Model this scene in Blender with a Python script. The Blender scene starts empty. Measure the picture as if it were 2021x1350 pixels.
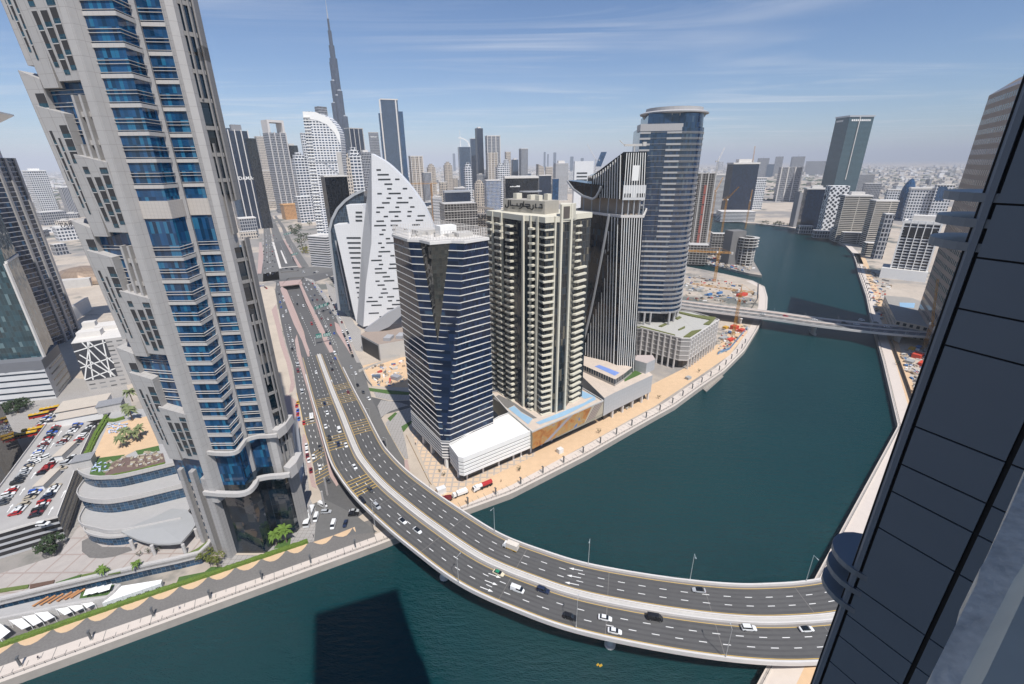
import bpy, math, random
from mathutils import Vector, Matrix
from mathutils.geometry import tessellate_polygon
R = math.radians
rnd = random.Random(7)
SC = bpy.context.scene
COL = SC.collection
CZ, FPX, W0, H0 = 155.0, 898.0, 2021, 1350
PITCH, ROLL = R(21.45), R(0.6)
_F = Vector((0, math.cos(PITCH), -math.sin(PITCH)))
_U0 = Vector((1, 0, 0)).cross(_F)
_R = math.cos(ROLL) * Vector((1, 0, 0)) - math.sin(ROLL) * _U0
_U = math.cos(ROLL) * _U0 + math.sin(ROLL) * Vector((1, 0, 0))
cd = bpy.data.cameras.new('camera')
cd.sensor_fit = 'HORIZONTAL'; cd.sensor_width = 36.0; cd.lens = 36.0 * FPX / W0
cd.clip_start = 0.05; cd.clip_end = 120000
cam = bpy.data.objects.new('camera', cd); COL.objects.link(cam)
cam.matrix_world = Matrix(((_R.x, _U.x, -_F.x, 0), (_R.y, _U.y, -_F.y, 0), (_R.z, _U.z, -_F.z, CZ), (0, 0, 0, 1)))
SC.camera = cam
SUN_AZ, SUN_EL = 152.5, 58.5          # sun stands behind the camera, to the right
world = bpy.data.worlds.new('World'); SC.world = world; world.use_nodes = True
wn, wl = world.node_tree.nodes, world.node_tree.links
wn.clear()
wo = wn.new('ShaderNodeOutputWorld'); bg = wn.new('ShaderNodeBackground'); sky = wn.new('ShaderNodeTexSky')
sky.sky_type = 'NISHITA'; sky.sun_disc = False; sky.sun_elevation = R(SUN_EL); sky.sun_rotation = R(SUN_AZ)
sky.altitude = 0; sky.air_density = 1.0; sky.dust_density = 0.0; sky.ozone_density = 3.5
bg.inputs['Strength'].default_value = 0.085
geo = wn.new('ShaderNodeTexCoord'); sep = wn.new('ShaderNodeSeparateXYZ'); wl.new(geo.outputs['Generated'], sep.inputs[0])
def wmath(op, a, b=None):
 n = wn.new('ShaderNodeMath'); n.operation = op
 for k, v in enumerate((a, b)):
  if v is None: continue
  if isinstance(v, (int, float)): n.inputs[k].default_value = v
  else: wl.new(v, n.inputs[k])
 return n.outputs[0]
zz = wmath('MAXIMUM', sep.outputs['Z'], 0.03)
cx = wmath('DIVIDE', sep.outputs['X'], zz); cy = wmath('DIVIDE', sep.outputs['Y'], zz)
comb = wn.new('ShaderNodeCombineXYZ'); wl.new(cx, comb.inputs[0]); wl.new(cy, comb.inputs[1])
mp = wn.new('ShaderNodeMapping'); mp.inputs['Rotation'].default_value = (0, 0, R(34)); mp.inputs['Scale'].default_value = (0.34, 1.25, 1)
wl.new(comb.outputs[0], mp.inputs[0])
n1 = wn.new('ShaderNodeTexNoise'); n1.inputs['Scale'].default_value = 0.6; n1.inputs['Detail'].default_value = 9; n1.inputs['Roughness'].default_value = 0.62; n1.inputs['Distortion'].default_value = 0.9
wl.new(mp.outputs[0], n1.inputs['Vector'])
n2 = wn.new('ShaderNodeTexNoise'); n2.inputs['Scale'].default_value = 0.33; n2.inputs['Detail'].default_value = 3
wl.new(comb.outputs[0], n2.inputs['Vector'])
cr = wn.new('ShaderNodeValToRGB'); cr.color_ramp.elements[0].position = 0.46; cr.color_ramp.elements[1].position = 0.78
wl.new(n1.outputs['Fac'], cr.inputs[0])
cr2 = wn.new('ShaderNodeValToRGB'); cr2.color_ramp.elements[0].position = 0.38; cr2.color_ramp.elements[1].position = 0.6
wl.new(n2.outputs['Fac'], cr2.inputs[0])
cm = wmath('MULTIPLY', cr.outputs[0], cr2.outputs[0]); cm = wmath('MULTIPLY', cm, 0.75)
mx = wn.new('ShaderNodeMix'); mx.data_type = 'RGBA'; wl.new(cm, mx.inputs[0]); sk2 = wn.new('ShaderNodeMix'); sk2.data_type = 'RGBA'; sk2.blend_type = 'MULTIPLY'; sk2.inputs[0].default_value = 1.0; wl.new(sky.outputs[0], sk2.inputs[6]); sk2.inputs[7].default_value = (0.86, 0.98, 1.16, 1); wl.new(sk2.outputs[2], mx.inputs[6]); mx.inputs[7].default_value = (9.6, 9.8, 10.2, 1)
wl.new(mx.outputs[2], bg.inputs['Color']); wl.new(bg.outputs[0], wo.inputs[0])
sl = bpy.data.lights.new('sun', 'SUN'); sl.energy = 5.0; sl.angle = R(0.53); sl.color = (1.0, 0.965, 0.92)
sun = bpy.data.objects.new('sun', sl); COL.objects.link(sun)
_sd = Vector((math.sin(R(SUN_AZ)) * math.cos(R(SUN_EL)), math.cos(R(SUN_AZ)) * math.cos(R(SUN_EL)), math.sin(R(SUN_EL))))
sun.rotation_euler = _sd.to_track_quat('Z', 'Y').to_euler(); sun.location = (0, 0, 400)
SC.view_settings.view_transform = 'Standard'; SC.view_settings.look = 'None'
SC.view_settings.exposure = 0.12; SC.view_settings.gamma = 1.0
SC.render.engine = 'CYCLES'
cy_ = SC.cycles
cy_.max_bounces = 6; cy_.diffuse_bounces = 3; cy_.glossy_bounces = 4; cy_.transmission_bounces = 4; cy_.volume_bounces = 0
cy_.sample_clamp_indirect = 6.0; cy_.use_denoising = True
cy_.caustics_reflective = True; cy_.caustics_refractive = False
def ray(px, py):
 return _F + _R * ((px - W0 / 2) / FPX) - _U * ((py - H0 / 2) / FPX)
def G(px, py, z=0.0):
 d = ray(px, py); t = (z - CZ) / d.z
 return Vector((d.x * t, d.y * t, z))
def PY(px, py, y):
 d = ray(px, py); t = y / d.y
 return Vector((d.x * t, y, CZ + d.z * t))
def proj(p):
 d = Vector((p[0], p[1], p[2] - CZ)); z = d.dot(_F)
 return (W0 / 2 + FPX * d.dot(_R) / z, H0 / 2 - FPX * d.dot(_U) / z)
def HZ(b, py):
 lo, hi = -40.0, min(2000.0, CZ + (b[0] * _F.x + b[1] * _F.y - 1) / (-_F.z))
 for _ in range(50):
  m = (lo + hi) / 2
  if proj((b[0], b[1], m))[1] > py: lo = m
  else: hi = m
 return lo
def sc(o, s, pts):                       # crop coordinates -> photo pixels
 return [(o[0] + x / s, o[1] + y / s) for x, y in pts]
def GP(pts, z=0.0): return [G(x, y, z) for x, y in pts]
MATS = {}
def _nt(name):
 m = bpy.data.materials.new(name); m.use_nodes = True
 nt = m.node_tree; b = nt.nodes['Principled BSDF']
 return m, nt, nt.nodes, nt.links, b
def _v(nd, l, sock, val):
 if isinstance(val, (int, float)): sock.default_value = val
 elif isinstance(val, tuple): sock.default_value = (*val, 1) if len(val) == 3 else val
 else: l.new(val, sock)
def mth(nd, l, op, a, b=None, c=None):
 n = nd.new('ShaderNodeMath'); n.operation = op
 for k, v in enumerate((a, b, c)):
  if v is not None: _v(nd, l, n.inputs[k], v)
 return n.outputs[0]
def mixc(nd, l, f, a, b):
 n = nd.new('ShaderNodeMix'); n.data_type = 'RGBA'
 _v(nd, l, n.inputs[0], f); _v(nd, l, n.inputs[6], a); _v(nd, l, n.inputs[7], b)
 return n.outputs[2]
def M(name, col, rough=0.6, metal=0.0, var=0.12, scale=0.4, bump=0.0, spec=0.5, var2=0.0, scale2=0.02, grid=None, gcol=None, gw=0.04, emit=0):
 """plain surface: colour with two scales of noise, optional panel joints (grid=(w,h) metres)"""
 if name in MATS: return MATS[name]
 m, nt, nd, l, b = _nt(name)
 tc = nd.new('ShaderNodeTexCoord')
 n = nd.new('ShaderNodeTexNoise'); n.inputs['Scale'].default_value = scale; n.inputs['Detail'].default_value = 6
 l.new(tc.outputs['Object'], n.inputs['Vector'])
 f = mth(nd, l, 'MULTIPLY_ADD', n.outputs['Fac'], 2 * var, 1 - var)
 if var2:
  n2 = nd.new('ShaderNodeTexNoise'); n2.inputs['Scale'].default_value = scale2; n2.inputs['Detail'].default_value = 5
  l.new(tc.outputs['Object'], n2.inputs['Vector'])
  f = mth(nd, l, 'MULTIPLY', f, mth(nd, l, 'MULTIPLY_ADD', n2.outputs['Fac'], 2 * var2, 1 - var2))
 vm = nd.new('ShaderNodeVectorMath'); vm.operation = 'SCALE'; vm.inputs[0].default_value = col; l.new(f, vm.inputs['Scale'])
 c = vm.outputs[0]
 if grid:
  uv = nd.new('ShaderNodeSeparateXYZ'); l.new(tc.outputs['UV'], uv.inputs[0])
  k = None
  for ax, g in ((0, grid[0]), (1, grid[1])):
   fr = mth(nd, l, 'FRACT', mth(nd, l, 'DIVIDE', uv.outputs[ax], g))
   q = mth(nd, l, 'LESS_THAN', fr, gw / g)
   k = q if k is None else mth(nd, l, 'MAXIMUM', k, q)
  c = mixc(nd, l, k, c, gcol or tuple(x * 0.35 for x in col))
 l.new(c, b.inputs['Base Color'])
 b.inputs['Roughness'].default_value = rough; b.inputs['Metallic'].default_value = metal
 b.inputs['Specular IOR Level'].default_value = spec
 if bump:
  bp = nd.new('ShaderNodeBump'); bp.inputs['Strength'].default_value = bump; bp.inputs['Distance'].default_value = 0.3
  l.new(n.outputs['Fac'], bp.inputs['Height']); l.new(bp.outputs[0], b.inputs['Normal'])
 if emit: b.inputs['Emission Strength'].default_value = emit
 MATS[name] = m; return m
def GLASS(name, col, rough=0.06, bw=1.4, fh=3.8, mull=None, mw=0.07, tilt=0.02, var=0.5, ior=1.45, slab=None, slabh=0.0, lit=None, litp=0.0):
 """curtain wall: UV in metres; panes differ a little in tint and tilt, with mullions, an optional slab band per storey, blinds"""
 if name in MATS: return MATS[name]
 m, nt, nd, l, b = _nt(name)
 tc = nd.new('ShaderNodeTexCoord'); uv = nd.new('ShaderNodeSeparateXYZ'); l.new(tc.outputs['UV'], uv.inputs[0])
 u = mth(nd, l, 'DIVIDE', uv.outputs[0], bw); v = mth(nd, l, 'DIVIDE', uv.outputs[1], fh)
 fu, fv = mth(nd, l, 'FRACT', u), mth(nd, l, 'FRACT', v)
 cb = nd.new('ShaderNodeCombineXYZ'); l.new(mth(nd, l, 'FLOOR', u), cb.inputs[0]); l.new(mth(nd, l, 'FLOOR', v), cb.inputs[1])
 wnz = nd.new('ShaderNodeTexWhiteNoise'); wnz.noise_dimensions = '2D'; l.new(cb.outputs[0], wnz.inputs['Vector'])
 f = mth(nd, l, 'MULTIPLY_ADD', wnz.outputs['Value'], 2 * var, 1 - var)
 vm = nd.new('ShaderNodeVectorMath'); vm.operation = 'SCALE'; vm.inputs[0].default_value = col; l.new(f, vm.inputs['Scale'])
 c = vm.outputs[0]; rg = rough
 if lit:
  wn2 = nd.new('ShaderNodeTexWhiteNoise'); wn2.noise_dimensions = '3D'
  cb2 = nd.new('ShaderNodeCombineXYZ'); l.new(mth(nd, l, 'FLOOR', u), cb2.inputs[0]); l.new(mth(nd, l, 'FLOOR', v), cb2.inputs[1]); cb2.inputs[2].default_value = 3.7
  l.new(cb2.outputs[0], wn2.inputs['Vector'])
  c = mixc(nd, l, mth(nd, l, 'LESS_THAN', wn2.outputs['Value'], litp), c, lit)
 if mull:
  k = mth(nd, l, 'LESS_THAN', fu, mw / bw)
  k = mth(nd, l, 'MAXIMUM', k, mth(nd, l, 'LESS_THAN', fv, mw / fh))
  c = mixc(nd, l, k, c, mull)
 if slab:
  k2 = mth(nd, l, 'LESS_THAN', fv, slabh / fh)
  c = mixc(nd, l, k2, c, slab); rg = mth(nd, l, 'MULTIPLY_ADD', k2, 0.45, rough)
 l.new(c, b.inputs['Base Color'])
 _v(nd, l, b.inputs['Roughness'], rg)
 b.inputs['IOR'].default_value = ior
 if tilt:
  g = nd.new('ShaderNodeNewGeometry')
  a = nd.new('ShaderNodeVectorMath'); a.operation = 'SUBTRACT'; l.new(wnz.outputs['Color'], a.inputs[0]); a.inputs[1].default_value = (.5, .5, .5)
  s_ = nd.new('ShaderNodeVectorMath'); s_.operation = 'SCALE'; l.new(a.outputs[0], s_.inputs[0]); s_.inputs['Scale'].default_value = tilt
  d_ = nd.new('ShaderNodeVectorMath'); d_.operation = 'ADD'; l.new(g.outputs['Normal'], d_.inputs[0]); l.new(s_.outputs[0], d_.inputs[1])
  e_ = nd.new('ShaderNodeVectorMath'); e_.operation = 'NORMALIZE'; l.new(d_.outputs[0], e_.inputs[0]); l.new(e_.outputs[0], b.inputs['Normal'])
 MATS[name] = m; return m
def FAC(name, wall, glass, fh=3.6, bw=3.2, u0=0.2, u1=0.85, v0=0.3, v1=0.85, rough=0.7, var=0.15, gvar=0.6, pier=0, pierw=0.0):
 """masonry facade of windows: UV in metres, window rectangle inside each bay, each window its own tint"""
 if name in MATS: return MATS[name]
 m, nt, nd, l, b = _nt(name)
 tc = nd.new('ShaderNodeTexCoord'); uv = nd.new('ShaderNodeSeparateXYZ'); l.new(tc.outputs['UV'], uv.inputs[0])
 u = mth(nd, l, 'DIVIDE', uv.outputs[0], bw); v = mth(nd, l, 'DIVIDE', uv.outputs[1], fh)
 fu, fv = mth(nd, l, 'FRACT', u), mth(nd, l, 'FRACT', v)
 k = mth(nd, l, 'MULTIPLY', mth(nd, l, 'GREATER_THAN', fu, u0), mth(nd, l, 'LESS_THAN', fu, u1))
 k = mth(nd, l, 'MULTIPLY', k, mth(nd, l, 'MULTIPLY', mth(nd, l, 'GREATER_THAN', fv, v0), mth(nd, l, 'LESS_THAN', fv, v1)))
 if pier:
  fp = mth(nd, l, 'FRACT', mth(nd, l, 'DIVIDE', uv.outputs[0], pier))
  k = mth(nd, l, 'MULTIPLY', k, mth(nd, l, 'GREATER_THAN', fp, pierw / pier))
 cb = nd.new('ShaderNodeCombineXYZ'); l.new(mth(nd, l, 'FLOOR', u), cb.inputs[0]); l.new(mth(nd, l, 'FLOOR', v), cb.inputs[1])
 wnz = nd.new('ShaderNodeTexWhiteNoise'); wnz.noise_dimensions = '2D'; l.new(cb.outputs[0], wnz.inputs['Vector'])
 def sca(col, f):
  vm = nd.new('ShaderNodeVectorMath'); vm.operation = 'SCALE'; vm.inputs[0].default_value = col; l.new(f, vm.inputs['Scale']); return vm.outputs[0]
 gc = sca(glass, mth(nd, l, 'MULTIPLY_ADD', wnz.outputs['Value'], 2 * gvar, 1 - gvar))
 n = nd.new('ShaderNodeTexNoise'); n.inputs['Scale'].default_value = 0.15; n.inputs['Detail'].default_value = 5; l.new(tc.outputs['Object'], n.inputs['Vector'])
 wc = sca(wall, mth(nd, l, 'MULTIPLY_ADD', n.outputs['Fac'], 2 * var, 1 - var))
 l.new(mixc(nd, l, k, wc, gc), b.inputs['Base Color'])
 l.new(mth(nd, l, 'MULTIPLY_ADD', k, 0.12 - rough, rough), b.inputs['Roughness'])
 bp = nd.new('ShaderNodeBump'); bp.inputs['Strength'].default_value = 0.6; bp.inputs['Distance'].default_value = 0.25; bp.invert = True
 l.new(k, bp.inputs['Height']); l.new(bp.outputs[0], b.inputs['Normal'])
 MATS[name] = m; return m
class MB:
 def __init__(s): s.v, s.f, s.m, s.uv = [], [], [], []
 def face(s, pts, m=0, uv=None):
  i = len(s.v); s.v += [tuple(p) for p in pts]; s.f.append(tuple(range(i, i + len(pts)))); s.m.append(m)
  if uv is None:
   P = [Vector(p) for p in pts]; nrm = Vector((0, 0, 0))
   for k in range(len(P)):
    a, b = P[k], P[(k + 1) % len(P)]
    nrm += Vector(((a.y - b.y) * (a.z + b.z), (a.z - b.z) * (a.x + b.x), (a.x - b.x) * (a.y + b.y)))
   if nrm.length > 0: nrm.normalize()
   if abs(nrm.z) < 0.8:
    h = Vector((-nrm.y, nrm.x, 0)); h.normalize()
    uv = [(p.x * h.x + p.y * h.y, p.z) for p in P]
   else: uv = [(p.x, p.y) for p in P]
  s.uv.append([tuple(q) for q in uv])
 def prism(s, poly, z0, z1, m=0, top=None, bottom=False, poly1=None):
  """vertical (or tapering to poly1) prism; footprint counter-clockwise or not, fixed here"""
  P = [Vector((p[0], p[1], 0)) for p in poly]; Q = [Vector((p[0], p[1], 0)) for p in (poly1 or poly)]
  ar = sum(P[i].x * P[(i + 1) % len(P)].y - P[(i + 1) % len(P)].x * P[i].y for i in range(len(P)))
  if ar < 0: P.reverse(); Q.reverse()
  n = len(P); u = 0.0
  for i in range(n):
   a, b, a1, b1 = P[i], P[(i + 1) % n], Q[i], Q[(i + 1) % n]; L = (b - a).length
   s.face([(a.x, a.y, z0), (b.x, b.y, z0), (b1.x, b1.y, z1), (a1.x, a1.y, z1)], m, [(u, z0), (u + L, z0), (u + L, z1), (u, z1)])
   u += L
  s.face([(q.x, q.y, z1) for q in Q], m if top is None else top)
  if bottom: s.face([(p.x, p.y, z0) for p in reversed(P)], m)
 def box(s, c, sz, ang=0.0, m=0, top=None):
  ca, sa = math.cos(ang), math.sin(ang); hx, hy = sz[0] / 2, sz[1] / 2
  poly = [(c[0] + x * ca - y * sa, c[1] + x * sa + y * ca) for x, y in ((-hx, -hy), (hx, -hy), (hx, hy), (-hx, hy))]
  s.prism(poly, c[2], c[2] + sz[2], m, top, True)
 def bar(s, a, b, w, h, m=0):
  """box along a-b: width w across (horizontal), height h (up), a-b runs along its bottom centre"""
  a, b = Vector(a), Vector(b); d = (b - a)
  if d.length < 1e-6: return
  sd = d.cross(Vector((0, 0, 1)))
  sd = Vector((1, 0, 0)) if sd.length < 1e-6 else sd.normalized()
  up = sd.cross(d).normalized() * h; sd = sd * (w / 2)
  A = [a - sd, a + sd, a + sd + up, a - sd + up]; B = [b - sd, b + sd, b + sd + up, b - sd + up]
  for k in range(4): s.face([A[k], A[(k + 1) % 4], B[(k + 1) % 4], B[k]], m)
  s.face(list(reversed(A)), m); s.face(B, m)
 def tube(s, a, b, r0, r1=None, n=8, m=0, cap=True):
  a, b = Vector(a), Vector(b); r1 = r0 if r1 is None else r1; d = (b - a).normalized()
  x = d.cross(Vector((0, 0, 1))); x = Vector((1, 0, 0)) if x.length < 1e-4 else x.normalized(); y = d.cross(x)
  A = [a + (x * math.cos(2 * math.pi * k / n) + y * math.sin(2 * math.pi * k / n)) * r0 for k in range(n)]
  B = [b + (x * math.cos(2 * math.pi * k / n) + y * math.sin(2 * math.pi * k / n)) * r1 for k in range(n)]
  for k in range(n): s.face([A[(k + 1) % n], A[k], B[k], B[(k + 1) % n]], m)
  if cap: s.face(A, m); s.face(list(reversed(B)), m)
 def loft(s, rings, m=0, closed=True, cap=True, capm=None):
  for r in range(len(rings) - 1):
   A, B = rings[r], rings[r + 1]; n = len(A); u = 0.0
   for k in range(n if closed else n - 1):
    a, b, c, d = A[k], A[(k + 1) % n], B[(k + 1) % n], B[k]
    L = (Vector(b) - Vector(a)).length
    s.face([a, b, c, d], m, [(u, a[2]), (u + L, b[2]), (u + L, c[2]), (u, d[2])]); u += L
  if cap:
   s.face(list(reversed(rings[0])), m if capm is None else capm); s.face(rings[-1], m if capm is None else capm)
 def ribbon(s, left, right, m=0):
  for i in range(len(left) - 1): s.face([right[i], right[i + 1], left[i + 1], left[i]], m)
 def poly(s, pts, z=None, holes=(), m=0):
  P = [Vector((p[0], p[1], p[2] if z is None else z)) for p in pts]
  loops = [P] + [[Vector((p[0], p[1], p[2] if z is None else z)) for p in h] for h in holes]
  flat = [q for lp in loops for q in lp]
  for t in tessellate_polygon(loops):
   a, b, c = (flat[i] for i in t)
   if (b - a).cross(c - a).z < 0: b, c = c, b
   s.face([a, b, c], m)
 def extrude(s, pts, z0, z1, m=0, top=None): s.prism(pts, z0, z1, m, top)
 def slab(s, pts, z0, z1, m=0, top=None):
  """like prism but the top may be concave"""
  P = [Vector((p[0], p[1], 0)) for p in pts]; n = len(P)
  ar = sum(P[i].x * P[(i + 1) % n].y - P[(i + 1) % n].x * P[i].y for i in range(n))
  if ar < 0: P.reverse()
  u = 0
  for i in range(n):
   a, b = P[i], P[(i + 1) % n]; L = (b - a).length
   s.face([(a.x, a.y, z0), (b.x, b.y, z0), (b.x, b.y, z1), (a.x, a.y, z1)], m, [(u, z0), (u + L, z0), (u + L, z1), (u, z1)]); u += L
  s.poly(P, z1, m=m if top is None else top)
 def build(s, name, mats, parent=None, smooth=False, origin=None, kind=None, weld=False):
  me = bpy.data.meshes.new(name)
  o = Vector(origin) if origin is not None else Vector((0, 0, 0))
  me.from_pydata([(p[0] - o.x, p[1] - o.y, p[2] - o.z) for p in s.v], [], s.f)
  ul = me.uv_layers.new(name='uv'); k = 0; dat = [0.0] * (2 * len(me.loops))
  for f in s.uv:
   for q in f: dat[k] = q[0]; dat[k + 1] = q[1]; k += 2
  ul.data.foreach_set('uv', dat)
  for mt in (mats if isinstance(mats, (list, tuple)) else [mats]): me.materials.append(mt)
  me.polygons.foreach_set('material_index', s.m)
  if weld or smooth:
   import bmesh
   bm = bmesh.new(); bm.from_mesh(me); bmesh.ops.remove_doubles(bm, verts=bm.verts, dist=0.0005); bm.to_mesh(me); bm.free()
  if smooth: me.polygons.foreach_set('use_smooth', [True] * len(me.polygons))
  me.update()
  ob = bpy.data.objects.new(name, me); COL.objects.link(ob); ob.location = o
  if parent is not None:
   ob.parent = parent; w = Vector((0, 0, 0)); q = parent
   while q is not None: w += Vector(q.location); q = q.parent
   ob.location = o - w
  if kind: ob['kind'] = kind
  return ob
def tag(o, label=None, cat=None, group=None, kind=None):
 if label: o['label'] = label
 if cat: o['category'] = cat
 if group: o['group'] = group
 if kind: o['kind'] = kind
 return o
def thing(name, label, cat, loc=(0, 0, 0), rz=0.0, group=None):
 o = bpy.data.objects.new(name, None); COL.objects.link(o); o.location = loc; o.rotation_euler = (0, 0, rz)
 o.empty_display_size = 0.5
 return tag(o, label, cat, group)
def dup(root, loc, rz=0.0, label=None, group=None, sc_=None, mat_from=None, mat_to=None):
 def one(o, par):
  c = o.copy(); COL.objects.link(c)
  if par is not None: c.parent = par; c.matrix_parent_inverse = o.matrix_parent_inverse
  if mat_from is not None:
   for i, s in enumerate(c.material_slots):
    if s.material == mat_from: s.link = 'OBJECT'; s.material = mat_to
  for ch in o.children: one(ch, c)
  return c
 r = one(root, None); r.location = loc; r.rotation_euler = (0, 0, rz)
 if sc_: r.scale = (sc_, sc_, sc_) if isinstance(sc_, (int, float)) else sc_
 if label: r['label'] = label
 if group: r['group'] = group
 return r
def rect(c, w, d, ang):
 ca, sa = math.cos(ang), math.sin(ang)
 return [(c[0] + x * ca - y * sa, c[1] + x * sa + y * ca) for x, y in ((-w / 2, -d / 2), (w / 2, -d / 2), (w / 2, d / 2), (-w / 2, d / 2))]
def off(poly, d):
 """offset closed footprint outwards by d"""
 P = [Vector((p[0], p[1])) for p in poly]; n = len(P)
 ar = sum(P[i].x * P[(i + 1) % n].y - P[(i + 1) % n].x * P[i].y for i in range(n)); sg = 1 if ar > 0 else -1
 out = []
 for i in range(n):
  e0 = (P[i] - P[i - 1]).normalized(); e1 = (P[(i + 1) % n] - P[i]).normalized()
  n0 = Vector((e0.y, -e0.x)) * sg; n1 = Vector((e1.y, -e1.x)) * sg
  b = n0 + n1; q = b.length_squared
  out.append(P[i] + b * (2 * d / q) * 1.0 if q > 0.3 else P[i] + n0 * d)
 return [(p.x, p.y) for p in out]
def spline(pts, n=8):
 """Catmull-Rom through points of any dimension"""
 P = [Vector(p) for p in pts]; P = [2 * P[0] - P[1]] + P + [2 * P[-1] - P[-2]]; out = []
 for i in range(1, len(P) - 2):
  for k in range(n):
   t = k / n; a, b, c, d = P[i - 1], P[i], P[i + 1], P[i + 2]
   out.append(0.5 * ((2 * b) + (c - a) * t + (2 * a - 5 * b + 4 * c - d) * t * t + (3 * b - a - 3 * c + d) * t ** 3))
 out.append(P[-2]); return out
def offline(pts, d):
 """offset an open 3-D polyline sideways in plan (left positive)"""
 out = []
 for i, p in enumerate(pts):
  a = pts[max(i - 1, 0)]; b = pts[min(i + 1, len(pts) - 1)]; t = Vector((b.x - a.x, b.y - a.y, 0)).normalized()
  out.append(Vector((p.x - t.y * d, p.y + t.x * d, p.z)))
 return out
def resample(pts, step):
 L = [0.0]
 for a, b in zip(pts, pts[1:]): L.append(L[-1] + (b - a).length)
 out = []; d = 0.0; i = 0
 while d < L[-1]:
  while L[i + 1] < d: i += 1
  t = (d - L[i]) / max(1e-9, L[i + 1] - L[i]); out.append(pts[i].lerp(pts[i + 1], t)); d += step
 out.append(pts[-1]); return out
# ================================================================== SETTING: ground, water, roads, quays
m_sand = M('sand', (0.47, 0.40, 0.32), 0.95, var=0.22, scale=0.05, var2=0.22, scale2=0.006)
m_asph = M('asphalt', (0.098, 0.096, 0.095), 0.9, var=0.2, scale=0.6, var2=0.15, scale2=0.05)
m_asph2 = M('asphalt_old', (0.13, 0.127, 0.122), 0.9, var=0.15, scale=0.5, var2=0.15, scale2=0.04)
m_conc = M('concrete', (0.48, 0.46, 0.43), 0.85, var=0.12, scale=0.3, var2=0.12, scale2=0.03)
m_concl = M('concrete_pale', (0.62, 0.59, 0.55), 0.85, var=0.10, scale=0.3)
m_pink = M('pink_paving', (0.40, 0.29, 0.26), 0.9, var=0.15, scale=0.5)
m_pave = M('grey_paving', (0.33, 0.31, 0.29), 0.9, var=0.12, scale=0.4, grid=(2.0, 2.0), gw=0.1)
m_prom = M('promenade_tiles', (0.58, 0.51, 0.45), 0.85, var=0.08, scale=0.4)
m_white = M('white_paint', (0.78, 0.77, 0.74), 0.7, var=0.05)
m_yel = M('yellow_paint', (0.62, 0.40, 0.08), 0.7, var=0.08)
m_gravel = M('gravel', (0.165, 0.155, 0.145), 1.0, var=0.35, scale=1.5, var2=0.25, scale2=0.06)
m_osand = M('orange_sand', (0.60, 0.42, 0.26), 0.95, var=0.12, scale=0.3, var2=0.1)
m_grass = M('lawn', (0.06, 0.12, 0.025), 0.95, var=0.4, scale=1.2)
m_black = M('dark_metal', (0.02, 0.02, 0.022), 0.5, var=0.1)
m_steel = M('pale_steel', (0.45, 0.46, 0.47), 0.4, metal=0.3, var=0.05)
def water_mat():
 m, nt, nd, l, b = _nt('canal_water')
 tc = nd.new('ShaderNodeTexCoord')
 n = nd.new('ShaderNodeTexNoise'); n.inputs['Scale'].default_value = 0.012; n.inputs['Detail'].default_value = 4; l.new(tc.outputs['Object'], n.inputs['Vector'])
 c = mixc(nd, l, n.outputs['Fac'], (0.002, 0.028, 0.034), (0.004, 0.042, 0.046)); l.new(c, b.inputs['Base Color'])
 b.inputs['Roughness'].default_value = 0.07; b.inputs['IOR'].default_value = 1.333; b.inputs['Specular IOR Level'].default_value = 0.28
 mp_ = nd.new('ShaderNodeMapping'); mp_.inputs['Rotation'].default_value = (0, 0, R(20)); mp_.inputs['Scale'].default_value = (0.35, 1.0, 1); l.new(tc.outputs['Object'], mp_.inputs[0])
 a = nd.new('ShaderNodeTexNoise'); a.inputs['Scale'].default_value = 0.55; a.inputs['Detail'].default_value = 6; a.inputs['Roughness'].default_value = 0.6; l.new(mp_.outputs[0], a.inputs['Vector'])
 a2 = nd.new('ShaderNodeTexNoise'); a2.inputs['Scale'].default_value = 2.6; a2.inputs['Detail'].default_value = 4; l.new(mp_.outputs[0], a2.inputs['Vector'])
 h = mth(nd, l, 'MULTIPLY_ADD', a2.outputs['Fac'], 0.35, a.outputs['Fac'])
 bp = nd.new('ShaderNodeBump'); bp.inputs['Strength'].default_value = 1.0; bp.inputs['Distance'].default_value = 1.1; l.new(h, bp.inputs['Height']); l.new(bp.outputs[0], b.inputs['Normal'])
 return m
WZ = -3.0
LB = [(0, 1349), (757, 1073), (904, 1013), (1010, 975), (1158, 900), (1240, 853), (1290, 825), (1332, 802), (1378, 768), (1430, 732), (1470, 692), (1496, 649), (1504, 632), (1514, 609), (1515, 587), (1509, 566), (1485, 554), (1430, 541), (1353, 526), (1300, 516)]
TOPB = [(1404, 424), (1474, 440), (1492, 441), (1555, 448), (1606, 460), (1644, 472), (1669, 485), (1683, 500), (1690, 520), (1694, 540), (1709, 584), (1718, 627), (1728, 661), (1743, 716), (1758, 781), (1772, 841)]
lbank = [Vector((-470, -60, 0))] + GP(LB)
tbank = [G(1230, 448), G(1330, 424)] + GP(TOPB)
rbank = [Vector((75, 93, 0)), Vector((60.5, 82.5, 0)), Vector((-30, 2, 0)), Vector((-160, -120, 0)), Vector((-420, -330, 0))]
canal = lbank + [G(1240, 508)] + tbank + rbank
island = GP([(1504, 544), (1479, 540), (1396, 520), (1350, 510), (1290, 498), (1300, 455), (1400, 455), (1440, 472), (1475, 495), (1489, 518)])
UL = [(557, 563), (571, 597), (586, 632), (604, 672)]
UR = [(590, 561), (607, 597), (622, 632), (638, 672)]
trench = GP(UL) + GP(UR)[::-1]
UL2 = [(540, 478), (546, 498), (551, 516), (555, 529)]
UR2 = [(559, 474), (572, 494), (582, 513), (589, 526)]
trench2 = GP(UL2) + GP(UR2)[::-1]
b = MB()
FAR = 60000
outer = [(-FAR, -3000), (FAR, -3000), (FAR, FAR), (-FAR, FAR)]
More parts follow.
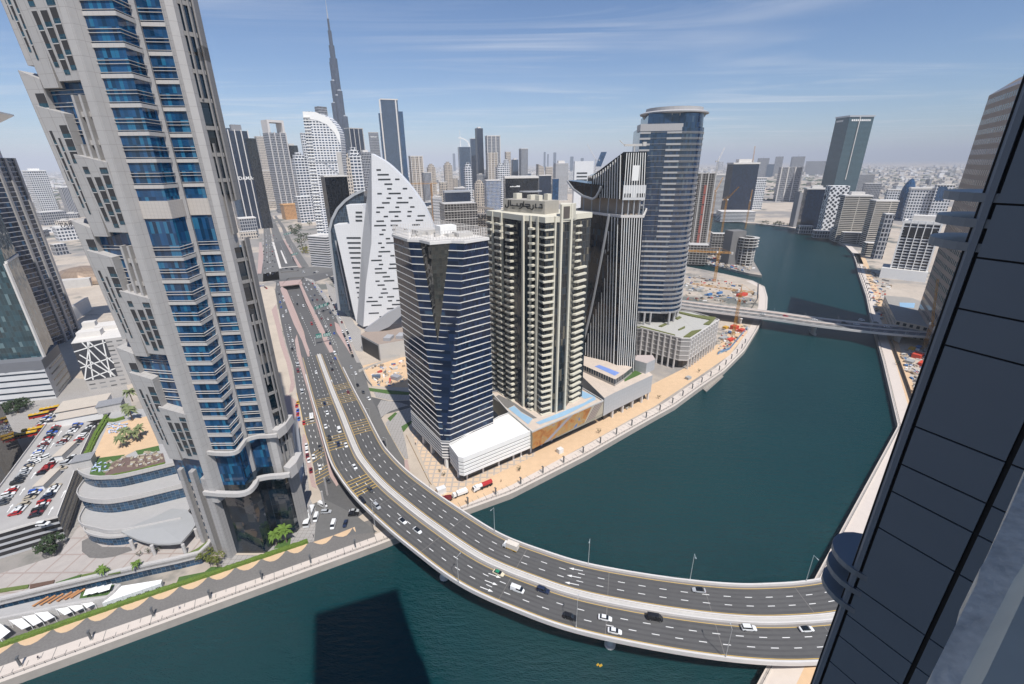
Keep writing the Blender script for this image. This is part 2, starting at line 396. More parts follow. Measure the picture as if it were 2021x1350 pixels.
b.poly([(x, y, 0) for x, y in outer], 0, holes=[canal, trench, trench2])
def ground_mat():
 m, nt, nd, l, b = _nt('ground_sand')
 tc = nd.new('ShaderNodeTexCoord')
 def nz(s, d=5, r=0.55):
  n = nd.new('ShaderNodeTexNoise'); n.inputs['Scale'].default_value = s; n.inputs['Detail'].default_value = d; n.inputs['Roughness'].default_value = r; l.new(tc.outputs['Object'], n.inputs['Vector']); return n.outputs['Fac']
 c = mixc(nd, l, nz(0.03), (0.36, 0.30, 0.24), (0.58, 0.50, 0.41))
 r1 = nd.new('ShaderNodeValToRGB'); r1.color_ramp.elements[0].position = 0.5; r1.color_ramp.elements[1].position = 0.56; l.new(nz(0.0032, 6, 0.62), r1.inputs[0])
 c = mixc(nd, l, r1.outputs[0], c, (0.27, 0.25, 0.23))
 r2 = nd.new('ShaderNodeValToRGB'); r2.color_ramp.elements[0].position = 0.56; r2.color_ramp.elements[1].position = 0.62; l.new(nz(0.006, 7, 0.7), r2.inputs[0])
 c = mixc(nd, l, r2.outputs[0], c, (0.14, 0.145, 0.13))
 vo = nd.new('ShaderNodeTexVoronoi'); vo.inputs['Scale'].default_value = 0.25; l.new(tc.outputs['Object'], vo.inputs['Vector'])
 f = mth(nd, l, 'MULTIPLY_ADD', vo.outputs['Distance'], 0.12, 0.9)
 vm = nd.new('ShaderNodeVectorMath'); vm.operation = 'SCALE'; l.new(c, vm.inputs[0]); l.new(f, vm.inputs['Scale'])
 l.new(vm.outputs[0], b.inputs['Base Color']); b.inputs['Roughness'].default_value = 0.95
 return m
m_ground = ground_mat()
g = b.build('ground', m_ground, kind='structure')
b = MB(); b.poly(island, 0); b.build('ground', m_ground, kind='structure')
b = MB(); b.poly(canal, WZ)
b.build('water', water_mat(), kind='structure')
b = MB()
for pl in (lbank, tbank + [Vector((75, 93, 0))], rbank, island + [island[0]]):
 for p, q in zip(pl, pl[1:]):
  b.face([(p.x, p.y, -5), (q.x, q.y, -5), (q.x, q.y, 0.35), (p.x, p.y, 0.35)])
 inn = pl
b.build('quay_wall', M('quay_stone', (.36, .32, .28), .9, var=.15, scale=.4, var2=.15, scale2=.06), kind='structure')
def coping(pl, d, name='quay_coping'):
 pl = resample(pl, 4.0); i2 = offline(pl, d); q = MB()
 q.ribbon([v + Vector((0, 0, 0.36)) for v in i2], [v + Vector((0, 0, 0.36)) for v in pl]) if d > 0 else q.ribbon([v + Vector((0, 0, 0.36)) for v in pl], [v + Vector((0, 0, 0.36)) for v in i2])
 for p_, q_ in zip(i2, i2[1:]): q.face([(p_.x, p_.y, 0), (q_.x, q_.y, 0), (q_.x, q_.y, .36), (p_.x, p_.y, .36)])
 return q.build(name, M('coping_stone', (.56, .50, .44), .85, var=.08, scale=.5), kind='structure')
lb_path = lbank[:-1]
coping(lb_path, 1.6); coping(tbank + [Vector((75, 93, 0))], 1.6); coping(rbank, 1.6)
def band(pl, d0, d1, z, mat, name, step=4.0, kind='structure'):
 pl = resample(pl, step); a = offline(pl, d0); c = offline(pl, d1); q = MB()
 q.ribbon([v + Vector((0, 0, z)) for v in c], [v + Vector((0, 0, z)) for v in a]); return q.build(name, mat, kind=kind)
near_path = [Vector((-470, -60, 0))] + GP([(0, 1349), (757, 1073), (904, 1013), (1010, 975), (1158, 900), (1240, 853), (1290, 825), (1332, 802), (1378, 768), (1430, 732), (1470, 692), (1496, 649), (1504, 632)])
band(near_path, 1.6, 7.4, 0.02, m_prom, 'promenade')
right_path = [tbank[i] for i in range(9, len(tbank))] + [Vector((75, 93, 0))] + rbank[1:3]
band(right_path, 1.6, 8.5, 0.02, m_prom, 'promenade')
band(right_path, 8.5, 15.5, 0.02, m_osand, 'sand_strip')
far_path = tbank[2:11]
band(far_path, 1.6, 9.5, 0.02, m_prom, 'promenade')
band(GP([(1504, 632), (1514, 609), (1515, 587), (1509, 566), (1485, 554)]), 1.6, 9, 0.02, m_prom, 'promenade')
q = MB()
pts = resample(near_path, 3.4)
for i in range(1, len(pts) - 1):
 if pts[i].x < -330: continue
 t = (pts[i + 1] - pts[i - 1]).normalized(); nrm = Vector((-t.y, t.x, 0)); k = i % 4
 a, c = (1.7, 7.2) if k == 0 else ((2.6, 4.2) if k == 1 else ((3.6, 5.6) if k == 2 else (4.6, 6.8)))
 q.face([pts[i] + nrm * a - t * .1 + Vector((0, 0, .03)), pts[i] + nrm * a + t * .1 + Vector((0, 0, .03)), pts[i] + nrm * c + t * .1 + Vector((0, 0, .03)), pts[i] + nrm * c - t * .1 + Vector((0, 0, .03))])
q.build('promenade_joints', m_gravel, kind='structure')
i0 = [(-40, 1292), (0, 1278), (510, 1103), (608, 1071), (700, 1036), (752, 1043)]
gl = GP([(-60, 1335), (0, 1315), (510, 1141), (740, 1059)], 0.022); gu = GP([(-60, 1298), (0, 1277), (510, 1104), (735, 1024)], 0.022)
q = MB(); q.ribbon(gu, gl); q.build('gravel', m_gravel, kind='structure')
hedge_line = spline(GP([(-40, 1288), (0, 1276), (126, 1232), (260, 1187), (385, 1145), (510, 1103), (608, 1070)]), 4)
q = MB()
hl = resample(hedge_line, 9.6)
for a, c in zip(hl, hl[1:]):
 t = (c - a).normalized(); n = Vector((t.y, -t.x, 0)); L = (c - a).length
 for k in range(6):
  u0, u1 = k / 6, (k + 1) / 6
  d0, d1 = 4.4 * math.sin(math.pi * u0) ** 0.8 if u0 else 0.3, 4.4 * max(0.06, math.sin(math.pi * u1)) ** 0.8
  p0, p1 = a + t * L * u0, a + t * L * u1
  q.face([p0 + Vector((0, 0, .035)), p0 + n * d0 + Vector((0, 0, .035)), p1 + n * d1 + Vector((0, 0, .035)), p1 + Vector((0, 0, .035))])
hl2 = resample(GP([(618, 1070), (655, 1058), (700, 1040)]), 8.5)
for a, c in zip(hl2, hl2[1:]):
 t = (c - a).normalized(); n = Vector((t.y, -t.x, 0)); L = (c - a).length
 q.face([a + Vector((0, 0, .035))] + [a + t * L * k / 5 + n * 3.4 * math.sin(math.pi * k / 5) + Vector((0, 0, .035)) for k in range(1, 5)] + [c + Vector((0, 0, .035))])
q.build('sand_scallops', m_osand, kind='structure')
sl = GP([(845, 985), (880, 1005), (905, 995), (1010, 950), (1158, 868), (1240, 822), (1290, 795), (1378, 738), (1440, 695), (1470, 655)], 0.03)
su = GP([(850, 968), (895, 965), (960, 945), (1058, 898), (1190, 825), (1240, 790), (1290, 760), (1360, 728), (1430, 672), (1455, 640)], 0.03)
ss = GP([(845, 990), (885, 1008), (905, 1001), (1010, 957), (1158, 877), (1240, 830), (1290, 803), (1378, 744), (1440, 701), (1476, 655)], 0.025)
q = MB(); q.ribbon(GP([(850, 968), (895, 962), (945, 943), (1060, 890), (1190, 818), (1240, 785), (1290, 757), (1360, 722), (1430, 668), (1458, 632)], 0.022)[0:10], ss); q.build('sand_strip', m_osand, kind='structure')
m_plaza = M('plaza_tiles', (0.60, 0.45, 0.31), 0.85, var=0.1, scale=0.3, grid=(3.6, 3.6), gcol=(0.42, 0.36, 0.31), gw=0.9)
q = MB(); q.poly(GP([(808, 845), (850, 948), (872, 978), (960, 945), (1058, 898), (1048, 880), (900, 880), (830, 830)], 0.04)); q.build('plaza', m_plaza, kind='structure')
q = MB(); q.poly(GP([(796, 853), (812, 835), (822, 825), (812, 812), (790, 838)], 0.05)); q.build('lawn', m_grass, kind='structure')
road_poly = [(516, 520), (506, 548), (545, 556), (543, 575), (556, 642), (566, 682), (579, 725), (586, 776), (591, 798), (601, 851), (609, 877), (619, 922), (624, 955), (640, 985), (660, 1000), (700, 1025), (760, 985), (806, 938), (799, 909), (772, 866), (760, 841), (752, 826), (760, 818), (812, 804), (812, 790), (770, 792), (732, 783), (724, 768), (709, 718), (712, 716), (690, 680), (668, 625), (640, 590), (622, 556), (645, 549), (690, 530), (690, 520), (640, 528), (600, 532), (592, 520)]
q = MB(); q.poly(GP(road_poly, 0.02), holes=[trench] ); q.build('road', m_asph, kind='structure')
for fr_ in ([(519, 556), (520, 500), (521, 478), (519, 432), (508, 418), (500, 407), (503, 405), (508, 409), (523, 425), (531, 440), (537, 478), (548, 520), (552, 553)], [(541, 478), (531, 433), (521, 417), (503, 404), (505, 402), (520, 412), (538, 428), (548, 448), (559, 474)], [(596, 530), (566, 480), (556, 450), (541, 427), (545, 425), (560, 445), (576, 475), (610, 526)], [(500, 545), (519, 540), (600, 528), (640, 524), (700, 516), (700, 526), (640, 538), (600, 546), (519, 556), (500, 556)]):
 q = MB(); q.poly(GP(fr_, 0.03)); q.build('road', m_asph2, kind='structure')
q = MB(); q.poly(GP([(636, 676), (658, 660), (690, 680), (715, 722), (735, 790), (765, 850), (800, 912), (806, 938), (790, 935), (740, 870), (700, 790), (660, 716)], 0.035)); q.build('road', m_asph2, kind='structure')
q = MB()                                            # service yard and car park beside the hotel
q.poly(GP([(600, 870), (612, 985), (625, 1010), (620, 1068), (610, 1071), (588, 990), (570, 870), (560, 800)], 0.03)); q.build('pavement', m_pave, kind='structure')
q = MB(); q.poly(GP([(604, 1000), (640, 985), (700, 1015), (745, 1050), (660, 1060), (612, 1070)], 0.028)); q.build('car_park', m_asph2, kind='structure')
def underpass(L, Rr, zs, mouth_i, mouth_h):
 q = MB(); A = [Vector((p.x, p.y, z)) for p, z in zip(GP(L), zs)]; B = [Vector((p.x, p.y, z)) for p, z in zip(GP(Rr), zs)]
 q.ribbon(A, B); q.build('road', m_asph, kind='structure')
 w = MB()
 for e in (A, B):
  for p, r in zip(e, e[1:]): w.face([(p.x, p.y, p.z - .5), (r.x, r.y, r.z - .5), (r.x, r.y, .9), (p.x, p.y, .9)])
 w.build('retaining_wall', m_concl, kind='structure')
 p, r = A[mouth_i], B[mouth_i]; d = (r - p).normalized(); bk = Vector((-d.y, d.x, 0)); bk = bk if bk.y > 0 else -bk
 if mouth_i: bk = -bk
 t = MB()
 t.face([p, r, r + bk * 40, p + bk * 40]);
 for e in (p, r): t.face([e, e + bk * 40, e + bk * 40 + Vector((0, 0, 8)), e + Vector((0, 0, 8))])
 t.face([(p + bk * 40), (r + bk * 40), (r + bk * 40 + Vector((0, 0, 8))), (p + bk * 40 + Vector((0, 0, 8)))])
 t.build('tunnel', m_gravel, kind='structure')
 h = MB(); h.bar(p + Vector((0, 0, mouth_h - p.z)) * 1.0, r + Vector((0, 0, mouth_h - r.z)), 1.2, 1.6)
 h.build('tunnel_lintel', m_concl, kind='structure')
underpass(UL, UR, [-6.5, -4.5, -2.2, 0.0], 0, -0.7)
underpass(UL2, UR2, [0.0, -2.2, -4.5, -6.5], 3, -0.7)
def kerb_poly(px, name, mat, h=0.14, z=0.0):
 q = MB(); q.slab([(v.x, v.y) for v in GP(px)], z, z + h); return q.build(name, mat, kind='structure')
med = [(586, 700), (611, 783), (626, 841), (641, 892), (651, 940), (664, 960), (668, 957), (655, 925), (646, 897), (633, 845), (619, 790), (604, 735), (594, 700), (586, 660), (582, 672)]
kerb_poly(med, 'median', m_pink)
kerb_poly([(604, 674), (600, 655), (585, 618), (566, 572), (556, 566), (553, 570), (566, 604), (580, 640), (596, 672), (606, 700), (612, 715), (610, 690)], 'median', m_pink)
kerb_poly([(590, 560), (596, 562), (612, 597), (630, 632), (648, 668), (664, 706), (700, 778), (697, 781), (672, 738), (655, 704), (640, 676), (622, 636), (604, 597)], 'median', m_pink)
kerb_poly([(547, 478), (549, 478), (571, 527), (567, 528)], 'median', m_concl, .2, -2)
kerb_poly([(559, 474), (563, 474), (596, 528), (589, 528)], 'median', m_pink); kerb_poly([(537, 478), (541, 478), (556, 530), (551, 530)], 'median', m_concl)
kerb_poly([(520, 505), (516, 478), (512, 478), (508, 540), (516, 540)], 'pavement', m_pink, .1)
kerb_poly([(600, 548), (618, 552), (650, 590), (676, 632), (698, 690), (712, 716), (704, 716), (686, 680), (664, 628), (640, 592), (618, 560)], 'pavement', m_pave, .1)
kerb_poly([(642, 556), (668, 575), (700, 640), (712, 652), (716, 694), (702, 692), (678, 634), (652, 592)], 'pavement', m_pave, .08)
kerb_poly([(551, 557), (594, 553), (597, 561), (553, 566)], 'median', m_pink, 1.0)
kerb_poly([(546, 600), (543, 575), (538, 566), (500, 560), (500, 700), (520, 760), (572, 785), (578, 766), (576, 735), (562, 690), (552, 642)], 'sand_lot', m_sand, 0.05)
kerb_poly([(545, 600), (553, 640), (563, 680), (574, 715), (582, 760), (578, 772), (570, 776), (574, 755), (565, 715), (553, 680), (545, 645), (536, 612)], 'pavement', m_pink, 0.12)
kerb_poly([(584, 790), (590, 802), (590, 850), (578, 858), (570, 830), (560, 790), (566, 778)], 'pavement', m_pink, 0.12)
kerb_poly([(598, 856), (604, 860), (612, 905), (620, 945), (626, 965), (615, 960), (606, 920), (596, 880)], 'pavement', m_pink, 0.12)
kerb_poly([(798, 909), (804, 906), (809, 930), (806, 939), (800, 934)], 'pavement', m_pink, 0.12)
kerb_poly([(752, 790), (790, 795), (806, 800), (792, 804), (770, 812), (752, 824), (745, 802)], 'traffic_island', m_pave, 0.14)
kerb_poly([(761, 836), (775, 818), (800, 808), (815, 806), (812, 830), (792, 842), (800, 870), (806, 905), (798, 905), (772, 862)], 'pavement', m_pave, 0.1)
kerb_poly([(765, 826), (780, 814), (784, 816), (770, 832)], 'lawn', m_grass, 0.2)
kerb_poly([(735, 768), (812, 772), (812, 789), (770, 790), (742, 784)], 'pavement', m_pave, 0.1)
kerb_poly([(728, 766), (770, 771), (812, 775), (812, 780), (768, 778), (730, 772)], 'lawn', m_grass, 0.3)
kerb_poly([(660, 635), (668, 640), (692, 680), (698, 700), (694, 703), (680, 680), (664, 655)], 'traffic_island', m_pink, 0.14)
kerb_poly([(715, 722), (803, 700), (806, 765), (735, 762)], 'sand_lot', m_osand, 0.06)
cl_raw = [Vector((190, 137, 8)), Vector((150, 120, 8)), Vector((117, 112, 8)), Vector((95, 109.9, 8)), Vector((76, 110.4, 8)), Vector((52, 114, 8)), Vector((26, 120.1, 8)), Vector((8, 127, 8)), Vector((-13, 137.8, 8)), Vector((-34, 154.6, 8)), Vector((-49.5, 168.5, 8)), Vector((-64.6, 183.4, 8)), Vector((-77.3, 198.6, 8)), Vector((-87.5, 213.7, 7.9)),
          G(676, 822, 6.0), G(658, 778, 3.4), G(641, 733, 1.0), G(629, 700, 0.15)]
CL = resample(spline(cl_raw, 10), 3.0)
bridge = thing('curved_bridge', 'long curved concrete road bridge of two carriageways crossing the canal in the foreground', 'bridge', (8, 127, 0))
HW = 14.0
def strip(d0, d1, dz, mat, name, parent, pl=None):
 q = MB(); a = offline(pl or CL, d0); c = offline(pl or CL, d1)
 q.ribbon([v + Vector((0, 0, dz)) for v in c], [v + Vector((0, 0, dz)) for v in a]); return q.build(name, mat, parent)
def solid(d0, d1, z0, z1, mat, name, parent, pl=None):
 q = MB(); pl = pl or CL; a = offline(pl, d0); c = offline(pl, d1); zz0, zz1 = Vector((0, 0, z0)), Vector((0, 0, z1))
 q.ribbon([v + zz1 for v in c], [v + zz1 for v in a]); q.ribbon([v + zz0 for v in a], [v + zz0 for v in c])
 q.ribbon([v + zz0 for v in c], [v + zz1 for v in c]); q.ribbon([v + zz1 for v in a], [v + zz0 for v in a])
 for i in (0, -1): q.face([a[i] + zz0, c[i] + zz0, c[i] + zz1, a[i] + zz1])
 return q.build(name, mat, parent)
m_deck = M('bridge_asphalt', (0.092, 0.090, 0.088), 0.88, var=0.12, scale=0.5, var2=0.18, scale2=0.07)
m_should = M('bridge_shoulder', (0.20, 0.185, 0.175), 0.9, var=0.1, scale=0.5)
m_conw = M('bridge_concrete', (0.60, 0.57, 0.54), 0.8, var=0.08, scale=0.5, var2=0.1, scale2=0.1)
nb = [i for i, p in enumerate(CL) if p.z > 0.9][-1]
CB = CL[:nb]
q = MB()                                                                   # box girder with sloping webs
prof = [(-14.4, -0.02), (-14.4, -0.75), (-9, -1.5), (-7, -2.9), (7, -2.9), (9, -1.5), (14.4, -0.75), (14.4, -0.02)]
lines = [[v + Vector((0, 0, max(dz, -v.z - 0.0) if v.z < 3 else dz)) for v in offline(CB, d)] for d, dz in prof]
for a, c in zip(lines, lines[1:]): q.ribbon(c, a)
q.build('deck_girder', m_conw, bridge)
strip(-14.0, 14.0, 0.0, m_should, 'deck', bridge)
def parapet(d0, d1, z1, name):
 return solid(d0, d1, 0.0, z1, m_conw, name, bridge, CB)
parapet(13.75, 14.4, 1.0, 'parapet'); parapet(-14.4, -13.75, 1.0, 'parapet')
solid(-1.25, -0.8, 0, 0.95, m_conw, 'median_barrier', bridge); solid(0.8, 1.25, 0, 0.95, m_conw, 'median_barrier', bridge)
strip(-0.8, 0.8, 0.5, m_conc, 'median_walkway', bridge)
def dashes(pl, d, ln, gap, w, z, q, start=0.0, maxi=None):
 pts = resample(offline(pl, d), 0.5); i = int(start / 0.5); n = int(ln / 0.5); st = int((ln + gap) / 0.5)
 while i + n < len(pts):
  a, c = pts[i], pts[i + n]; t = (c - a).normalized(); s = Vector((-t.y, t.x, 0)) * (w / 2); u = Vector((0, 0, z))
  q.face([a - s + u, c - s + u, c + s + u, a + s + u]); i += st
def arrow(p, ang, s=1.0, q=None, z=0.03, turn=0):
 ca, sa = math.cos(ang), math.sin(ang)
 def T(x, y): return Vector((p.x + (x * ca - y * sa) * s, p.y + (x * sa + y * ca) * s, p.z + z))
 q.face([T(-2.6, -.14), T(1.0, -.14), T(1.0, .14), T(-2.6, .14)]); q.face([T(.9, -.55), T(2.8, 0), T(.9, .55)])
 if turn: q.face([T(-1, 0), T(-.4, 0), T(.4, 1.2 * turn), T(0, 1.4 * turn)])
def bars(px, py, z, n, gap, d0, d1, q):
 p0 = G(px, py, z); i = min(range(len(CL)), key=lambda k: (CL[k] - p0).length)
 fine = resample(CL[max(0, i - 12):i + 14], 0.5); j = min(range(len(fine)), key=lambda k: (fine[k] - p0).length)
 a, c = offline(fine, d0), offline(fine, d1)
 for k in range(n):
  m_ = min(len(fine) - 2, max(1, j + int(k * gap / 0.5)))
  t = (fine[m_ + 1] - fine[m_ - 1]).normalized() * 0.2; u = Vector((0, 0, .03))
  q.face([a[m_] - t + u, c[m_] - t + u, c[m_] + t + u, a[m_] + t + u])
class Tint(MB):
 """an MB whose face() calls get a fixed material slot, so paint joins the carriageway mesh"""
 slot = 0
 def face(self, pts, m=0, uv=None): MB.face(self, pts, self.slot or m, uv)
for sg in (1, -1):
 q = Tint(); lo, hi = (2.4, 12.9) if sg > 0 else (-12.9, -2.4)
 a = offline(CL, lo); c = offline(CL, hi); u = Vector((0, 0, .012)); q.ribbon([v + u for v in c], [v + u for v in a])
 q.slot = 1
 for d in (5.75, 9.25): dashes(CL, d * sg, 2.5, 5.0, 0.24, 0.022, q, rnd.random() * 4)
 if sg < 0:
  for px, py in ((1137, 1124), (1133, 1138), (1129, 1152)): arrow(G(px, py, 8), R(165), 1.0, q)
  for px, py in ((662, 766), (668, 764), (674, 762), (655, 752)): arrow(G(px, py, 2.5), R(118), 1.0, q)
  for px, py in ((680, 801), (689, 798), (700, 794)): arrow(G(px, py, 4.4), R(118), 1.0, q)
 else:
  for px, py in ((969, 1150), (960, 1163), (976, 1136)): arrow(G(px, py, 8), R(-24), 1.0, q)
  for px, py in ((628, 785), (638, 783), (648, 780)): arrow(G(px, py, 3.3), R(-62), 1.0, q)
 q.slot = 2
 for d in ((2.2, 12.7) if sg > 0 else (-2.4, -12.9)):
  a = offline(CL, d); c = offline(CL, d + 0.2); q.ribbon([v + Vector((0, 0, .02)) for v in c], [v + Vector((0, 0, .02)) for v in a])
 if sg > 0:
  bars(725, 968, 8, 6, 2.4, 2.4, 12.7, q); bars(668, 885, 7.6, 6, 3.0, 2.4, 12.7, q); bars(648, 800, 4, 5, 3.2, 2.4, 12.7, q)
 else:
  bars(712, 855, 7, 6, 3.2, -12.7, -2.4, q); bars(684, 795, 4, 6, 3.2, -12.7, -2.4, q); bars(672, 770, 2.5, 4, 3.2, -12.7, -2.4, q)
 q.slot = 3
 for lc in (4.05, 7.5, 11.0):
  for w_ in (-.85, .85):
   a = offline(CL, (lc + w_) * sg - .35); c = offline(CL, (lc + w_) * sg + .35); q.ribbon([v + Vector((0, 0, .016)) for v in c], [v + Vector((0, 0, .016)) for v in a])
 q.slot = 4; a = offline(CL, 2.4 * sg); c = offline(CL, 12.9 * sg)
 for i in range(6, len(CL) - 4, 12): t = (CL[i + 1] - CL[i]).normalized() * .12; u = Vector((0, 0, .018)); f = [a[i] - t + u, c[i] - t + u, c[i] + t + u, a[i] + t + u]; q.face(f if sg < 0 else f[::-1])
 q.build('carriageway', [m_deck, m_white, m_yel, M('tyre_worn_asphalt', (.074, .072, .071), .8, var=.25, scale=.3, var2=.25, scale2=.06), m_gravel], bridge)
def pier(x, y, rz=0.0, parent=bridge, top=5.2, w=4.2, d=1.9, base=WZ - 3):
 q = MB(); n = 14
 ring = [(math.cos(2 * math.pi * k / n), math.sin(2 * math.pi * k / n)) for k in range(n)]; ca, sa = math.cos(rz), math.sin(rz)
 def rr(w_, d_, z): return [(x + (c_ * w_ * ca - s_ * d_ * sa), y + (c_ * w_ * sa + s_ * d_ * ca), z) for c_, s_ in ring]
 q.loft([rr(w / 2 * 1.5, d * 0.8, base), rr(w / 2 * 1.5, d * 0.8, WZ + 0.9), rr(w / 2, d / 2, WZ + 0.9), rr(w / 2, d / 2, top - 1.5), rr(w / 2 * 1.5, d * .55, top)])
 return q.build('pier', m_conw, parent)
for px, py in ((1206, 1284), (876, 1148)):
 p = G(px, py, WZ); pier(p.x, p.y + 2.0, 0.6, w=2.6, d=2.4)
for x, y in ((33, 116), (-20, 141), (-60, 176), (95, 108)): pier(x, y, 0.6, w=6, d=2.4)
B2 = [G(1290, 588, 9), G(1341, 600, 9), G(1516, 622, 9), G(1608, 635, 9), G(1724, 648, 9), G(1832, 657, 9), G(1940, 668, 9)]
B2 = resample(spline(B2, 6), 6.0)
br2 = thing('road_bridge', 'straight pale road bridge crossing the canal farther off below the round-topped tower', 'bridge', tuple(B2[len(B2) // 2].xy) + (0,))
n2a, n2b = offline(B2, 13.5), offline(B2, -13.5)
q = MB(); prof = [(-14, 0), (-14, -1.0), (-9, -1.5), (-8, -3), (8, -3), (9, -1.5), (14, -1.0), (14, 0)]
lines = [[v + Vector((0, 0, dz)) for v in offline(B2, d)] for d, dz in prof]
for a, c in zip(lines, lines[1:]): q.ribbon(c, a)
q.build('deck_girder', m_conw, br2)
strip(-14, 14, 0.0, M('bridge_walk', (0.55, 0.45, 0.38), 0.9, var=0.08), 'deck', br2, B2)
for sg in (1, -1):
 q = Tint(); a = offline(B2, 1.6 * sg); c = offline(B2, 10.8 * sg); u = Vector((0, 0, .03))
 (q.ribbon([v + u for v in c], [v + u for v in a]) if sg > 0 else q.ribbon([v + u for v in a], [v + u for v in c]))
 q.slot = 1
 for d in (4.6, 7.7): dashes(B2, d * sg, 3, 5, 0.3, 0.05, q)
 q.build('carriageway', [m_asph2, m_white], br2)
solid(13.5, 14.05, 0, 1.0, m_conw, 'parapet', br2, B2); solid(-14.05, -13.5, 0, 1.0, m_conw, 'parapet', br2, B2); solid(-.3, .3, 0, .8, m_conw, 'median_barrier', br2, B2)
for px, py in ((1609, 661), (1463, 640), (1776, 676)):
 p = G(px, py, WZ if px == 1609 else 0); pier(p.x, p.y + 4, R(-12) + math.pi / 2, br2, 6.2, 9, 2.6, -6)
q = MB(); y_ = MB()
def pl_px(px, z=0.03): return spline(GP(px, z), 6)
for px in ([(563, 640), (573, 682), (586, 725), (595, 783), (608, 841), (622, 892), (632, 940)], [(570, 640), (580, 682), (592, 725), (604, 783), (617, 841), (631, 892), (641, 935)], [(556, 600), (548, 575)],
           [(676, 690), (700, 730), (722, 780), (745, 822), (765, 865), (785, 905)]):
 dashes(pl_px(px), 0, 2.5, 5.5, 0.3, 0.0, q)
for px in ([(586, 640), (601, 672), (617, 705)], [(592, 618), (607, 650), (622, 683)], [(575, 585), (580, 600)], [(603, 600), (618, 630), (634, 662)], [(625, 600), (640, 630), (655, 662), (668, 690)], [(617, 590), (632, 620), (647, 652), (660, 684)]):
 dashes(pl_px(px, 0.05), 0, 2.5, 5.0, 0.3, 0.0, q)
for px in ([(527, 520), (528, 490), (524, 450)], [(532, 520), (532, 490)], [(566, 515), (560, 495), (553, 480)], [(574, 480), (585, 510)]):
 dashes(pl_px(px, 0.06), 0, 3, 6, 0.35, 0.0, q)
q.build('lane_markings', m_white, kind='structure')
for px in ([(586, 700), (611, 783), (626, 841), (641, 892), (651, 938)], [(584, 776), (590, 800), (600, 851), (608, 877)], [(760, 841), (773, 866), (798, 908)], [(639, 676), (655, 704), (672, 738), (697, 781)]):
 l_ = pl_px(px, 0.05); y_.ribbon(offline(l_, 0.6), offline(l_, 0.35));
for (a, c, n) in (((601, 825), (628, 818), 4), ((617, 895), (640, 880), 4), ((622, 930), (650, 915), 5)):
 A, B_ = G(*a, .05), G(*c, .05); d = Vector((0.35, -0.93, 0))
 for k in range(n):
  u = d * (k * 3.2); y_.face([A + u, B_ + u, B_ + u + d * .4, A + u + d * .4])
y_.build('edge_lines', m_yel, kind='structure')
# ================================================================== the tower the photo is taken from (right edge of the frame)
UX, UY = -math.sin(R(27.3)), math.cos(R(27.3))            # its long axis points up the canal
EDG = ray(1813, 740) * 8.0; E0 = Vector((EDG.x, EDG.y, 0))
wn_ = Vector((-UY, UX, 0)) * -1
WN = Vector((-UY, UX, 0)) if False else Vector((-math.cos(R(27.3)), -math.sin(R(27.3)), 0))   # outward normal of the wall in view
U_ = Vector((UX, UY, 0))
def WP(px, py):
 d = ray(px, py); t = E0.dot(WN) / d.dot(WN); return Vector((d.x * t, d.y * t, CZ + d.z * t))
own = thing('panel_clad_tower', 'dark panel-clad tower wall in shade with curved ledges at the right edge', 'tower', (14, 0, 0))
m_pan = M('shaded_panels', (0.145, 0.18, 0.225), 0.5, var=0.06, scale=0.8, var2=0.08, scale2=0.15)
m_pan2 = M('corner_trim', (0.16, 0.19, 0.235), 0.45, var=0.05)
m_joint = M('black_joint', (0.008, 0.008, 0.009), 0.8, var=0)
top_w = 172.0
def wall_pt(s, z, o=0.0): p = E0 - U_ * s + WN * o; return Vector((p.x, p.y, z))
def s_of(p): return (E0 - Vector((p.x, p.y, 0))).dot(U_)
sA = s_of(WP(1806, 840)); sB = s_of(WP(1951 - 0, 992))
zs = [top_w] + sorted([WP(x, y).z for x, y in ((1966, 402), (1929, 508), (1892, 608), (1866, 680), (1806, 840), (1780, 915), (1761, 968), (1734, 1039), (1688, 1155), (1670, 1209), (1654, 1250), (1635, 1300))], reverse=True)
period = zs[1] - zs[5]
k = 0
while zs[-1] > 6: zs.append(zs[-1] - [1.6, 1.1, 0.9, 1.2, 2.2][k % 5] * 1.0); k += 1
cols = [(0.0 + sA, sB), (sB + 0.04, sB + 1.9), (sB + 1.94, 9.0)]
q = MB()                                                   # dark substrate, seen in the joints
q.face([wall_pt(0.0, 0), wall_pt(9.0, 0), wall_pt(9.0, top_w), wall_pt(0.0, top_w)])
bk = [wall_pt(0, 0), wall_pt(9, 0), wall_pt(9, 0, -11), wall_pt(0, 0, -11)]
q.prism([(v.x, v.y) for v in [wall_pt(0.05, 0, -.01), wall_pt(9, 0, -.01), wall_pt(9, 0, -11), wall_pt(0.05, 0, -11)]], 0, top_w - .05)
q.build('wall', m_joint, own)
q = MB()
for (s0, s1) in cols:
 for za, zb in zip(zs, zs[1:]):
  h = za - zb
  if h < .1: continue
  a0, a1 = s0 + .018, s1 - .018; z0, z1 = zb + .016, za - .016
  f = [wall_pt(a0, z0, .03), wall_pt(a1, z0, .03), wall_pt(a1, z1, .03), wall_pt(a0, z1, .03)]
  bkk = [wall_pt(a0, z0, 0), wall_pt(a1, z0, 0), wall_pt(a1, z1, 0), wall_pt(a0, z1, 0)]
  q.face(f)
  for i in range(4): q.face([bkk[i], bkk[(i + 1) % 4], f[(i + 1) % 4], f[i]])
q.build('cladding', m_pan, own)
q = MB()                                                   # corner trim: slim post and bevelled fin at the wall edge
q.prism([(v.x, v.y) for v in [wall_pt(-.02, 0, -.3), wall_pt(-.02, 0, -.05), wall_pt(.08, 0, .05), wall_pt(sA - .03, 0, .05), wall_pt(sA - .03, 0, -.3)]], 0, top_w)
q.build('corner_trim', m_pan2, own)
q = MB()                                                   # set-back glazed return beyond the corner
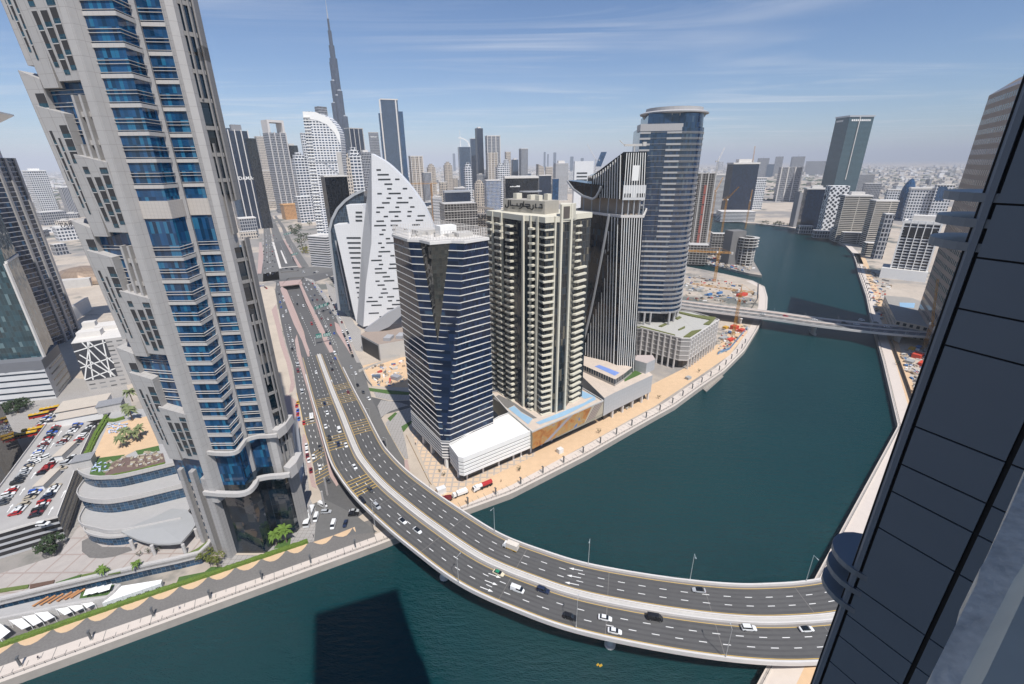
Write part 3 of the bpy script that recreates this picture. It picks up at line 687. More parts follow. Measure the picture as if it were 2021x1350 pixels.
q.prism([(v.x, v.y) for v in [wall_pt(-.03, 0, -.3), wall_pt(-.10, 0, -.38), wall_pt(-.10, 0, -9), wall_pt(.3, 0, -9)]], 0, top_w - .6)
q.build('return_wall', M('own_return', (0.03, 0.035, 0.045), 0.35), own)
m_led = M('ledge_metal', (0.20, 0.225, 0.255), 0.4, var=0.06)
def ledge(z, r, o):
 q = MB(); c = wall_pt(.06, z, o); n = 22
 ring = [(c.x + math.cos(a) * r, c.y + math.sin(a) * r) for a in [2 * math.pi * k / n for k in range(n)]]
 q.prism(ring, z, z + .13, 0, bottom=True); q.build('ledge', m_led, own)
for px, py in ((1925, 398), (1905, 447), (1890, 493)): ledge(WP(px, py).z, .74, -.70)
for px, py in ((1683, 1128), (1674, 1160), (1665, 1194)): ledge(WP(px, py).z, .70, -.62)
z3 = WP(1890, 493).z
for z in (WP(1683, 1128).z - 9.6, z3 - 19.5):
 for k in range(3): ledge(z - .5 * k, .72, -.68)
CR, CLc = Vector((19.6, 5.4)), Vector((-8.6, -5.2))
bd = (CR - CLc).normalized(); bn = Vector((bd.y, -bd.x))
fp = [CLc, CR, CR + bn * 34, CLc + bn * 34]
m_ownf = FAC('own_facade', (0.30, 0.30, 0.31), (0.03, 0.04, 0.06), 3.6, 3.0, .15, .85, .25, .9)
q = MB(); q.prism([(v.x, v.y) for v in fp], 0, 231, 0); q.build('tower_body', m_ownf, own)
q = MB(); q.prism([(v.x, v.y) for v in off([(v.x, v.y) for v in fp], 0.4)] if False else off([(v.x, v.y) for v in fp], .4), 231.01, 232.2); q.build('roof_parapet', m_pan2, own)
sill = thing('stone_sill', 'speckled stone window sill close to the camera in the bottom right corner', 'window sill', (1, .5, 154))
m_stone = M('speckled_stone', (0.66, 0.61, 0.53), 0.9, var=0.2, scale=9, var2=0.35, scale2=30, bump=.15)
m_stone2 = M('dark_speckled_stone', (0.26, 0.25, 0.26), 0.9, var=0.6, scale=45, var2=.4, scale2=14, bump=.2)
zt = CZ - 1.15
ed = [G(px, py, zt) for px, py in ((2080, 800), (1990, 1010), (1945, 1105), (1935, 1120), (1928, 1150), (1843, 1320), (1833, 1345), (1800, 1410), (1740, 1540))]
inn = [G(px, py, zt + .02) for px, py in ((2150, 880), (2060, 1050), (2010, 1130), (2000, 1145), (1990, 1165), (1895, 1350), (1880, 1375), (1850, 1430), (1790, 1560))]
q = MB()
for i in range(len(ed) - 1):
 q.face([ed[i + 1], inn[i + 1], inn[i], ed[i]]); dn = Vector((0, 0, -.18))
 q.face([ed[i] + dn, ed[i + 1] + dn, ed[i + 1], ed[i]])
q.build('ledge', m_stone, sill)
q = MB(); up = Vector((.03, -.012, .05)); bk2 = [p + Vector((.42, -.2, .06)) for p in inn]
for i in range(len(ed) - 1):
 q.face([inn[i + 1], inn[i + 1] + up, inn[i] + up, inn[i]]); q.face([inn[i + 1] + up, bk2[i + 1], bk2[i], inn[i] + up])
q.build('sealant_strip', M('sealant', (0.62, 0.60, 0.50), 0.95, var=.15, scale=6), sill)
q = MB(); lo = [p + up * .2 + Vector((.035, -.016, .0)) for p in inn]; hi = [p + Vector((.9, -.42, .18)) for p in inn]
for i in range(len(ed) - 1): q.face([lo[i + 1] + Vector((0, 0, .02)), hi[i + 1], hi[i], lo[i] + Vector((0, 0, .02))])
q.build('parapet', m_stone2, sill)
# ================================================================== the tall stone-and-blue-glass hotel tower on the left
hot = thing('hotel_tower', 'very tall pale stone and blue glass tower stepped like a palm trunk on the left', 'tower', (-115, 160, 0))
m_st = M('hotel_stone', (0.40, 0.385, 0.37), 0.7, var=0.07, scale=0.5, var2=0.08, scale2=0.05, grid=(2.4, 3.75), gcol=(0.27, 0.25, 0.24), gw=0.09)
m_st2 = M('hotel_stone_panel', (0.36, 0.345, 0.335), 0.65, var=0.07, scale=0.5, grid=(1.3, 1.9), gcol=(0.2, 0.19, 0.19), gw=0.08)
m_trim = M('hotel_trim', (0.47, 0.45, 0.43), 0.6, var=0.06, scale=0.8, grid=(1.6, 50), gcol=(0.36, .34, .32), gw=.06)
m_hgl = GLASS('hotel_glass', (0.010, 0.052, 0.125), 0.07, bw=1.15, fh=3.75, mull=(0.02, 0.05, 0.09), mw=0.06, tilt=0.02, var=0.55, ior=1.6, lit=(0.02, 0.13, 0.24), litp=0.2)
m_hgd = GLASS('hotel_base_glass', (0.004, 0.011, 0.02), 0.04, bw=2.9, fh=4.2, mull=(0.02, 0.03, 0.04), mw=0.12, tilt=0.05, var=0.6, ior=1.7, lit=(0.03, 0.035, 0.04), litp=0.1)
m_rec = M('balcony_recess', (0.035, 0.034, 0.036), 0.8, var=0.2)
m_bgl = GLASS('balcony_glass', (0.02, 0.06, 0.085), 0.08, bw=1.2, fh=1.2, mull=(0.1, 0.13, 0.15), mw=0.05, tilt=0.02, var=.4)
ZT = 262.0
core = [(-136, 152.5), (-128, 150.8), (-120, 149.6), (-116.3, 149.4), (-107.7, 149.4), (-108.4, 156.4), (-109.0, 159.9), (-101.4, 160.7), (-98.8, 162.5), (-101, 170), (-112, 190), (-128, 196), (-136, 184)]
q = MB(); q.prism(core, 36, ZT); q.build('glass_shaft', m_hgl, hot)
path = [(-116.5, 149.15), (-107.45, 149.15), (-108.15, 156.4), (-108.8, 159.65), (-101.5, 160.4)]
pathL = [(-136.2, 152.3), (-128.05, 150.55), (-120.0, 149.35)]
def bandmesh(q, pth, z, h, d, m):
 for a, c in zip(pth, pth[1:]):
  a, c = Vector((*a, z)), Vector((*c, z)); t = (c - a).normalized(); n = Vector((t.y, -t.x, 0))
  i0, i1 = a - n * .35, c - n * .35; o0, o1 = a + n * d, c + n * d; H = Vector((0, 0, h))
  q.face([o0, o1, o1 + H, o0 + H], m); q.face([i0 + H, o0 + H, o1 + H, i1 + H], m); q.face([i0, i1, o1, o0], m)
  q.face([i0, o0, o0 + H, i0 + H], m); q.face([o1, i1, i1 + H, o1 + H], m)
z = 194.3 - 7.5 * 19
nfl = 0
while z < ZT - 4:
 if not (132 < z < 145):
  q = MB(); bandmesh(q, path, z - .55, 1.05, .12, 0)
  for dz in (2.95, 3.85): bandmesh(q, path, z + dz, .14, .08, 0)
  bandmesh(q, path, z + .85, .12, .08, 0)
  q.build('floor_band', m_trim, hot)
  q = MB();
  for dz in (0, 1.0, 3.2, 4.2): bandmesh(q, pathL, z + dz, .16, .08, 0)
  q.build('sill_band', m_trim, hot)
 z += 7.5
zc = HZ((-116.4, 149.3), 432); zd = HZ((-116.4, 149.3), 397)
q = MB(); bandmesh(q, path, zc, zd - zc, .1, 0); q.build('plant_floor', M('louvre_stone', (0.50, 0.46, 0.42), 0.7, var=.06, grid=(1.2, .42), gcol=(.33, .30, .28), gw=.07), hot)
def pil(name, fp, z0, z1, mats=(m_st,), **k):
 q = MB(); q.prism(fp, z0, z1); return q.build(name, mats[0], hot)
pil('pilaster', [(-120.4, 146.2), (-117.6, 145.9), (-116.4, 149.6), (-120.4, 149.8)], 30, ZT)
pil('pilaster', [(-108.5, 156.5), (-107.9, 158.3), (-108.6, 160.1), (-109.4, 160.0)], 0, ZT)
pil('corner_pilaster', [(-101.7, 160.5), (-101.4, 159.7), (-100.05, 159.5), (-100.05, 162)], 30, ZT, (m_st2,))  # darker panelled stone; this face's dimmer light is partly put into its colour
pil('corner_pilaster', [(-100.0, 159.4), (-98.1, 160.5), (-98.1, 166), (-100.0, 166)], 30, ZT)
fins = [(-122.9, 147.3), (-125.6, 148.0), (-128.1, 148.8), (-130.5, 149.8), (-133.0, 150.9)]
def gapfin(x, y, z0, z1):
 q = MB(); q.prism([(x - .42, y), (x + .42, y - .15), (x + .42, 152.5), (x - .42, 152.5)], z0, z1); q.build('fin', m_st, hot)
TIER = [223, 181, 138.5, 95.5]
for i, (x, y) in enumerate(fins):
 for c in TIER:
  gapfin(x, y, c - 1.5 + (0 if i < 2 else 3), c + (36 if i < 2 else 27 - i * 2))
for c in TIER:
 for x0, x1, y in ((-122.5, -120.4, 148.2), (-125.2, -123.3, 148.6)):
  for zz in (c + 1, c + 8.3, c + 16.2, c + 23.4, c + 31):
   q = MB(); q.prism([(x0, y), (x1, y - .1), (x1, 151), (x0, 151)], zz - .7, zz + .7); q.build('spandrel', m_st, hot)
def wing(fp_top, fp_bot, z_tip, slope, z_bot, slots, name='shoulder_wing'):
 """shoulder: flat stone body between z_bot and a sloping cap; fp given as front-left, front-right, back-right, back-left"""
 q = MB(); T = [Vector((x, y, z_tip - slope * (0 if k in (0, 3) else 1))) for k, (x, y) in enumerate(fp_top)]
 B = [Vector((x, y, z_bot)) for x, y in fp_bot]
 for k in range(4):
  a, c = k, (k + 1) % 4; L = (B[c] - B[a]).length
  q.face([B[a], B[c], T[c], T[a]], 0, [(0, B[a].z), (L, B[c].z), (L, T[c].z), (0, T[a].z)])
 q.face(T, 0); q.face(list(reversed(B)), 0)
 w = q.build(name, m_st, hot)
 for (u0, u1, z0, z1) in slots:
  def P(u, z, o):
   f = (z - z_bot) / (z_tip - z_bot); a = B[0].lerp(T[0], f); c = B[1].lerp(T[1], f); p = a.lerp(c, u); t = (c - a).normalized(); n = Vector((t.y, -t.x, 0)).normalized()
   return Vector((p.x, p.y, z)) + n * o
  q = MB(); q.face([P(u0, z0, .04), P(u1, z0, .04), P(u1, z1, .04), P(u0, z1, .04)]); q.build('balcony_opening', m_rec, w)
  q = MB()
  n = max(1, round((z1 - z0) / 3.75)); st = (z1 - z0) / n
  for k in range(n):
   zb = z0 + k * st
   A = [P(u0, zb, .08), P(u1, zb, .08), P(u1, zb + 1.15, .08), P(u0, zb + 1.15, .08)]; q = MB(); q.face(A); q.build('balcony_rail', m_bgl, w)
  q = MB()
  for k in range(1, n):
   q = MB(); q.face([P(u0, z0 + k * st - .25, .1), P(u1, z0 + k * st - .25, .1), P(u1, z0 + k * st, .1), P(u0, z0 + k * st, .1)]); q.build('balcony_slab', m_trim, w)
for c in (223.5, 181.3, 139.3, 95.3):
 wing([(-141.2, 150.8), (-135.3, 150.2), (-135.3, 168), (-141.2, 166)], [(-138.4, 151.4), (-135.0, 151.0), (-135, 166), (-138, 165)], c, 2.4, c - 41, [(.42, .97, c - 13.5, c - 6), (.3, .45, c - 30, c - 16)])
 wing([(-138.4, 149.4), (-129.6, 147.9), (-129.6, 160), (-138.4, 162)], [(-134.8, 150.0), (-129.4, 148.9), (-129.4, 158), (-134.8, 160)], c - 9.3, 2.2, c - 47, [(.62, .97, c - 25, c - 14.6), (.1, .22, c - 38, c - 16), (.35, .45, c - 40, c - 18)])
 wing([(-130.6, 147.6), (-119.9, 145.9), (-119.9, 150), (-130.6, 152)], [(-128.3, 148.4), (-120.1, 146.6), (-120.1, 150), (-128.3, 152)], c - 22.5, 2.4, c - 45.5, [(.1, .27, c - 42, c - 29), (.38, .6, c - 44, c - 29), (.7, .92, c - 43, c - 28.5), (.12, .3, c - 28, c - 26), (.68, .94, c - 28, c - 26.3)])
m_shst = M('shaded_flank_stone', (0.24, 0.23, 0.22), 0.7, var=0.08, scale=0.5, grid=(1.4, 3.75), gcol=(0.16, 0.15, 0.15), gw=0.09)  # hotel stone darkened; the shade on this flank is put into the colour
for c in (232, 190, 131, 85.5):
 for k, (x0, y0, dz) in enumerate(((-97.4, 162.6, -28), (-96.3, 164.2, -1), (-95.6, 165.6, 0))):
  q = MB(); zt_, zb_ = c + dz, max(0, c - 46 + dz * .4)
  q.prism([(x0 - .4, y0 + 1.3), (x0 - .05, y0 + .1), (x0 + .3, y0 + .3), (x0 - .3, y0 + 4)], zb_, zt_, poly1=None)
  q.build('flank_fin', m_shst, hot)
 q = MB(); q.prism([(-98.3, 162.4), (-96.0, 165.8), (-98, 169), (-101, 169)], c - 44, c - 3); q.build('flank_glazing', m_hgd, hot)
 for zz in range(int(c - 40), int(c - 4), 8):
  q = MB(); q.prism([(-98.1, 162.2), (-95.9, 165.5), (-97.5, 168), (-100.5, 168)], zz, zz + 1.2); q.build('flank_spandrel', m_shst, hot)
q = MB(); q.prism([(-98.6, 163), (-95.0, 166.6), (-98, 172), (-104, 172)], 0, 46); q.build('side_wing', m_shst, hot)
def cornice(pts, z, h, d):
 q = MB(); a = [Vector((*p, z)) for p in pts]; o = offline(a, -d); H = Vector((0, 0, h))
 q.ribbon([v + H for v in a], [v + H for v in o]); q.ribbon(o, a); q.ribbon([v + H for v in o], o); q.face([a[0], o[0], o[0] + H, a[0] + H]); q.face([a[-1], a[-1] + H, o[-1] + H, o[-1]])
 return q.build('cornice', m_trim, hot)
p1c = spline([(-119.5, 148.6), (-113, 147.3), (-107.0, 147.6), (-106.9, 152), (-107.3, 156), (-104, 158.6), (-99.5, 159.0), (-96.2, 159.6)], 4)
cornice(p1c, 52.0, 1.5, 1.0)
q = MB(); q.prism([(-98.2, 159.8), (-95.6, 159.2), (-94.6, 164), (-95.2, 172), (-97.6, 172)], 51.0, 54.8); q.build('cornice_tip', m_trim, hot)
p2c = spline([(-122.3, 147.4), (-114, 146.3), (-106.5, 146.5), (-105.6, 150.5), (-106.3, 154.6), (-102, 156.6), (-97.2, 157.2), (-93.5, 158.0)], 4)
cornice(p2c, 34.0, 1.7, 1.8)
q = MB(); q.prism([(-96.3, 158.6), (-93.2, 157.4), (-92.2, 161.5), (-93.0, 169), (-95.6, 169)], 32.6, 37.6); q.build('cornice_tip', m_trim, hot)
base = [(-122, 150.2), (-120, 149.5), (-106.7, 149.4), (-105.4, 153.5), (-106.3, 156.6), (-106, 159.6), (-98.6, 161.0), (-98.0, 165), (-106, 180), (-122, 190)]
q = MB(); q.prism(base, 0, 36.5); q.build('glass_base', m_hgd, hot)
for fp in ([(-122.9, 146.9), (-119.9, 146.4), (-119.2, 150), (-122.9, 150)], [(-128.2, 148.6), (-126.2, 148.1), (-126.2, 151), (-128.2, 151)], [(-133.6, 150.1), (-131.8, 149.7), (-131.8, 153), (-133.6, 153)]):
 q = MB(); q.prism(fp, 0, 41 if fp[0][0] > -124 else 43); q.build('stone_pier', m_st2, hot)
q = MB(); q.prism([(-136, 152.8), (-122, 150.6), (-122, 184), (-136, 184)], 0, 48); q.build('lower_block', FAC('hotel_low', (0.40, 0.38, 0.36), (0.02, 0.04, 0.07), 3.75, 1.7, .2, .8, .3, .92), hot)
can = thing('entrance_canopy', 'grey slanted entrance canopy along the road side of the tall hotel tower', 'canopy', (-92, 180, 0))
q = MB()
A = [G(580, 830, 14), G(568, 935, 14), G(590, 968, 9), G(600, 935, 9), G(588, 850, 10), G(586, 820, 12)]
q.face([A[1], A[2], A[3], A[4], A[5], A[0]]); q.face([p + Vector((0, 0, -.6)) for p in [A[0], A[5], A[4], A[3], A[2], A[1]]])
for i in range(6):
 p, r = A[i], A[(i + 1) % 6]; q.face([p, r, r + Vector((0, 0, -.6)), p + Vector((0, 0, -.6))]); q.face([p + Vector((0, 0, -.6)), r + Vector((0, 0, -.6)), r, p])
q.build('roof', M('canopy_metal', (0.33, 0.34, 0.36), .4, metal=.3, var=.06, grid=(1.5, 40), gw=.06), can)
for x, y in ((-93.5, 166), (-91.5, 176), (-94, 186)):
 q = MB(); q.tube((x, y, 0), (x, y, 10.5), .5); q.build('column', m_st2, can)
# ================================================================== hotel podium, terraces, garage and the buildings at the left edge
pod = thing('hotel_podium', 'curved three-tier hotel podium with a roof garden beside the tall stone tower', 'podium', (-180, 185, 5.5))
m_pst = M('podium_stone', (0.47, 0.45, 0.43), 0.75, var=0.06, scale=0.4, grid=(2.2, 1.1), gcol=(.33, .31, .3), gw=.07)
m_pgl = GLASS('podium_glass', (0.012, 0.05, 0.10), 0.07, bw=1.6, fh=1.35, mull=(0.16, 0.19, 0.22), mw=0.09, tilt=0.02, var=0.5, ior=1.6)
m_pter = M('terrace_floor', (0.38, 0.37, 0.36), 0.9, var=0.1, scale=0.6, grid=(1.2, 1.2), gcol=(.3, .29, .28), gw=.06)
back = [(-150, 196), (-175, 236), (-232, 232)]
e0 = spline([(-190.5, 165), (-185.6, 153.8), (-175, 149.2), (-164, 149.5), (-150, 156)], 5)
e1 = spline([(-197, 170), (-190, 157), (-178.4, 152.6), (-167.6, 151.4), (-146, 158)], 5)
e2 = spline([(-204, 182), (-197, 166.7), (-183.7, 162), (-171.7, 163.7), (-152, 172.5)], 5)
e3 = spline([(-210, 189), (-204, 177), (-193, 171), (-184, 170.6), (-176.5, 172.3), (-150, 186)], 5)
def tier(edge, zb, zg, zt, inset, name):
 q = MB(); f = [(p.x, p.y) for p in edge] + [b for b in back]
 gl = offline([Vector((p.x, p.y, 0)) for p in edge], inset); q.prism([(p.x, p.y) for p in gl] + back, zb, zg)
 q.build('curved_glazing', m_pgl, pod)
 q = MB(); q.slab(f, zg, zt, 0, 1);
 q.build(name, [m_pst, m_pter], pod)
 q = MB(); o = offline([Vector((p.x, p.y, 0)) for p in edge], .35); a = [Vector((p.x, p.y, zt)) for p in edge]; c = [Vector((p.x, p.y, zt)) for p in o]; H = Vector((0, 0, .9))
 q.ribbon([v + H for v in c], [v + H for v in a]); q.ribbon([v + H for v in a], a); q.ribbon(c, [v + H for v in c]); q.build('parapet', m_pst, pod)
tier(e0, 5.5, 9.6, 9.8, .3, 'lower_tier')
tier(e1, 9.6, 9.9, 11.0, .0, 'terrace'); tier(e2, 11, 16.4, 18.0, .6, 'terrace'); tier(e3, 18, 22.9, 24.0, .6, 'garden_deck')
gz = 24.06
def sheet(px, z, mat, name, parent=None, kind=None):
 q = MB(); q.poly(GP(px, z)); return q.build(name, mat, parent, kind=kind)
c3 = lambda pts: sc((0, 680), 3.963, pts)
sheet(c3([(840, 640), (1010, 590), (1150, 560), (1245, 790), (1060, 830), (980, 870), (720, 890)]), gz, m_osand, 'garden_sand', pod)
sheet(c3([(740, 890), (980, 860), (890, 940), (820, 1030), (700, 1015)]), gz + .03, m_grass, 'garden_lawn', pod)
sheet(c3([(1060, 830), (1240, 790), (1250, 830), (1080, 862)]), gz + .03, m_grass, 'garden_lawn', pod)
sheet(c3([(930, 890), (1275, 850), (1295, 925), (1010, 990), (860, 1025), (815, 1025), (860, 950)]), gz + .05, M('brown_deck', (0.15, 0.10, 0.085), .8, var=.12, scale=.8), 'wood_deck', pod)
m_hedge = M('hedge_leaf', (0.10, 0.16, 0.02), 0.95, var=0.6, scale=2.2, bump=1.0)
def hedge(px, z, w, h, label, name='hedge', group=None):
 pl = resample(GP(px, z), .7); q = MB(); a, c = offline(pl, w / 2), offline(pl, -w / 2); rr = random.Random(len(px) * 31 + int(px[0][0]))
 j = lambda v, s: v + Vector((rr.uniform(-s, s), rr.uniform(-s, s), rr.uniform(-s, s)))
 A = [j(v + Vector((0, 0, h)), .14) for v in a]; C = [j(v + Vector((0, 0, h)), .14) for v in c]; mid = [j((p + r) / 2 + Vector((0, 0, .12)), .16) for p, r in zip(A, C)]
 a = [j(v, .08) for v in a]; c = [j(v, .08) for v in c]
 q.ribbon(A, mid); q.ribbon(mid, C); q.ribbon(a, A); q.ribbon(C, c)
 for i in (0, -1): q.face([a[i], A[i], mid[i], C[i], c[i]])
 return tag(q.build(name, m_hedge, weld=True), label, 'hedge', group)
hedge(c3([(672, 876), (745, 720), (835, 565)]), gz, 1.5, 1.4, 'long clipped hedge along the car park side of the roof garden')
hedge(c3([(690, 880), (768, 720), (850, 585)]), gz, .9, 1.1, 'inner clipped hedge beside the tan court of the roof garden')
hedge(c3([(835, 600), (900, 600), (975, 580)]), gz, 1.3, 1.4, 'short hedge closing the far end of the roof garden court')
hedge(c3([(850, 1030), (1010, 1000), (1290, 930)]), gz, .8, .5, 'low green planting strip along the curved edge of the roof garden')
hedge([(0, 1276), (126, 1232), (260, 1187), (385, 1145), (510, 1103), (608, 1070)], 0, 1.7, 1.3, 'very long green hedge between the hotel grounds and the gravel along the canal')
def cabin(px_c, z, w, d, h, ang, label, rot=None):
 p = G(*px_c, z); t = thing('roof_cabin', label, 'cabin', tuple(p)); q = MB(); q.box(tuple(p), (w, d, h), ang); q.build('wall', m_pst, t)
 q = MB(); q.prism(off(rect(p.xy, w, d, ang), .4), p.z + h, p.z + h + .35); q.build('roof', M('cabin_roof', (.30, .30, .31), .7, var=.1, grid=(.6, .6), gw=.06), t)
cabin((170, 918), 24, 7, 6, 4.2, .45, 'small grey cabin with a gridded roof at the left corner of the roof garden')
cabin((222, 808), 24, 11, 8, 4.5, .5, 'larger grey cabin with a gridded roof beyond the roof garden hedges')
pc = thing('porch_canopy', 'large pale curved entrance canopy on round columns in front of the hotel podium', 'canopy', (-150, 150, 5.5))
zc_ = 11.0
ring = [G(*p, zc_) for p in ((236, 1047), (252, 1056), (270, 1064), (290, 1070), (310, 1073), (334, 1073), (358, 1070), (374, 1052), (390, 1030), (381, 1018), (368, 1006), (340, 1003), (300, 1022), (260, 1038))]
q = MB(); cpt = sum(ring, Vector((0, 0, 0))) / len(ring) + Vector((0, 0, .7))
for a, c in zip(ring, ring[1:] + ring[:1]):
 q.face([a, c, cpt] if (c - a).cross(cpt - a).z > 0 else [c, a, cpt]); q.face([a, c, c - Vector((0, 0, .9)), a - Vector((0, 0, .9))])
q.poly([p - Vector((0, 0, .9)) for p in ring]); q.build('roof', M('zinc_roof', (.42, .42, .41), .5, metal=.2, var=.06, grid=(.9, 60), gcol=(.35, .35, .35), gw=.05), pc)
for px in ((265, 1085), (306, 1095), (367, 1093), (391, 1062)):
 p = G(*px, 5.5); q = MB(); q.tube(p, (p.x, p.y, zc_ - .4), .65, n=14); q.build('column', m_pst, pc)
fc = thing('forecourt_deck', 'raised hotel forecourt deck with a long pale parapet above the canal gardens', 'deck', (-190, 130, 0))
m_fore = M('forecourt_paving', (0.40, 0.36, 0.33), 0.9, var=0.14, scale=0.35, var2=0.12, scale2=0.06, grid=(7.5, 9.0), gcol=(.33, .27, .24), gw=.7)
fe = GP([(-60, 1205), (0, 1186), (120, 1157), (245, 1128), (292, 1117), (345, 1106), (394, 1094), (413, 1077), (427, 1058)], 5.5)
fb = GP([(360, 1010), (330, 985), (190, 985), (118, 1095), (-60, 1150)], 5.5)
q = MB(); q.slab([(v.x, v.y) for v in fe + fb], 3.6, 5.5, 0, 1); q.build('deck', [m_pst, m_fore], fc)
q = MB(); a = fe; c = offline(fe, 1.4); H = Vector((0, 0, .9)); q.ribbon([v + H for v in c], [v + H for v in a]); q.ribbon([v + H for v in a], [v - H for v in a]); q.ribbon(c, [v + H for v in c]); q.build('parapet', m_pst, fc)
q = MB(); g_ = [Vector((v.x, v.y, 0)) for v in offline(fe, .6)]; q.ribbon([v + Vector((0, 0, 4.4)) for v in g_], g_); q.build('glazed_front', m_pgl, fc)
c4 = lambda pts: sc((0, 1010), 3.963, pts)
def planter(px, mat, name): q = MB(); q.slab([(v.x, v.y) for v in GP(c4(px), 5.5)], 5.5, 6.0); q.build(name, mat, fc)
planter([(440, 560), (640, 495), (625, 525), (430, 580)], m_grass, 'planter'); planter([(240, 575), (430, 540), (420, 570), (235, 605)], M('brown_bed', (.12, .07, .05), .9, var=.3, scale=2), 'planter')
planter([(640, 500), (780, 470), (960, 455), (940, 480), (770, 510), (640, 525)], M('shrub_bed', (.11, .15, .035), .95, var=.5, scale=2), 'planter'); planter([(0, 610), (230, 575), (220, 600), (0, 635)], M('shrub_bed', (0,) * 3), 'planter')
planter([(1450, 340), (1550, 290), (1670, 200), (1690, 190), (1560, 335)], M('shrub_bed', (0,) * 3), 'planter')
sheet(c4([(690, 205), (640, 230), (640, 310), (700, 360), (800, 365), (900, 350), (1040, 300), (1010, 275), (800, 275)]), 5.56, m_gravel, 'gravel_bed', fc)
mt = thing('dining_terrace', 'long narrow dining terrace with pale parapet below the hotel forecourt', 'terrace', (-185, 122, 0))
te = GP(c4([(-200, 905), (0, 850), (200, 808), (500, 745), (830, 685), (900, 630), (950, 575)]), 3.4); tb = GP(c4([(900, 560), (640, 610), (300, 690), (0, 760), (-200, 800)]), 3.4)
q = MB(); q.slab([(v.x, v.y) for v in te + tb], 0.0, 3.4, 0, 1); q.build('deck', [m_pst, m_pter], mt)
q = MB(); a = te; c = offline(te, .8); H = Vector((0, 0, .8)); q.ribbon([v + H for v in c], [v + H for v in a]); q.ribbon([v + H for v in a], a); q.ribbon(c, [v + H for v in c]); q.build('parapet', m_pst, mt)
sheet(c4([(640, 615), (895, 568), (850, 650), (620, 680)]), 3.45, m_grass, 'lawn', mt)
m_wood = M('orange_wood', (.42, .20, .08), .7, var=.15, scale=3); m_fab = M('white_fabric', (.80, .79, .77), .8, var=.04)
def table(px, z, ang, label):
 p = G(*px, z); t = thing('picnic_table', label, 'table', tuple(p), 0, 'wooden tables on the dining terrace')
 q = MB(); q.box((p.x, p.y, z + .72), (4.6, .95, .08), ang); q.build('tabletop', m_wood, t)
 for s in (-1.7, 1.7):
  q = MB(); q.box((p.x + s * math.cos(ang), p.y + s * math.sin(ang), z), (.12, .8, .72), ang); q.build('leg', m_wood, t)
for k, px in enumerate(c4([(322, 712), (378, 702), (440, 688), (508, 674), (566, 660), (612, 648)])):
 table(px, 3.4, R(62), ['orange wooden table at the far left end of the terrace row', 'orange wooden table second from the left on the terrace', 'orange wooden table left of the middle of the terrace row', 'orange wooden table right of the middle of the terrace row', 'orange wooden table second from the terrace lawn', 'orange wooden table next to the terrace lawn'][k])
def parasol(px, z, label):
 p = G(*px, z + 2.4); t = thing('square_parasol', label, 'parasol', (p.x, p.y, z), 0, 'white square parasols on the terrace lawn'); q = MB(); b_ = rect(p.xy, 3.4, 3.0, .45)
 for i in range(4): a, c = b_[i], b_[(i + 1) % 4]; q.face([(*a, z + 2.4), (*c, z + 2.4), (p.x, p.y, z + 3.0)])
 q.build('canopy', m_fab, t); q = MB(); q.tube((p.x, p.y, z), (p.x, p.y, z + 2.9), .05, n=6); q.build('pole', m_steel, t)
for k, px in enumerate(c4([(705, 620), (762, 608), (822, 597)])): parasol(px, 3.4, ['leftmost of the three white square parasols on the terrace lawn', 'middle one of the three white square parasols on the terrace lawn', 'rightmost of the three white square parasols on the terrace lawn'][k])
sails = [[(0, 878), (82, 935), (0, 990), (-80, 930)], [(75, 858), (172, 832), (240, 885), (172, 925)], [(180, 828), (272, 802), (330, 852), (262, 896)], [(276, 800), (372, 780), (424, 816), (352, 862)], [(440, 768), (530, 746), (562, 776), (508, 812)], [(536, 745), (640, 728), (650, 746), (590, 785)], [(644, 727), (722, 708), (737, 716), (680, 756)]]
for k, s_ in enumerate(sails):
 P = GP(c4(s_), 3.2); P = [p + Vector((0, 0, dz)) for p, dz in zip(P, (.5, 0, -.4, .2))]
 t = thing('shade_sail', ['white shade sail cut off by the left frame edge', 'white shade sail second from the left frame edge', 'white shade sail third from the left frame edge', 'white shade sail at the middle of the row with a tall pole', 'white shade sail right of the gap in the row', 'narrow white shade sail second nearest the marquee', 'smallest white shade sail nearest the marquee'][k], 'shade sail', tuple(P[2] - Vector((0, 0, 3))), 0, 'white shade sails over the lower terrace')
 q = MB(); q.face(P if (P[1] - P[0]).cross(P[2] - P[0]).z > 0 else P[::-1]); q.build('fabric', m_fab, t)
 for i in (0, 2):
  q = MB(); q.tube((P[i].x, P[i].y, 0), P[i] + Vector((0, 0, .2)), .08, n=6); q.build('pole', m_fab, t)
sheet(c4([(-60, 1000), (0, 870), (430, 780), (800, 700), (830, 760), (600, 850), (0, 1040)]), .05, m_gravel, 'terrace_floor', kind='structure')
mq = thing('marquee', 'long white marquee with panelled front beside the canal hedge', 'marquee', tuple(G(*c4([(1040, 650)])[0], 0)))
f0, f1 = G(*c4([(818, 760)])[0], 0), G(*c4([(1276, 603)])[0], 0); hM = 3.0
b0, b1 = G(*c4([(952, 580)])[0], hM + .3), G(*c4([(1266, 530)])[0], hM + .3)
q = MB()
n = 6
for i in range(n):
 a, c = f0.lerp(f1, i / n), f0.lerp(f1, (i + 1) / n); ba, bc = b0.lerp(b1, i / n), b0.lerp(b1, (i + 1) / n); u = Vector((0, 0, hM))
 q.face([a + u + (c - a) * .01, c + u - (c - a) * .01, bc - (bc - ba) * .01, ba + (bc - ba) * .01])
q.build('roof', m_fab, mq)
q = MB()
for i in range(n):
 a, c = f0.lerp(f1, (i + .01) / n), f0.lerp(f1, (i + .99) / n); u = Vector((0, 0, hM)); q.face([a, c, c + u, a + u])
q.face([f1, b1 - Vector((0, 0, hM + .3)), b1, f1 + Vector((0, 0, hM))]); q.build('front_panels', M('marquee_panel', (.55, .56, .57), .6, var=.06), mq)
q = MB()
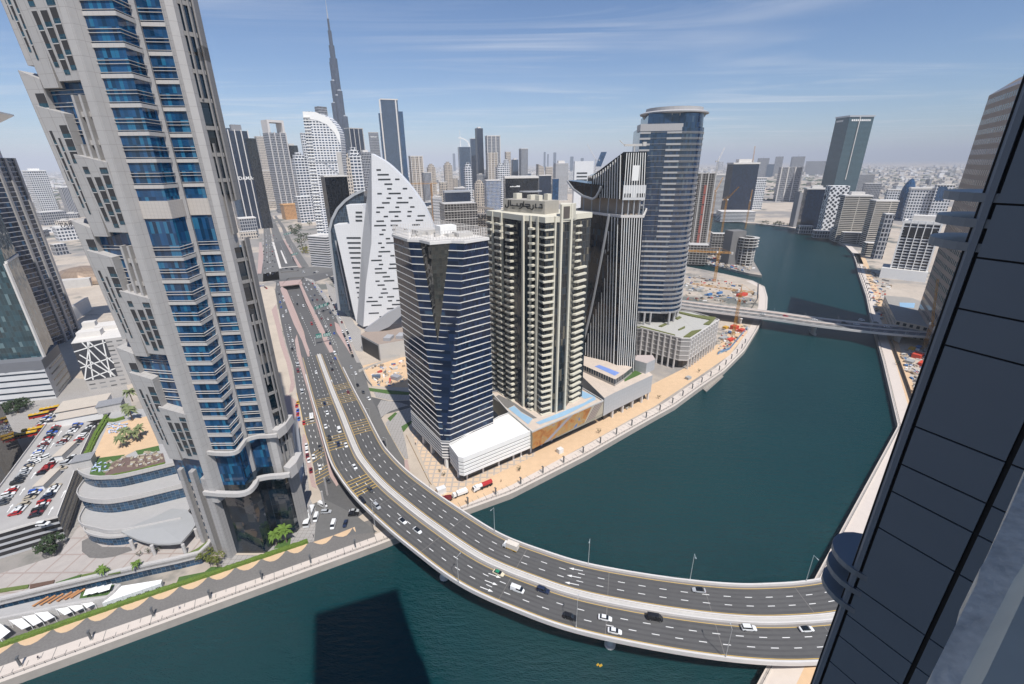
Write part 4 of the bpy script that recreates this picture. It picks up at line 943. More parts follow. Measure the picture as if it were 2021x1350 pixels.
for i, sh in enumerate((.5, .7, .6, .8, 1.2, .7)):
 a = f0.lerp(f1, (i + .5) / n); d = (f1 - f0).normalized(); o = Vector((d.y, -d.x, 0)) * .03
 for k in range(3): q.face([a + o + d * (k * .5 - .8 * sh) + Vector((0, 0, 1 + .25 * (k % 2))), a + o + d * (k * .5 - .8 * sh + .42) + Vector((0, 0, 1.0)), a + o + d * (k * .5 - .8 * sh + .3) + Vector((0, 0, 1.7)), a + o + d * (k * .5 - .8 * sh) + Vector((0, 0, 1.6))])
q.build('printed_marks', m_black, mq)
sheet(c4([(1380, 560), (1400, 510), (1600, 470), (1650, 430), (1740, 430), (1640, 500), (1420, 580)]), .06, m_grass, 'lawn', kind='structure')
sheet([(430, 1105), (460, 1095), (525, 1096), (540, 1060), (585, 1046), (600, 990), (610, 1066), (510, 1099), (440, 1122)], .06, m_pave, 'pavement', kind='structure')
sheet([(540, 1083), (548, 1070), (575, 1060), (572, 1078)], .1, m_grass, 'lawn', kind='structure')
sheet([(0, 800), (140, 745), (250, 760), (260, 800), (190, 830), (130, 830), (60, 850), (0, 900)], .05, m_pave, 'pavement', kind='structure')
sheet([(-60, 1140), (0, 1135), (118, 1095), (150, 1020), (165, 950), (200, 990), (130, 1090), (120, 1160), (-60, 1200)], .04, m_pave, 'pavement', kind='structure')
gar = thing('car_park_building', 'multi-storey car park with cars on its pale roof deck left of the hotel', 'car park', (-230, 195, 0))
GZ = 12.0
gp = GP([(-90, 1085), (93, 838), (130, 832), (187, 838), (160, 897), (113, 1022), (60, 1036), (-60, 1070)], GZ)
m_gdeck = M('garage_deck', (0.36, 0.345, 0.33), 0.9, var=0.1, scale=0.3, var2=0.16, scale2=0.08)
q = MB(); q.slab([(v.x, v.y) for v in gp], 0, GZ, 0, 1); q.build('storeys', [FAC('garage_face', (.42, .42, .43), (.02, .02, .022), 3.0, 40, 0, 1, .35, .95), m_gdeck], gar)
q = MB(); a = gp + gp[:1]; c = offline(a, .3); H = Vector((0, 0, 1.0)); q.ribbon([v + H for v in c], [v + H for v in a]); q.ribbon([v + H for v in a], a); q.ribbon(c, [v + H for v in c]); q.build('parapet', m_conw, gar)
def kiosk(px, z, w, d, h, ang, label, name='stair_block', parent=None, wall=None, roof=None):
 p = G(*px, z + h); t = thing(name, label, 'roof block', (p.x, p.y, z)); q = MB(); q.box((p.x, p.y, z), (w, d, h), ang); q.build('wall', wall or M('white_render', (.72, .71, .69), .8, var=.05, scale=.3), t)
 q = MB(); q.prism(off(rect(p.xy, w, d, ang), .5), z + h, z + h + .3); q.build('roof', roof or M('beige_roof', (.50, .44, .37), .9, var=.08), t)
GA = R(-57)
kiosk((128, 886), GZ, 3.5, 13, 2.8, R(-52) + math.pi / 2 - .0 + R(-22), 'long pale canopy block between parking rows, nearer the stairs of the upper deck')
kiosk((93, 942), GZ, 3.5, 13, 2.8, R(-52) + math.pi / 2 + R(-22), 'long pale canopy block between parking rows in the middle of the upper deck')
kiosk((160, 815), GZ, 22, 9, 4.5, R(27), 'white block with a wide beige roof at the far end of the parking deck')
kiosk((165, 795), GZ - 6, 24, 16, 8, R(27), 'beige flat-roofed hall beside the red bus lot')
q = MB(); q.poly(GP([(190, 800), (207, 793), (205, 815), (195, 820), (180, 812)], 9)); tag(q.build('red_awning', M('red_awning', (.55, .05, .05), .8, var=.06)), 'small red roof between the beige hall and the grey roof cabin', 'awning')
wb = thing('white_shed', 'plain white windowless shed at the bottom left corner beside a dark tree', 'shed', tuple(G(60, 1105, 0)))
wp = GP([(-60, 1090), (0, 1113), (75, 1100), (57, 1060), (55, 1045), (-80, 1060)], 0)
pw = [G(*p, 9).xy for p in ((-120, 1085), (0, 1047), (57, 1032), (68, 1014), (-40, 1035))]
q = MB(); q.slab([tuple(v) for v in pw], 0, 9, 0, 1); q.build('wall', [M('shed_white', (.66, .67, .68), .6, var=.04, grid=(4.5, 30), gcol=(.5, .5, .5), gw=.06), M('beige_roof', (0,) * 3)], wb)
lat = thing('lattice_building', 'low pale building with a dark front crossed by white lattice bars', 'building', tuple(G(170, 770, 0)))
LZ = HZ(G(168, 772, 0), 678)
q_a, q_b, q_d = G(140, 678, LZ), G(246, 664, LZ), G(166, 640, LZ); q_c = q_b + (q_d - q_a)
q = MB(); q.prism([tuple(v.xy) for v in (q_a, q_b, q_c, q_d)], 0, LZ, 0, 1); q.build('wall', [FAC('lattice_wall', (.42, .40, .38), (.2, .2, .2), 3.4, 6, .2, .8, .3, .6), m_concl], lat)
d = (q_b - q_a).normalized(); nrm = Vector((d.y, -d.x, 0)); fw, fz0, fz1 = (q_b - q_a).length * .62, LZ * .22, LZ - .4
def FP(u, z, o=.15): p = q_a + d * u + nrm * o; return Vector((p.x, p.y, z))
q = MB(); q.face([FP(0, fz0), FP(fw, fz0), FP(fw, fz1), FP(0, fz1)]); q.build('dark_front', M('dark_panel', (.045, .047, .055), .5, var=.1), lat)
q = MB(); hh = fz1 - fz0
for (u0, v0, u1, v1) in ((0, .35, 1, .5), (0, .78, 1, .92), (.02, .05, .55, 1), (.25, 0, .5, 1), (.1, .7, .9, 0), (0, .55, .6, 0), (.5, 1, 1, .35), (.8, 0, .95, 1), (.3, 1, .9, .0), (0, .02, 1, .2)):
 q.bar(FP(fw * u0, fz0 + hh * v0, .22), FP(fw * u1, fz0 + hh * v1, .22), .12, .75)
q.build('lattice', m_white, lat)
q = MB();
for (u, v, w_, dd, h_) in ((.3, .3, 14, 8, 4), (.65, .6, 18, 10, 3), (.2, .75, 8, 6, 5)):
 p = q_a + (q_b - q_a) * u + (q_d - q_a) * v; q = MB(); q.box((p.x, p.y, LZ), (w_, dd, h_), math.atan2(d.y, d.x)); q.build('plant_room', m_concl, lat)
lb_ = thing('glass_office_tower', 'teal glass office tower with a pale edge trim on a white podium', 'tower', tuple(G(60, 790, 0)))
pa, pb, pcn = G(112, 786, 0), G(141, 748, 0), G(-150, 812, 0)
PH = HZ(pa, 730); pdn = pb + (pcn - pa)
m_pwh = FAC('white_podium', (.60, .60, .60), (.02, .03, .045), 4.6, 60, .12, .8, .35, .62, .6)
q = MB(); q.prism([tuple(v.xy) for v in (pa, pb, pdn, pcn)], 0, PH); q.build('podium', m_pwh, lb_)
q = MB(); q.prism([tuple(v.xy) for v in (pa + (pb - pa) * .02, pb, pdn, pcn)], PH, PH + 7); q.build('podium_band', M('grey_band', (.16, .165, .18), .5, var=.05), lb_)
ta, tb2 = pa.lerp(pb, .25), pb; tcn = pcn.lerp(pdn, .25); tb2 = pb + (pdn - pb) * .03
m_lgl = GLASS('teal_office_glass', (.012, .045, .06), .05, bw=1.8, fh=3.8, mull=(.05, .09, .1), mw=.09, tilt=.03, var=.45, ior=1.65, lit=(.10, .17, .19), litp=.12)
q = MB(); q.prism([tuple(v.xy) for v in (ta, tb2, pdn, tcn)], PH + 7, 240); q.build('glass_shaft', m_lgl, lb_)
dd = (ta - tb2).normalized(); nn = (ta - tcn).normalized()
zt = HZ(ta, 520)
q = MB(); q.bar(ta + Vector((0, 0, PH + 7)), ta + Vector((0, 0, zt)), 1.4, 1.4); q.bar(ta + Vector((0, 0, zt)), tb2 + Vector((0, 0, zt + 1)), 1.4, 1.4); q.build('edge_trim', m_concl, lb_)
la = thing('ribbed_blue_tower', 'blue glass tower with pale stone ribs and a white flared roof at the far left', 'tower', tuple(G(140, 670, 0)))
ca, cb2, cc = G(129, 676, 0), G(159, 660, 0), G(95, 690, 0); cdn = cb2 + (cc - ca) * 1.6
LT = HZ(cb2, 312)
m_lbg = GLASS('ribbed_tower_glass', (.008, .02, .045), .06, bw=2.2, fh=4.0, mull=(.02, .03, .05), mw=.1, tilt=.02, var=.5, ior=1.6, slab=(.42, .42, .43), slabh=.55, lit=(.02, .08, .16), litp=.1)
q = MB(); q.prism([tuple(v.xy) for v in (ca, cb2, cdn, cc + (cc - ca) * .6)], 0, LT); q.build('glass_shaft', m_lbg, la)
dr = (cb2 - ca).normalized(); nr = Vector((dr.y, -dr.x, 0)); L_ = (cb2 - ca).length
for u in (.06, .52, .98):
 q = MB(); q.prism(rect((ca + dr * L_ * u + nr * .3).xy, 2.6, 1.6, math.atan2(dr.y, dr.x)), 0, LT + (6 if u < .5 else 0)); q.build('stone_rib', m_st2, la)
q = MB(); q.prism([tuple(v.xy) for v in (ca + dr * 1 + nr, ca.lerp(cb2, .5), cdn.lerp(cc, .5), cc + (cc - ca) * .6 + nr)], LT, LT + 24); q.build('upper_block', FAC('ribbed_top', (.48, .48, .5), (.01, .04, .08), 4, 9, .25, .8, .3, .75), la)
pk = ca.lerp(cdn, .35); q = MB(); rz_ = LT + 24
q.loft([[(*v, rz_) for v in rect(pk.xy, 16, 16, .5)], [(*v, rz_ + 9) for v in rect(pk.xy, 40, 40, .5)], [(*v, rz_ + 10) for v in rect(pk.xy, 40, 40, .5)]]); q.build('flared_roof', m_white, la)
dkb = thing('dark_glass_block', 'dark glass block cut off by the left frame edge above the car park', 'building', tuple(G(20, 960, 0)))
ga, gb, gc = G(22, 962, 0), G(47, 895, 0), G(-90, 930, 0); q = MB(); q.prism([tuple(v.xy) for v in (ga, gb, gb + (gc - ga), gc)], 0, HZ(gb, 800)); q.build('wall', GLASS('dark_block_glass', (.012, .016, .022), .06, bw=2.4, fh=3.6, mull=(.07, .07, .075), mw=.1, tilt=.03, var=.5, ior=1.6), dkb)
# ================================================================== towers on the far bank
def ringband(q, pts, z, h, d, closed=True, m=0, inset=.3):
 P = [Vector((p[0], p[1], z)) for p in pts]
 o = [Vector((*p, z)) for p in off([(p.x, p.y) for p in P], d)]; i = [Vector((*p, z)) for p in off([(p.x, p.y) for p in P], -inset)]
 H = Vector((0, 0, h)); n = len(P)
 ar = sum(P[k].x * P[(k + 1) % n].y - P[(k + 1) % n].x * P[k].y for k in range(n))
 idx = range(n)
 for k in idx:
  a, b = (k, (k + 1) % n) if ar > 0 else ((k + 1) % n, k)
  q.face([o[a], o[b], o[b] + H, o[a] + H], m); q.face([o[a] + H, o[b] + H, i[b] + H, i[a] + H], m); q.face([i[a], i[b], o[b], o[a]], m)
m_wb = M('white_band', (.66, .64, .61), .6, var=.05)
dk = thing('dark_banded_tower', 'dark navy glass tower with thin white storey bands and a notched corner', 'tower', (-36, 230, 0))
m_dkg = GLASS('navy_glass', (.010, .021, .05), .05, bw=1.45, fh=1.775, mull=(.018, .028, .05), mw=.07, tilt=.022, var=.45, ior=1.33, lit=(.03, .06, .10), litp=.05)
m_dkg2 = GLASS('notch_glass', (.018, .022, .02), .04, bw=1.5, fh=1.775, mull=(.03, .035, .035), mw=.06, tilt=.06, var=.5, ior=1.75)
A_, Cn, Gn, Bk = Vector((-61, 239.5)), (Vector((-38, 206.4)), Vector((-34.2, 206.2))), Vector((-11.2, 225.2)), Vector((-38, 259))
topL, topR = Vector((-49.6, 222.6)), Vector((-21.8, 215.4))
Z0, Z1 = 7.0, 121.0
def cl_(z): f = max(0, (z - 14) / (Z1 - 14)); return Cn[0].lerp(topL, f), Cn[1].lerp(topR, f)
def dkfoot(z): a, c = cl_(z); return [A_, a, c, Gn, Bk]
q = MB(); q.loft([[(*p, z) for p in dkfoot(z)] for z in (Z0, 14, Z1)], capm=0); q.build('glass_shaft', m_dkg, dk)
nD, nC, nE = Vector((-37.4, 213.2)), Vector((-43.6, 221.0)), Vector((-28.2, 217.4))
q = MB(); q.prism([nC, nD, nE, Vector((-33, 226))], 52, Z1 + .1); q.build('notch_prism', m_dkg2, dk)
z = 120.2 - 3.55; k = 0
while z > 16:
 q = MB(); P = dkfoot(z); ringband(q, [tuple(p) for p in P], z, .38, .2); q.build('storey_band', m_wb, dk); z -= 3.55; k += 1
q = MB(); ringband(q, [tuple(p) for p in (A_, topL, nC, nD, nE, topR, Gn, Bk)], 120.2, 1.3, .5); q.build('cornice', m_wb, dk)
for zz in (15.8, 14.0, 12.2, 10.4, 8.6, 7.0):
 q = MB(); ringband(q, [tuple(p) for p in dkfoot(zz)], zz, .75, .35); q.build('lower_band', m_wb, dk)
q = MB(); q.slab([tuple(p) for p in (A_, topL, nC, nD, nE, topR, Gn, Bk)], 121.0, 121.6); q.build('roof', m_concl, dk)
q = MB(); rim = [tuple(p) for p in off([tuple(p) for p in (A_, topL, nC, nD, nE, topR, Gn, Bk)], -.3)]
for a, c in zip(rim, rim[1:] + rim[:1]):
 a, c = Vector((*a, 121.6)), Vector((*c, 121.6)); L = (c - a).length; n = max(1, round(L / 1.5))
 for i in range(n): p = a.lerp(c, i / n); q.bar(p, p + Vector((0, 0, 4.4)), .22, .22)
 for h in (1.3, 2.8, 4.3): q.bar(a + Vector((0, 0, h)), c + Vector((0, 0, h)), .12, .12)
q.build('roof_screen', m_conw, dk)
for (x, y, w, d, h, nm) in ((-33, 236, 9, 6, 4.6, 'lift_room'), (-44, 240, 12, 8, 2.2, 'plant_deck'), (-24, 230, 8, 7, 2.0, 'plant_deck')):
 q = MB(); q.box((x, y, 121.6), (w, d, h), .6); q.build(nm, m_white if nm == 'lift_room' else m_conc, dk)
q = MB()
for k in range(26):
 x, y = rnd.uniform(-50, -20), 0; y = 226 + rnd.uniform(0, 18) + abs(x + 35) * .2; q.box((x, y, 121.6), (rnd.uniform(1, 3.5), rnd.uniform(1, 2.5), rnd.uniform(.6, 1.6)), .6)
tag(q.build('roof_equipment', m_conc, dk), kind='stuff')
for px in ((880, 924), (852, 895), (836, 876)):
 p = G(*px, 0); q = MB(); q.box((p.x + .5, p.y + .8, 0), (1.7, 1.7, 7.2), .75); q.build('column', m_white, dk)
pw_ = thing('white_podium', 'low white podium with horizontal louvre bands on columns beside the dark tower', 'podium', (-8, 212, 0))
PP = [Vector((-33.4, 203.8)), Vector((-27.6, 193.2)), Vector((-25.2, 192.4)), Vector((10.2, 216.8)), Vector((-2.4, 236)), Vector((-8, 232))]
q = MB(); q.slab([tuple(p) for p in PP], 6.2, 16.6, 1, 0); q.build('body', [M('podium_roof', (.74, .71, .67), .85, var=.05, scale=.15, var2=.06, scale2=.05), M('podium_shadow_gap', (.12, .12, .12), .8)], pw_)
for zz in (6.0, 8.1, 10.2, 12.3, 14.4, 15.9):
 q = MB(); ringband(q, [tuple(p) for p in PP], zz, 1.45 if zz < 15 else 1.3, .35); q.build('louvre_band', m_white, pw_)
for px in ((905, 944), (922, 947), (954, 934), (985, 921), (1014, 909), (1029, 903), (1048, 895)):
 p = G(*px, 0); q = MB(); q.tube((p.x - .2, p.y + 1.0, 0), (p.x - .2, p.y + 1.0, 6.1), .55, n=10); q.build('column', m_white, pw_)
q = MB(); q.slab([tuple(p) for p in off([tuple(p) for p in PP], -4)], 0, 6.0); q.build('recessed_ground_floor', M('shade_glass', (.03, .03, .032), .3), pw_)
be = thing('cream_balcony_tower', 'cream residential tower with stacked balconies and dark lettering along its roof wall', 'tower', (15, 255, 0))
m_cream = M('cream_render', (.62, .585, .48), .8, var=.05, scale=.4, grid=(60, 3.7), gcol=(.42, .38, .30), gw=.06)
m_creamd = M('cream_recess', (.30, .28, .22), .8, var=.08)
m_bgls = GLASS('apartment_glass', (.012, .02, .028), .07, bw=1.3, fh=3.7, mull=(.12, .11, .09), mw=.09, tilt=.02, var=.6, ior=1.55, lit=(.12, .11, .085), litp=.1)
BE = [(-13.5, 272), (6.2, 243.8), (10.5, 242.0), (13.2, 239.2), (17.3, 233.4), (22.0, 236.0), (25.4, 236.2), (30.8, 239.6), (35.0, 248.5), (44, 256), (16, 288)]
ZB0, ZB1 = 17.0, 127.0
q = MB(); q.slab(BE, ZB0, ZB1); q.build('glazed_shaft', m_bgls, be)
q = MB(); q.slab(off(BE, .35), ZB1, 129.8); q.build('roof_parapet', m_cream, be)
nf = 29; fh = (ZB1 - ZB0) / nf
def slabb(poly, z, h, name, mat=m_cream): q = MB(); q.slab(poly, z, z + h); return q.build(name, mat, be)
def lerp2(a, c, t): return (a[0] + (c[0] - a[0]) * t, a[1] + (c[1] - a[1]) * t)
nl = Vector((-28.2, -19.7)).normalized()                       # outward of the left face
nl = Vector((-(272 - 243.8), -(6.2 + 13.5))).normalized()
for k in range(nf):
 z = ZB0 + k * fh
 for (t0, t1, o) in ((.04, .18, 2.0), (.30, .47, 2.4), (.58, .76, 2.4)):
  if k > nf - 7 and t0 == .58: t0, t1 = .62, .76
  a, c = lerp2(BE[0], BE[1], t0), lerp2(BE[0], BE[1], t1)
  slabb([a, c, (c[0] + nl.x * o, c[1] + nl.y * o), (a[0] + nl.x * o, a[1] + nl.y * o)], z - .15, .95, 'balcony')
 a, c = (11.0, 241.6), (13.1, 239.6)
 slabb([a, c, (c[0] - 1.9, c[1] - 2.0), (a[0] - 2.2, a[1] - 1.6)], z - .15, .95, 'balcony')
 o = 1.5 if k < nf - 6 else .5
 slabb([(14.6, 237.2), (17.2 - .3 * o, 233.3 - .9 * o), (22.2 + .4 * o, 235.9 - .8 * o), (22.0, 237), (17.6, 235.6)], z - .15, .9, 'corner_balcony')
 if k < nf - 6: slabb([(34.6, 247.4), (36.6, 246.6), (42.4, 252.2), (41.2, 254)], z - .1, .95, 'side_balcony')
 else: slabb([(34.6, 247.4), (35.9, 246.9), (38.5, 250), (37.5, 251.5)], z - .1, .8, 'side_balcony')
for (x, y, w, d, z0, z1) in ((13.9, 238.2, 1.5, 1.5, ZB0, 129.9), (22.4, 235.8, .9, 1.3, ZB0, 129.9), (25.6, 235.8, 1.2, 1.2, ZB0, 135.6), (30.9, 239.2, 1.2, 1.4, ZB0, 135.6), (6.4, 243.3, 1.0, 1.4, ZB0, 129.9), (-5.2, 259.2, 1.1, 1.5, ZB0 + 62, 129.9), (-10.4, 267, 1.0, 1.4, ZB0 + 70, 129.9), (10.2, 241.6, .8, 1.0, ZB0, 129.9)):
 q = MB(); q.box((x, y, z0), (w, d, z1 - z0), .6); q.build('pier', m_cream, be)
q = MB(); q.slab([(25.0, 235.4), (31.6, 239.0), (34, 245), (26, 247)], 128, 135.6); q.build('top_frame', m_cream, be)
q = MB(); d_ = Vector((5.9, 3.4)).normalized(); a = Vector((26.2, 235.95)); c = a + d_ * 4.2
q.face([(a.x + .1, a.y - .14, 128.8), (c.x + .1, c.y - .14, 128.8), (c.x + .1, c.y - .14, 134.6), (a.x + .1, a.y - .14, 134.6)]); q.build('brown_panel', M('brown_panel', (.10, .085, .075), .7), be)
S0, S1 = Vector((-4.2, 266.5)), Vector((17.8, 246.5))
q = MB(); q.slab([tuple(S0), tuple(S1), (26, 255), (3, 275)], 129.0, 136.4); q.build('roof_block', M('taupe_render', (.36, .335, .29), .8, var=.05, grid=(3, 2.4), gcol=(.28, .26, .22), gw=.06), be)
for (x, y, w, h) in ((4, 268, 4, 3), (12, 262, 5, 2.4), (20, 256, 3, 3.2), (15, 252, 2.6, 2.8)):
 q = MB(); q.box((x, y, 136.4), (w, 3, h), .7); q.build('roof_unit', m_cream, be)
sd_ = (S1 - S0).normalized(); so = Vector((sd_.y, -sd_.x)); SL = (S1 - S0).length
def SP(u, v): p = S0 + sd_ * (u * SL) + so * .35; return Vector((p.x, p.y, 129.6 + v * 6.4))
strokes = [[(.9, .80), (.94, .80), (.95, .52), (.86, .52)], [(.80, .82), (.80, .52), (.83, .52)], [(.74, .72), (.75, .50), (.72, .36), (.69, .34)],
           [(.56, .74), (.66, .74), (.67, .60), (.58, .54), (.62, .42), (.68, .44)], [(.60, .56), (.52, .56)], [(.52, .95), (.52, .56)], [(.44, .56), (.44, .76), (.49, .76), (.49, .56), (.45, .40), (.41, .38)], [(.44, .56), (.36, .56), (.36, .76)], [(.36, .56), (.20, .56), (.19, .98)], [(.24, .62), (.24, .56)],
           [(.145, .98), (.145, .50), (.11, .38), (.065, .42), (.065, .60)]]
for s_ in strokes:
 q = MB()
 for a, c in zip(s_, s_[1:]):
  p, r = SP(*a), SP(*c); d = (r - p).normalized() * .18; nz_ = d.cross(Vector((so.x, so.y, 0))).normalized() * .26; o3 = Vector((so.x, so.y, 0)) * .3
  q.face([p - d - nz_, r + d - nz_, r + d + nz_, p - d + nz_]); q.face([p - d - nz_ - o3, p - d + nz_ - o3, r + d + nz_ - o3, r + d - nz_ - o3])
  for e in (nz_, -nz_): q.face([p - d + e, r + d + e, r + d + e - o3, p - d + e - o3])
 q.build('letter', m_black, be)
q = MB()
for u, v in ((.285, .36), (.245, .36)): p = SP(u, v); t_ = Vector((sd_.x, sd_.y, 0)) * .3; q.face([p - t_ - Vector((0, 0, .3)), p + t_ - Vector((0, 0, .3)), p + t_ + Vector((0, 0, .3)), p - t_ + Vector((0, 0, .3))])
q.build('letter_dots', m_black, be)
mu = thing('mural_podium', 'low podium with an orange and blue mural front and pale blue pool terrace on top', 'podium', (33, 238, 0))
MP = [(10.6, 214.6), (56.3, 249.0), (40, 276), (-14, 262), (-2.4, 236.2)]
m_mroof = M('terrace_sand', (.55, .46, .38), .9, var=.15, scale=.3)
q = MB(); q.slab(MP, 6.3, 17.0, 0, 1); q.build('body', [m_creamd, m_mroof], mu)
def mural_mat():
 m, nt, nd, l, b = _nt('mural_paint')
 tc = nd.new('ShaderNodeTexCoord'); uv = nd.new('ShaderNodeSeparateXYZ'); l.new(tc.outputs['UV'], uv.inputs[0])
 sx = mth(nd, l, 'DIVIDE', uv.outputs[0], 57.0); sy = mth(nd, l, 'DIVIDE', uv.outputs[1], 10.7)
 n = nd.new('ShaderNodeTexNoise'); n.inputs['Scale'].default_value = .16; n.inputs['Detail'].default_value = 4; n.inputs['Distortion'].default_value = 1.2; l.new(tc.outputs['UV'], n.inputs['Vector'])
 r = nd.new('ShaderNodeValToRGB'); e = r.color_ramp.elements; e[0].position = .36; e[0].color = (.30, .11, .03, 1); e[1].position = .66; e[1].color = (.10, .18, .36, 1)
 x = e.new(.46); x.color = (.42, .19, .05, 1); x = e.new(.53); x.color = (.33, .22, .10, 1); x = e.new(.60); x.color = (.45, .26, .06, 1); l.new(n.outputs['Fac'], r.inputs[0])
 ch = nd.new('ShaderNodeTexChecker'); ch.inputs['Scale'].default_value = .5; ch.inputs['Color1'].default_value = (.9, .9, .9, 1); ch.inputs['Color2'].default_value = (1, 1, 1, 1); l.new(tc.outputs['UV'], ch.inputs['Vector'])
 c = mixc(nd, l, mth(nd, l, 'GREATER_THAN', mth(nd, l, 'ADD', sx, mth(nd, l, 'MULTIPLY', sy, -.12)), .70), r.outputs[0], (.42, .37, .28))
 d1 = mth(nd, l, 'ABSOLUTE', mth(nd, l, 'SUBTRACT', mth(nd, l, 'SUBTRACT', sx, mth(nd, l, 'MULTIPLY', sy, .34)), .17)); c = mixc(nd, l, mth(nd, l, 'LESS_THAN', d1, .035), c, (.30, .28, .30))
 st = mth(nd, l, 'FRACT', mth(nd, l, 'MULTIPLY', mth(nd, l, 'SUBTRACT', sx, mth(nd, l, 'MULTIPLY', sy, .15)), 34)); d2 = mth(nd, l, 'ABSOLUTE', mth(nd, l, 'SUBTRACT', mth(nd, l, 'SUBTRACT', sx, mth(nd, l, 'MULTIPLY', sy, .15)), .78))
 c2 = mixc(nd, l, mth(nd, l, 'LESS_THAN', st, .5), (.16, .12, .12), (.40, .34, .28)); c = mixc(nd, l, mth(nd, l, 'LESS_THAN', d2, .07), c, c2)
 l.new(c, b.inputs['Base Color']); b.inputs['Roughness'].default_value = .55; return m
q = MB(); a, c = Vector((10.6, 214.6, 0)), Vector((56.3, 249.0, 0)); d = (c - a).normalized(); o = Vector((d.y, -d.x, 0)) * .15; LM = (c - a).length
q.face([a + o + Vector((0, 0, 6.3)), c + o + Vector((0, 0, 8.5)), c + o + Vector((0, 0, 17)), a + o + Vector((0, 0, 17))], 0, [(0, 0), (LM, 2.2), (LM, 10.7), (0, 10.7)]); q.build('mural', mural_mat(), mu)
for px in ((1055, 888), (1073, 882), (1093, 873), (1113, 863), (1131, 854), (1148, 845), (1165, 838), (1182, 829)):
 p = G(*px, 0); q = MB(); q.box((p.x - 1.5, p.y + 1.5, 0), (1.3, 1.3, 6.4), .64); q.build('column', m_conw, mu)
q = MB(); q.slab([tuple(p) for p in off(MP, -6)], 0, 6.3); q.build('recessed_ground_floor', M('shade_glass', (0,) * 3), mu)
q = MB(); ringband(q, MP, 16.9, .9, .15, inset=.5); q.build('parapet', m_conc, mu)
m_pool = M('pale_blue_pool', (.28, .44, .58), .35, var=.05, scale=.2)
c2_ = lambda pts: sc((780, 560), 3.963, pts)
for k, px in enumerate(([(885, 975), (930, 955), (990, 1010), (1075, 1055), (1040, 1100)], [(1100, 1085), (1480, 930), (1560, 880), (1570, 905), (1330, 1030), (1130, 1100)], [(1380, 800), (1560, 880), (1480, 900), (1370, 830)])):
 q = MB(); q.poly(GP(c2_(px), 17.12)); q.build('pool', m_pool, mu)
q = MB(); q.poly(GP(c2_([(765, 895), (810, 868), (930, 930), (1110, 1050), (1080, 1055), (985, 1000), (930, 950), (880, 975)]), 17.06)); q.build('dark_paving', m_gravel, mu)
bt = thing('black_finned_tower', 'black glass tower with white vertical fins and a sloping open-storeyed crown', 'tower', (72, 310, 0))
m_bkg = GLASS('black_glass', (.006, .009, .014), .05, bw=1.5, fh=3.8, mull=(.012, .016, .022), mw=.06, tilt=.02, var=.5, ior=1.33, lit=(.01, .03, .05), litp=.12)
BB = [Vector((72.5, 287.4)), Vector((84.6, 286.0)), Vector((100, 330)), Vector((60, 352)), Vector((46.5, 326))]
BTp = [Vector((67.8, 287.8)), Vector((81.2, 287.0)), Vector((95, 330)), Vector((57, 350)), Vector((44, 329))]
def bl(i, z): f = (z - 20) / (124 - 20); p = BB[i].lerp(BTp[i], f); return Vector((p.x, p.y, z))
q = MB(); q.loft([[bl(i, z) for i in range(5)] for z in (20, 124)]); q.build('glass_shaft', m_bkg, bt)
def fin_line(p0, p1, out, w=.42, d=.55):
 q = MB(); o = Vector((out.x, out.y, 0)) * d; s = Vector((-out.y, out.x, 0)) * (w / 2)
 A = [p0 - s, p0 - s + o, p0 + s + o, p0 + s]; B = [p1 - s, p1 - s + o, p1 + s + o, p1 + s]
 for k in range(4): q.face([A[k], A[(k + 1) % 4], B[(k + 1) % 4], B[k]])
 q.face(B); q.build('fin', m_white, bt)
nR = Vector((-0.1, -1)).normalized(); nR = Vector((BB[1].y - BB[0].y, -(BB[1].x - BB[0].x))).normalized(); nL = Vector((BB[0].y - BB[4].y, -(BB[0].x - BB[4].x))).normalized()
nR = nR if nR.y < 0 else -nR; nL = nL if nL.y < 0 else -nL
for k in range(9):
 t = (k + .4) / 9; fin_line(bl(0, 20).lerp(bl(1, 20), t), bl(0, 123).lerp(bl(1, 123), t), nR)
 fin_line(Vector((*BTp[0].lerp(BTp[1], t), 135)), Vector((*BTp[0].lerp(BTp[1], t), 160)) + Vector((-1.5, 0, 0)) * t, nR)
def strut_t(z):                                                    # where the curved grey strut crosses the left flank
 f = (z - 22) / 102; return .80 - .60 * f ** .75
tops = {}
for k in range(1, 15):
 t = k / 18.0; zt_ = 123.0
 if t > .20:
  lo_, hi_ = 22, 123
  for _ in range(30):
   m_ = (lo_ + hi_) / 2
   if strut_t(m_) > t: lo_ = m_
   else: hi_ = m_
  zt_ = lo_ - 5
 if zt_ > 25: fin_line(bl(0, 21).lerp(bl(4, 21), t), bl(0, zt_).lerp(bl(4, zt_), t), nL)
q = MB(); zs_ = [22 + 102 * i / 16 for i in range(17)]; pts_ = [bl(0, z).lerp(bl(4, z), strut_t(z)) + Vector((nL.x, nL.y, 0)) * .9 for z in zs_]
for a, c in zip(pts_, pts_[1:]): q.bar(a, c, 1.3, 1.3)
q.build('curved_strut', m_steel, bt)
q = MB(); T5 = [tuple(p) for p in BTp]; ringband(q, T5, 123.2, 1.6, .5); q.build('terrace_band', m_conw, bt)
q = MB(); q.slab(off(T5, -4), 124, 134); q.build('open_storey', M('tan_render', (.40, .32, .25), .85, var=.08), bt)
for t in (.04, .3, .55, .8, .98):
 p = BTp[0].lerp(BTp[1], t); q = MB(); q.tube((p.x, p.y + .8, 124), (p.x, p.y + .8, 134.5), .4, n=8); q.build('column', m_steel, bt)
for t in (.12, .28, .45, .62, .8):
 p = BTp[0].lerp(BTp[4], t); q = MB(); q.tube((p.x + .8, p.y + .5, 124), (p.x + .8, p.y + .5, 134.5), .35, n=8); q.build('column', m_steel, bt)
LE = BTp[0].lerp(BTp[4], .62)
q = MB()                                                            # sloping crown
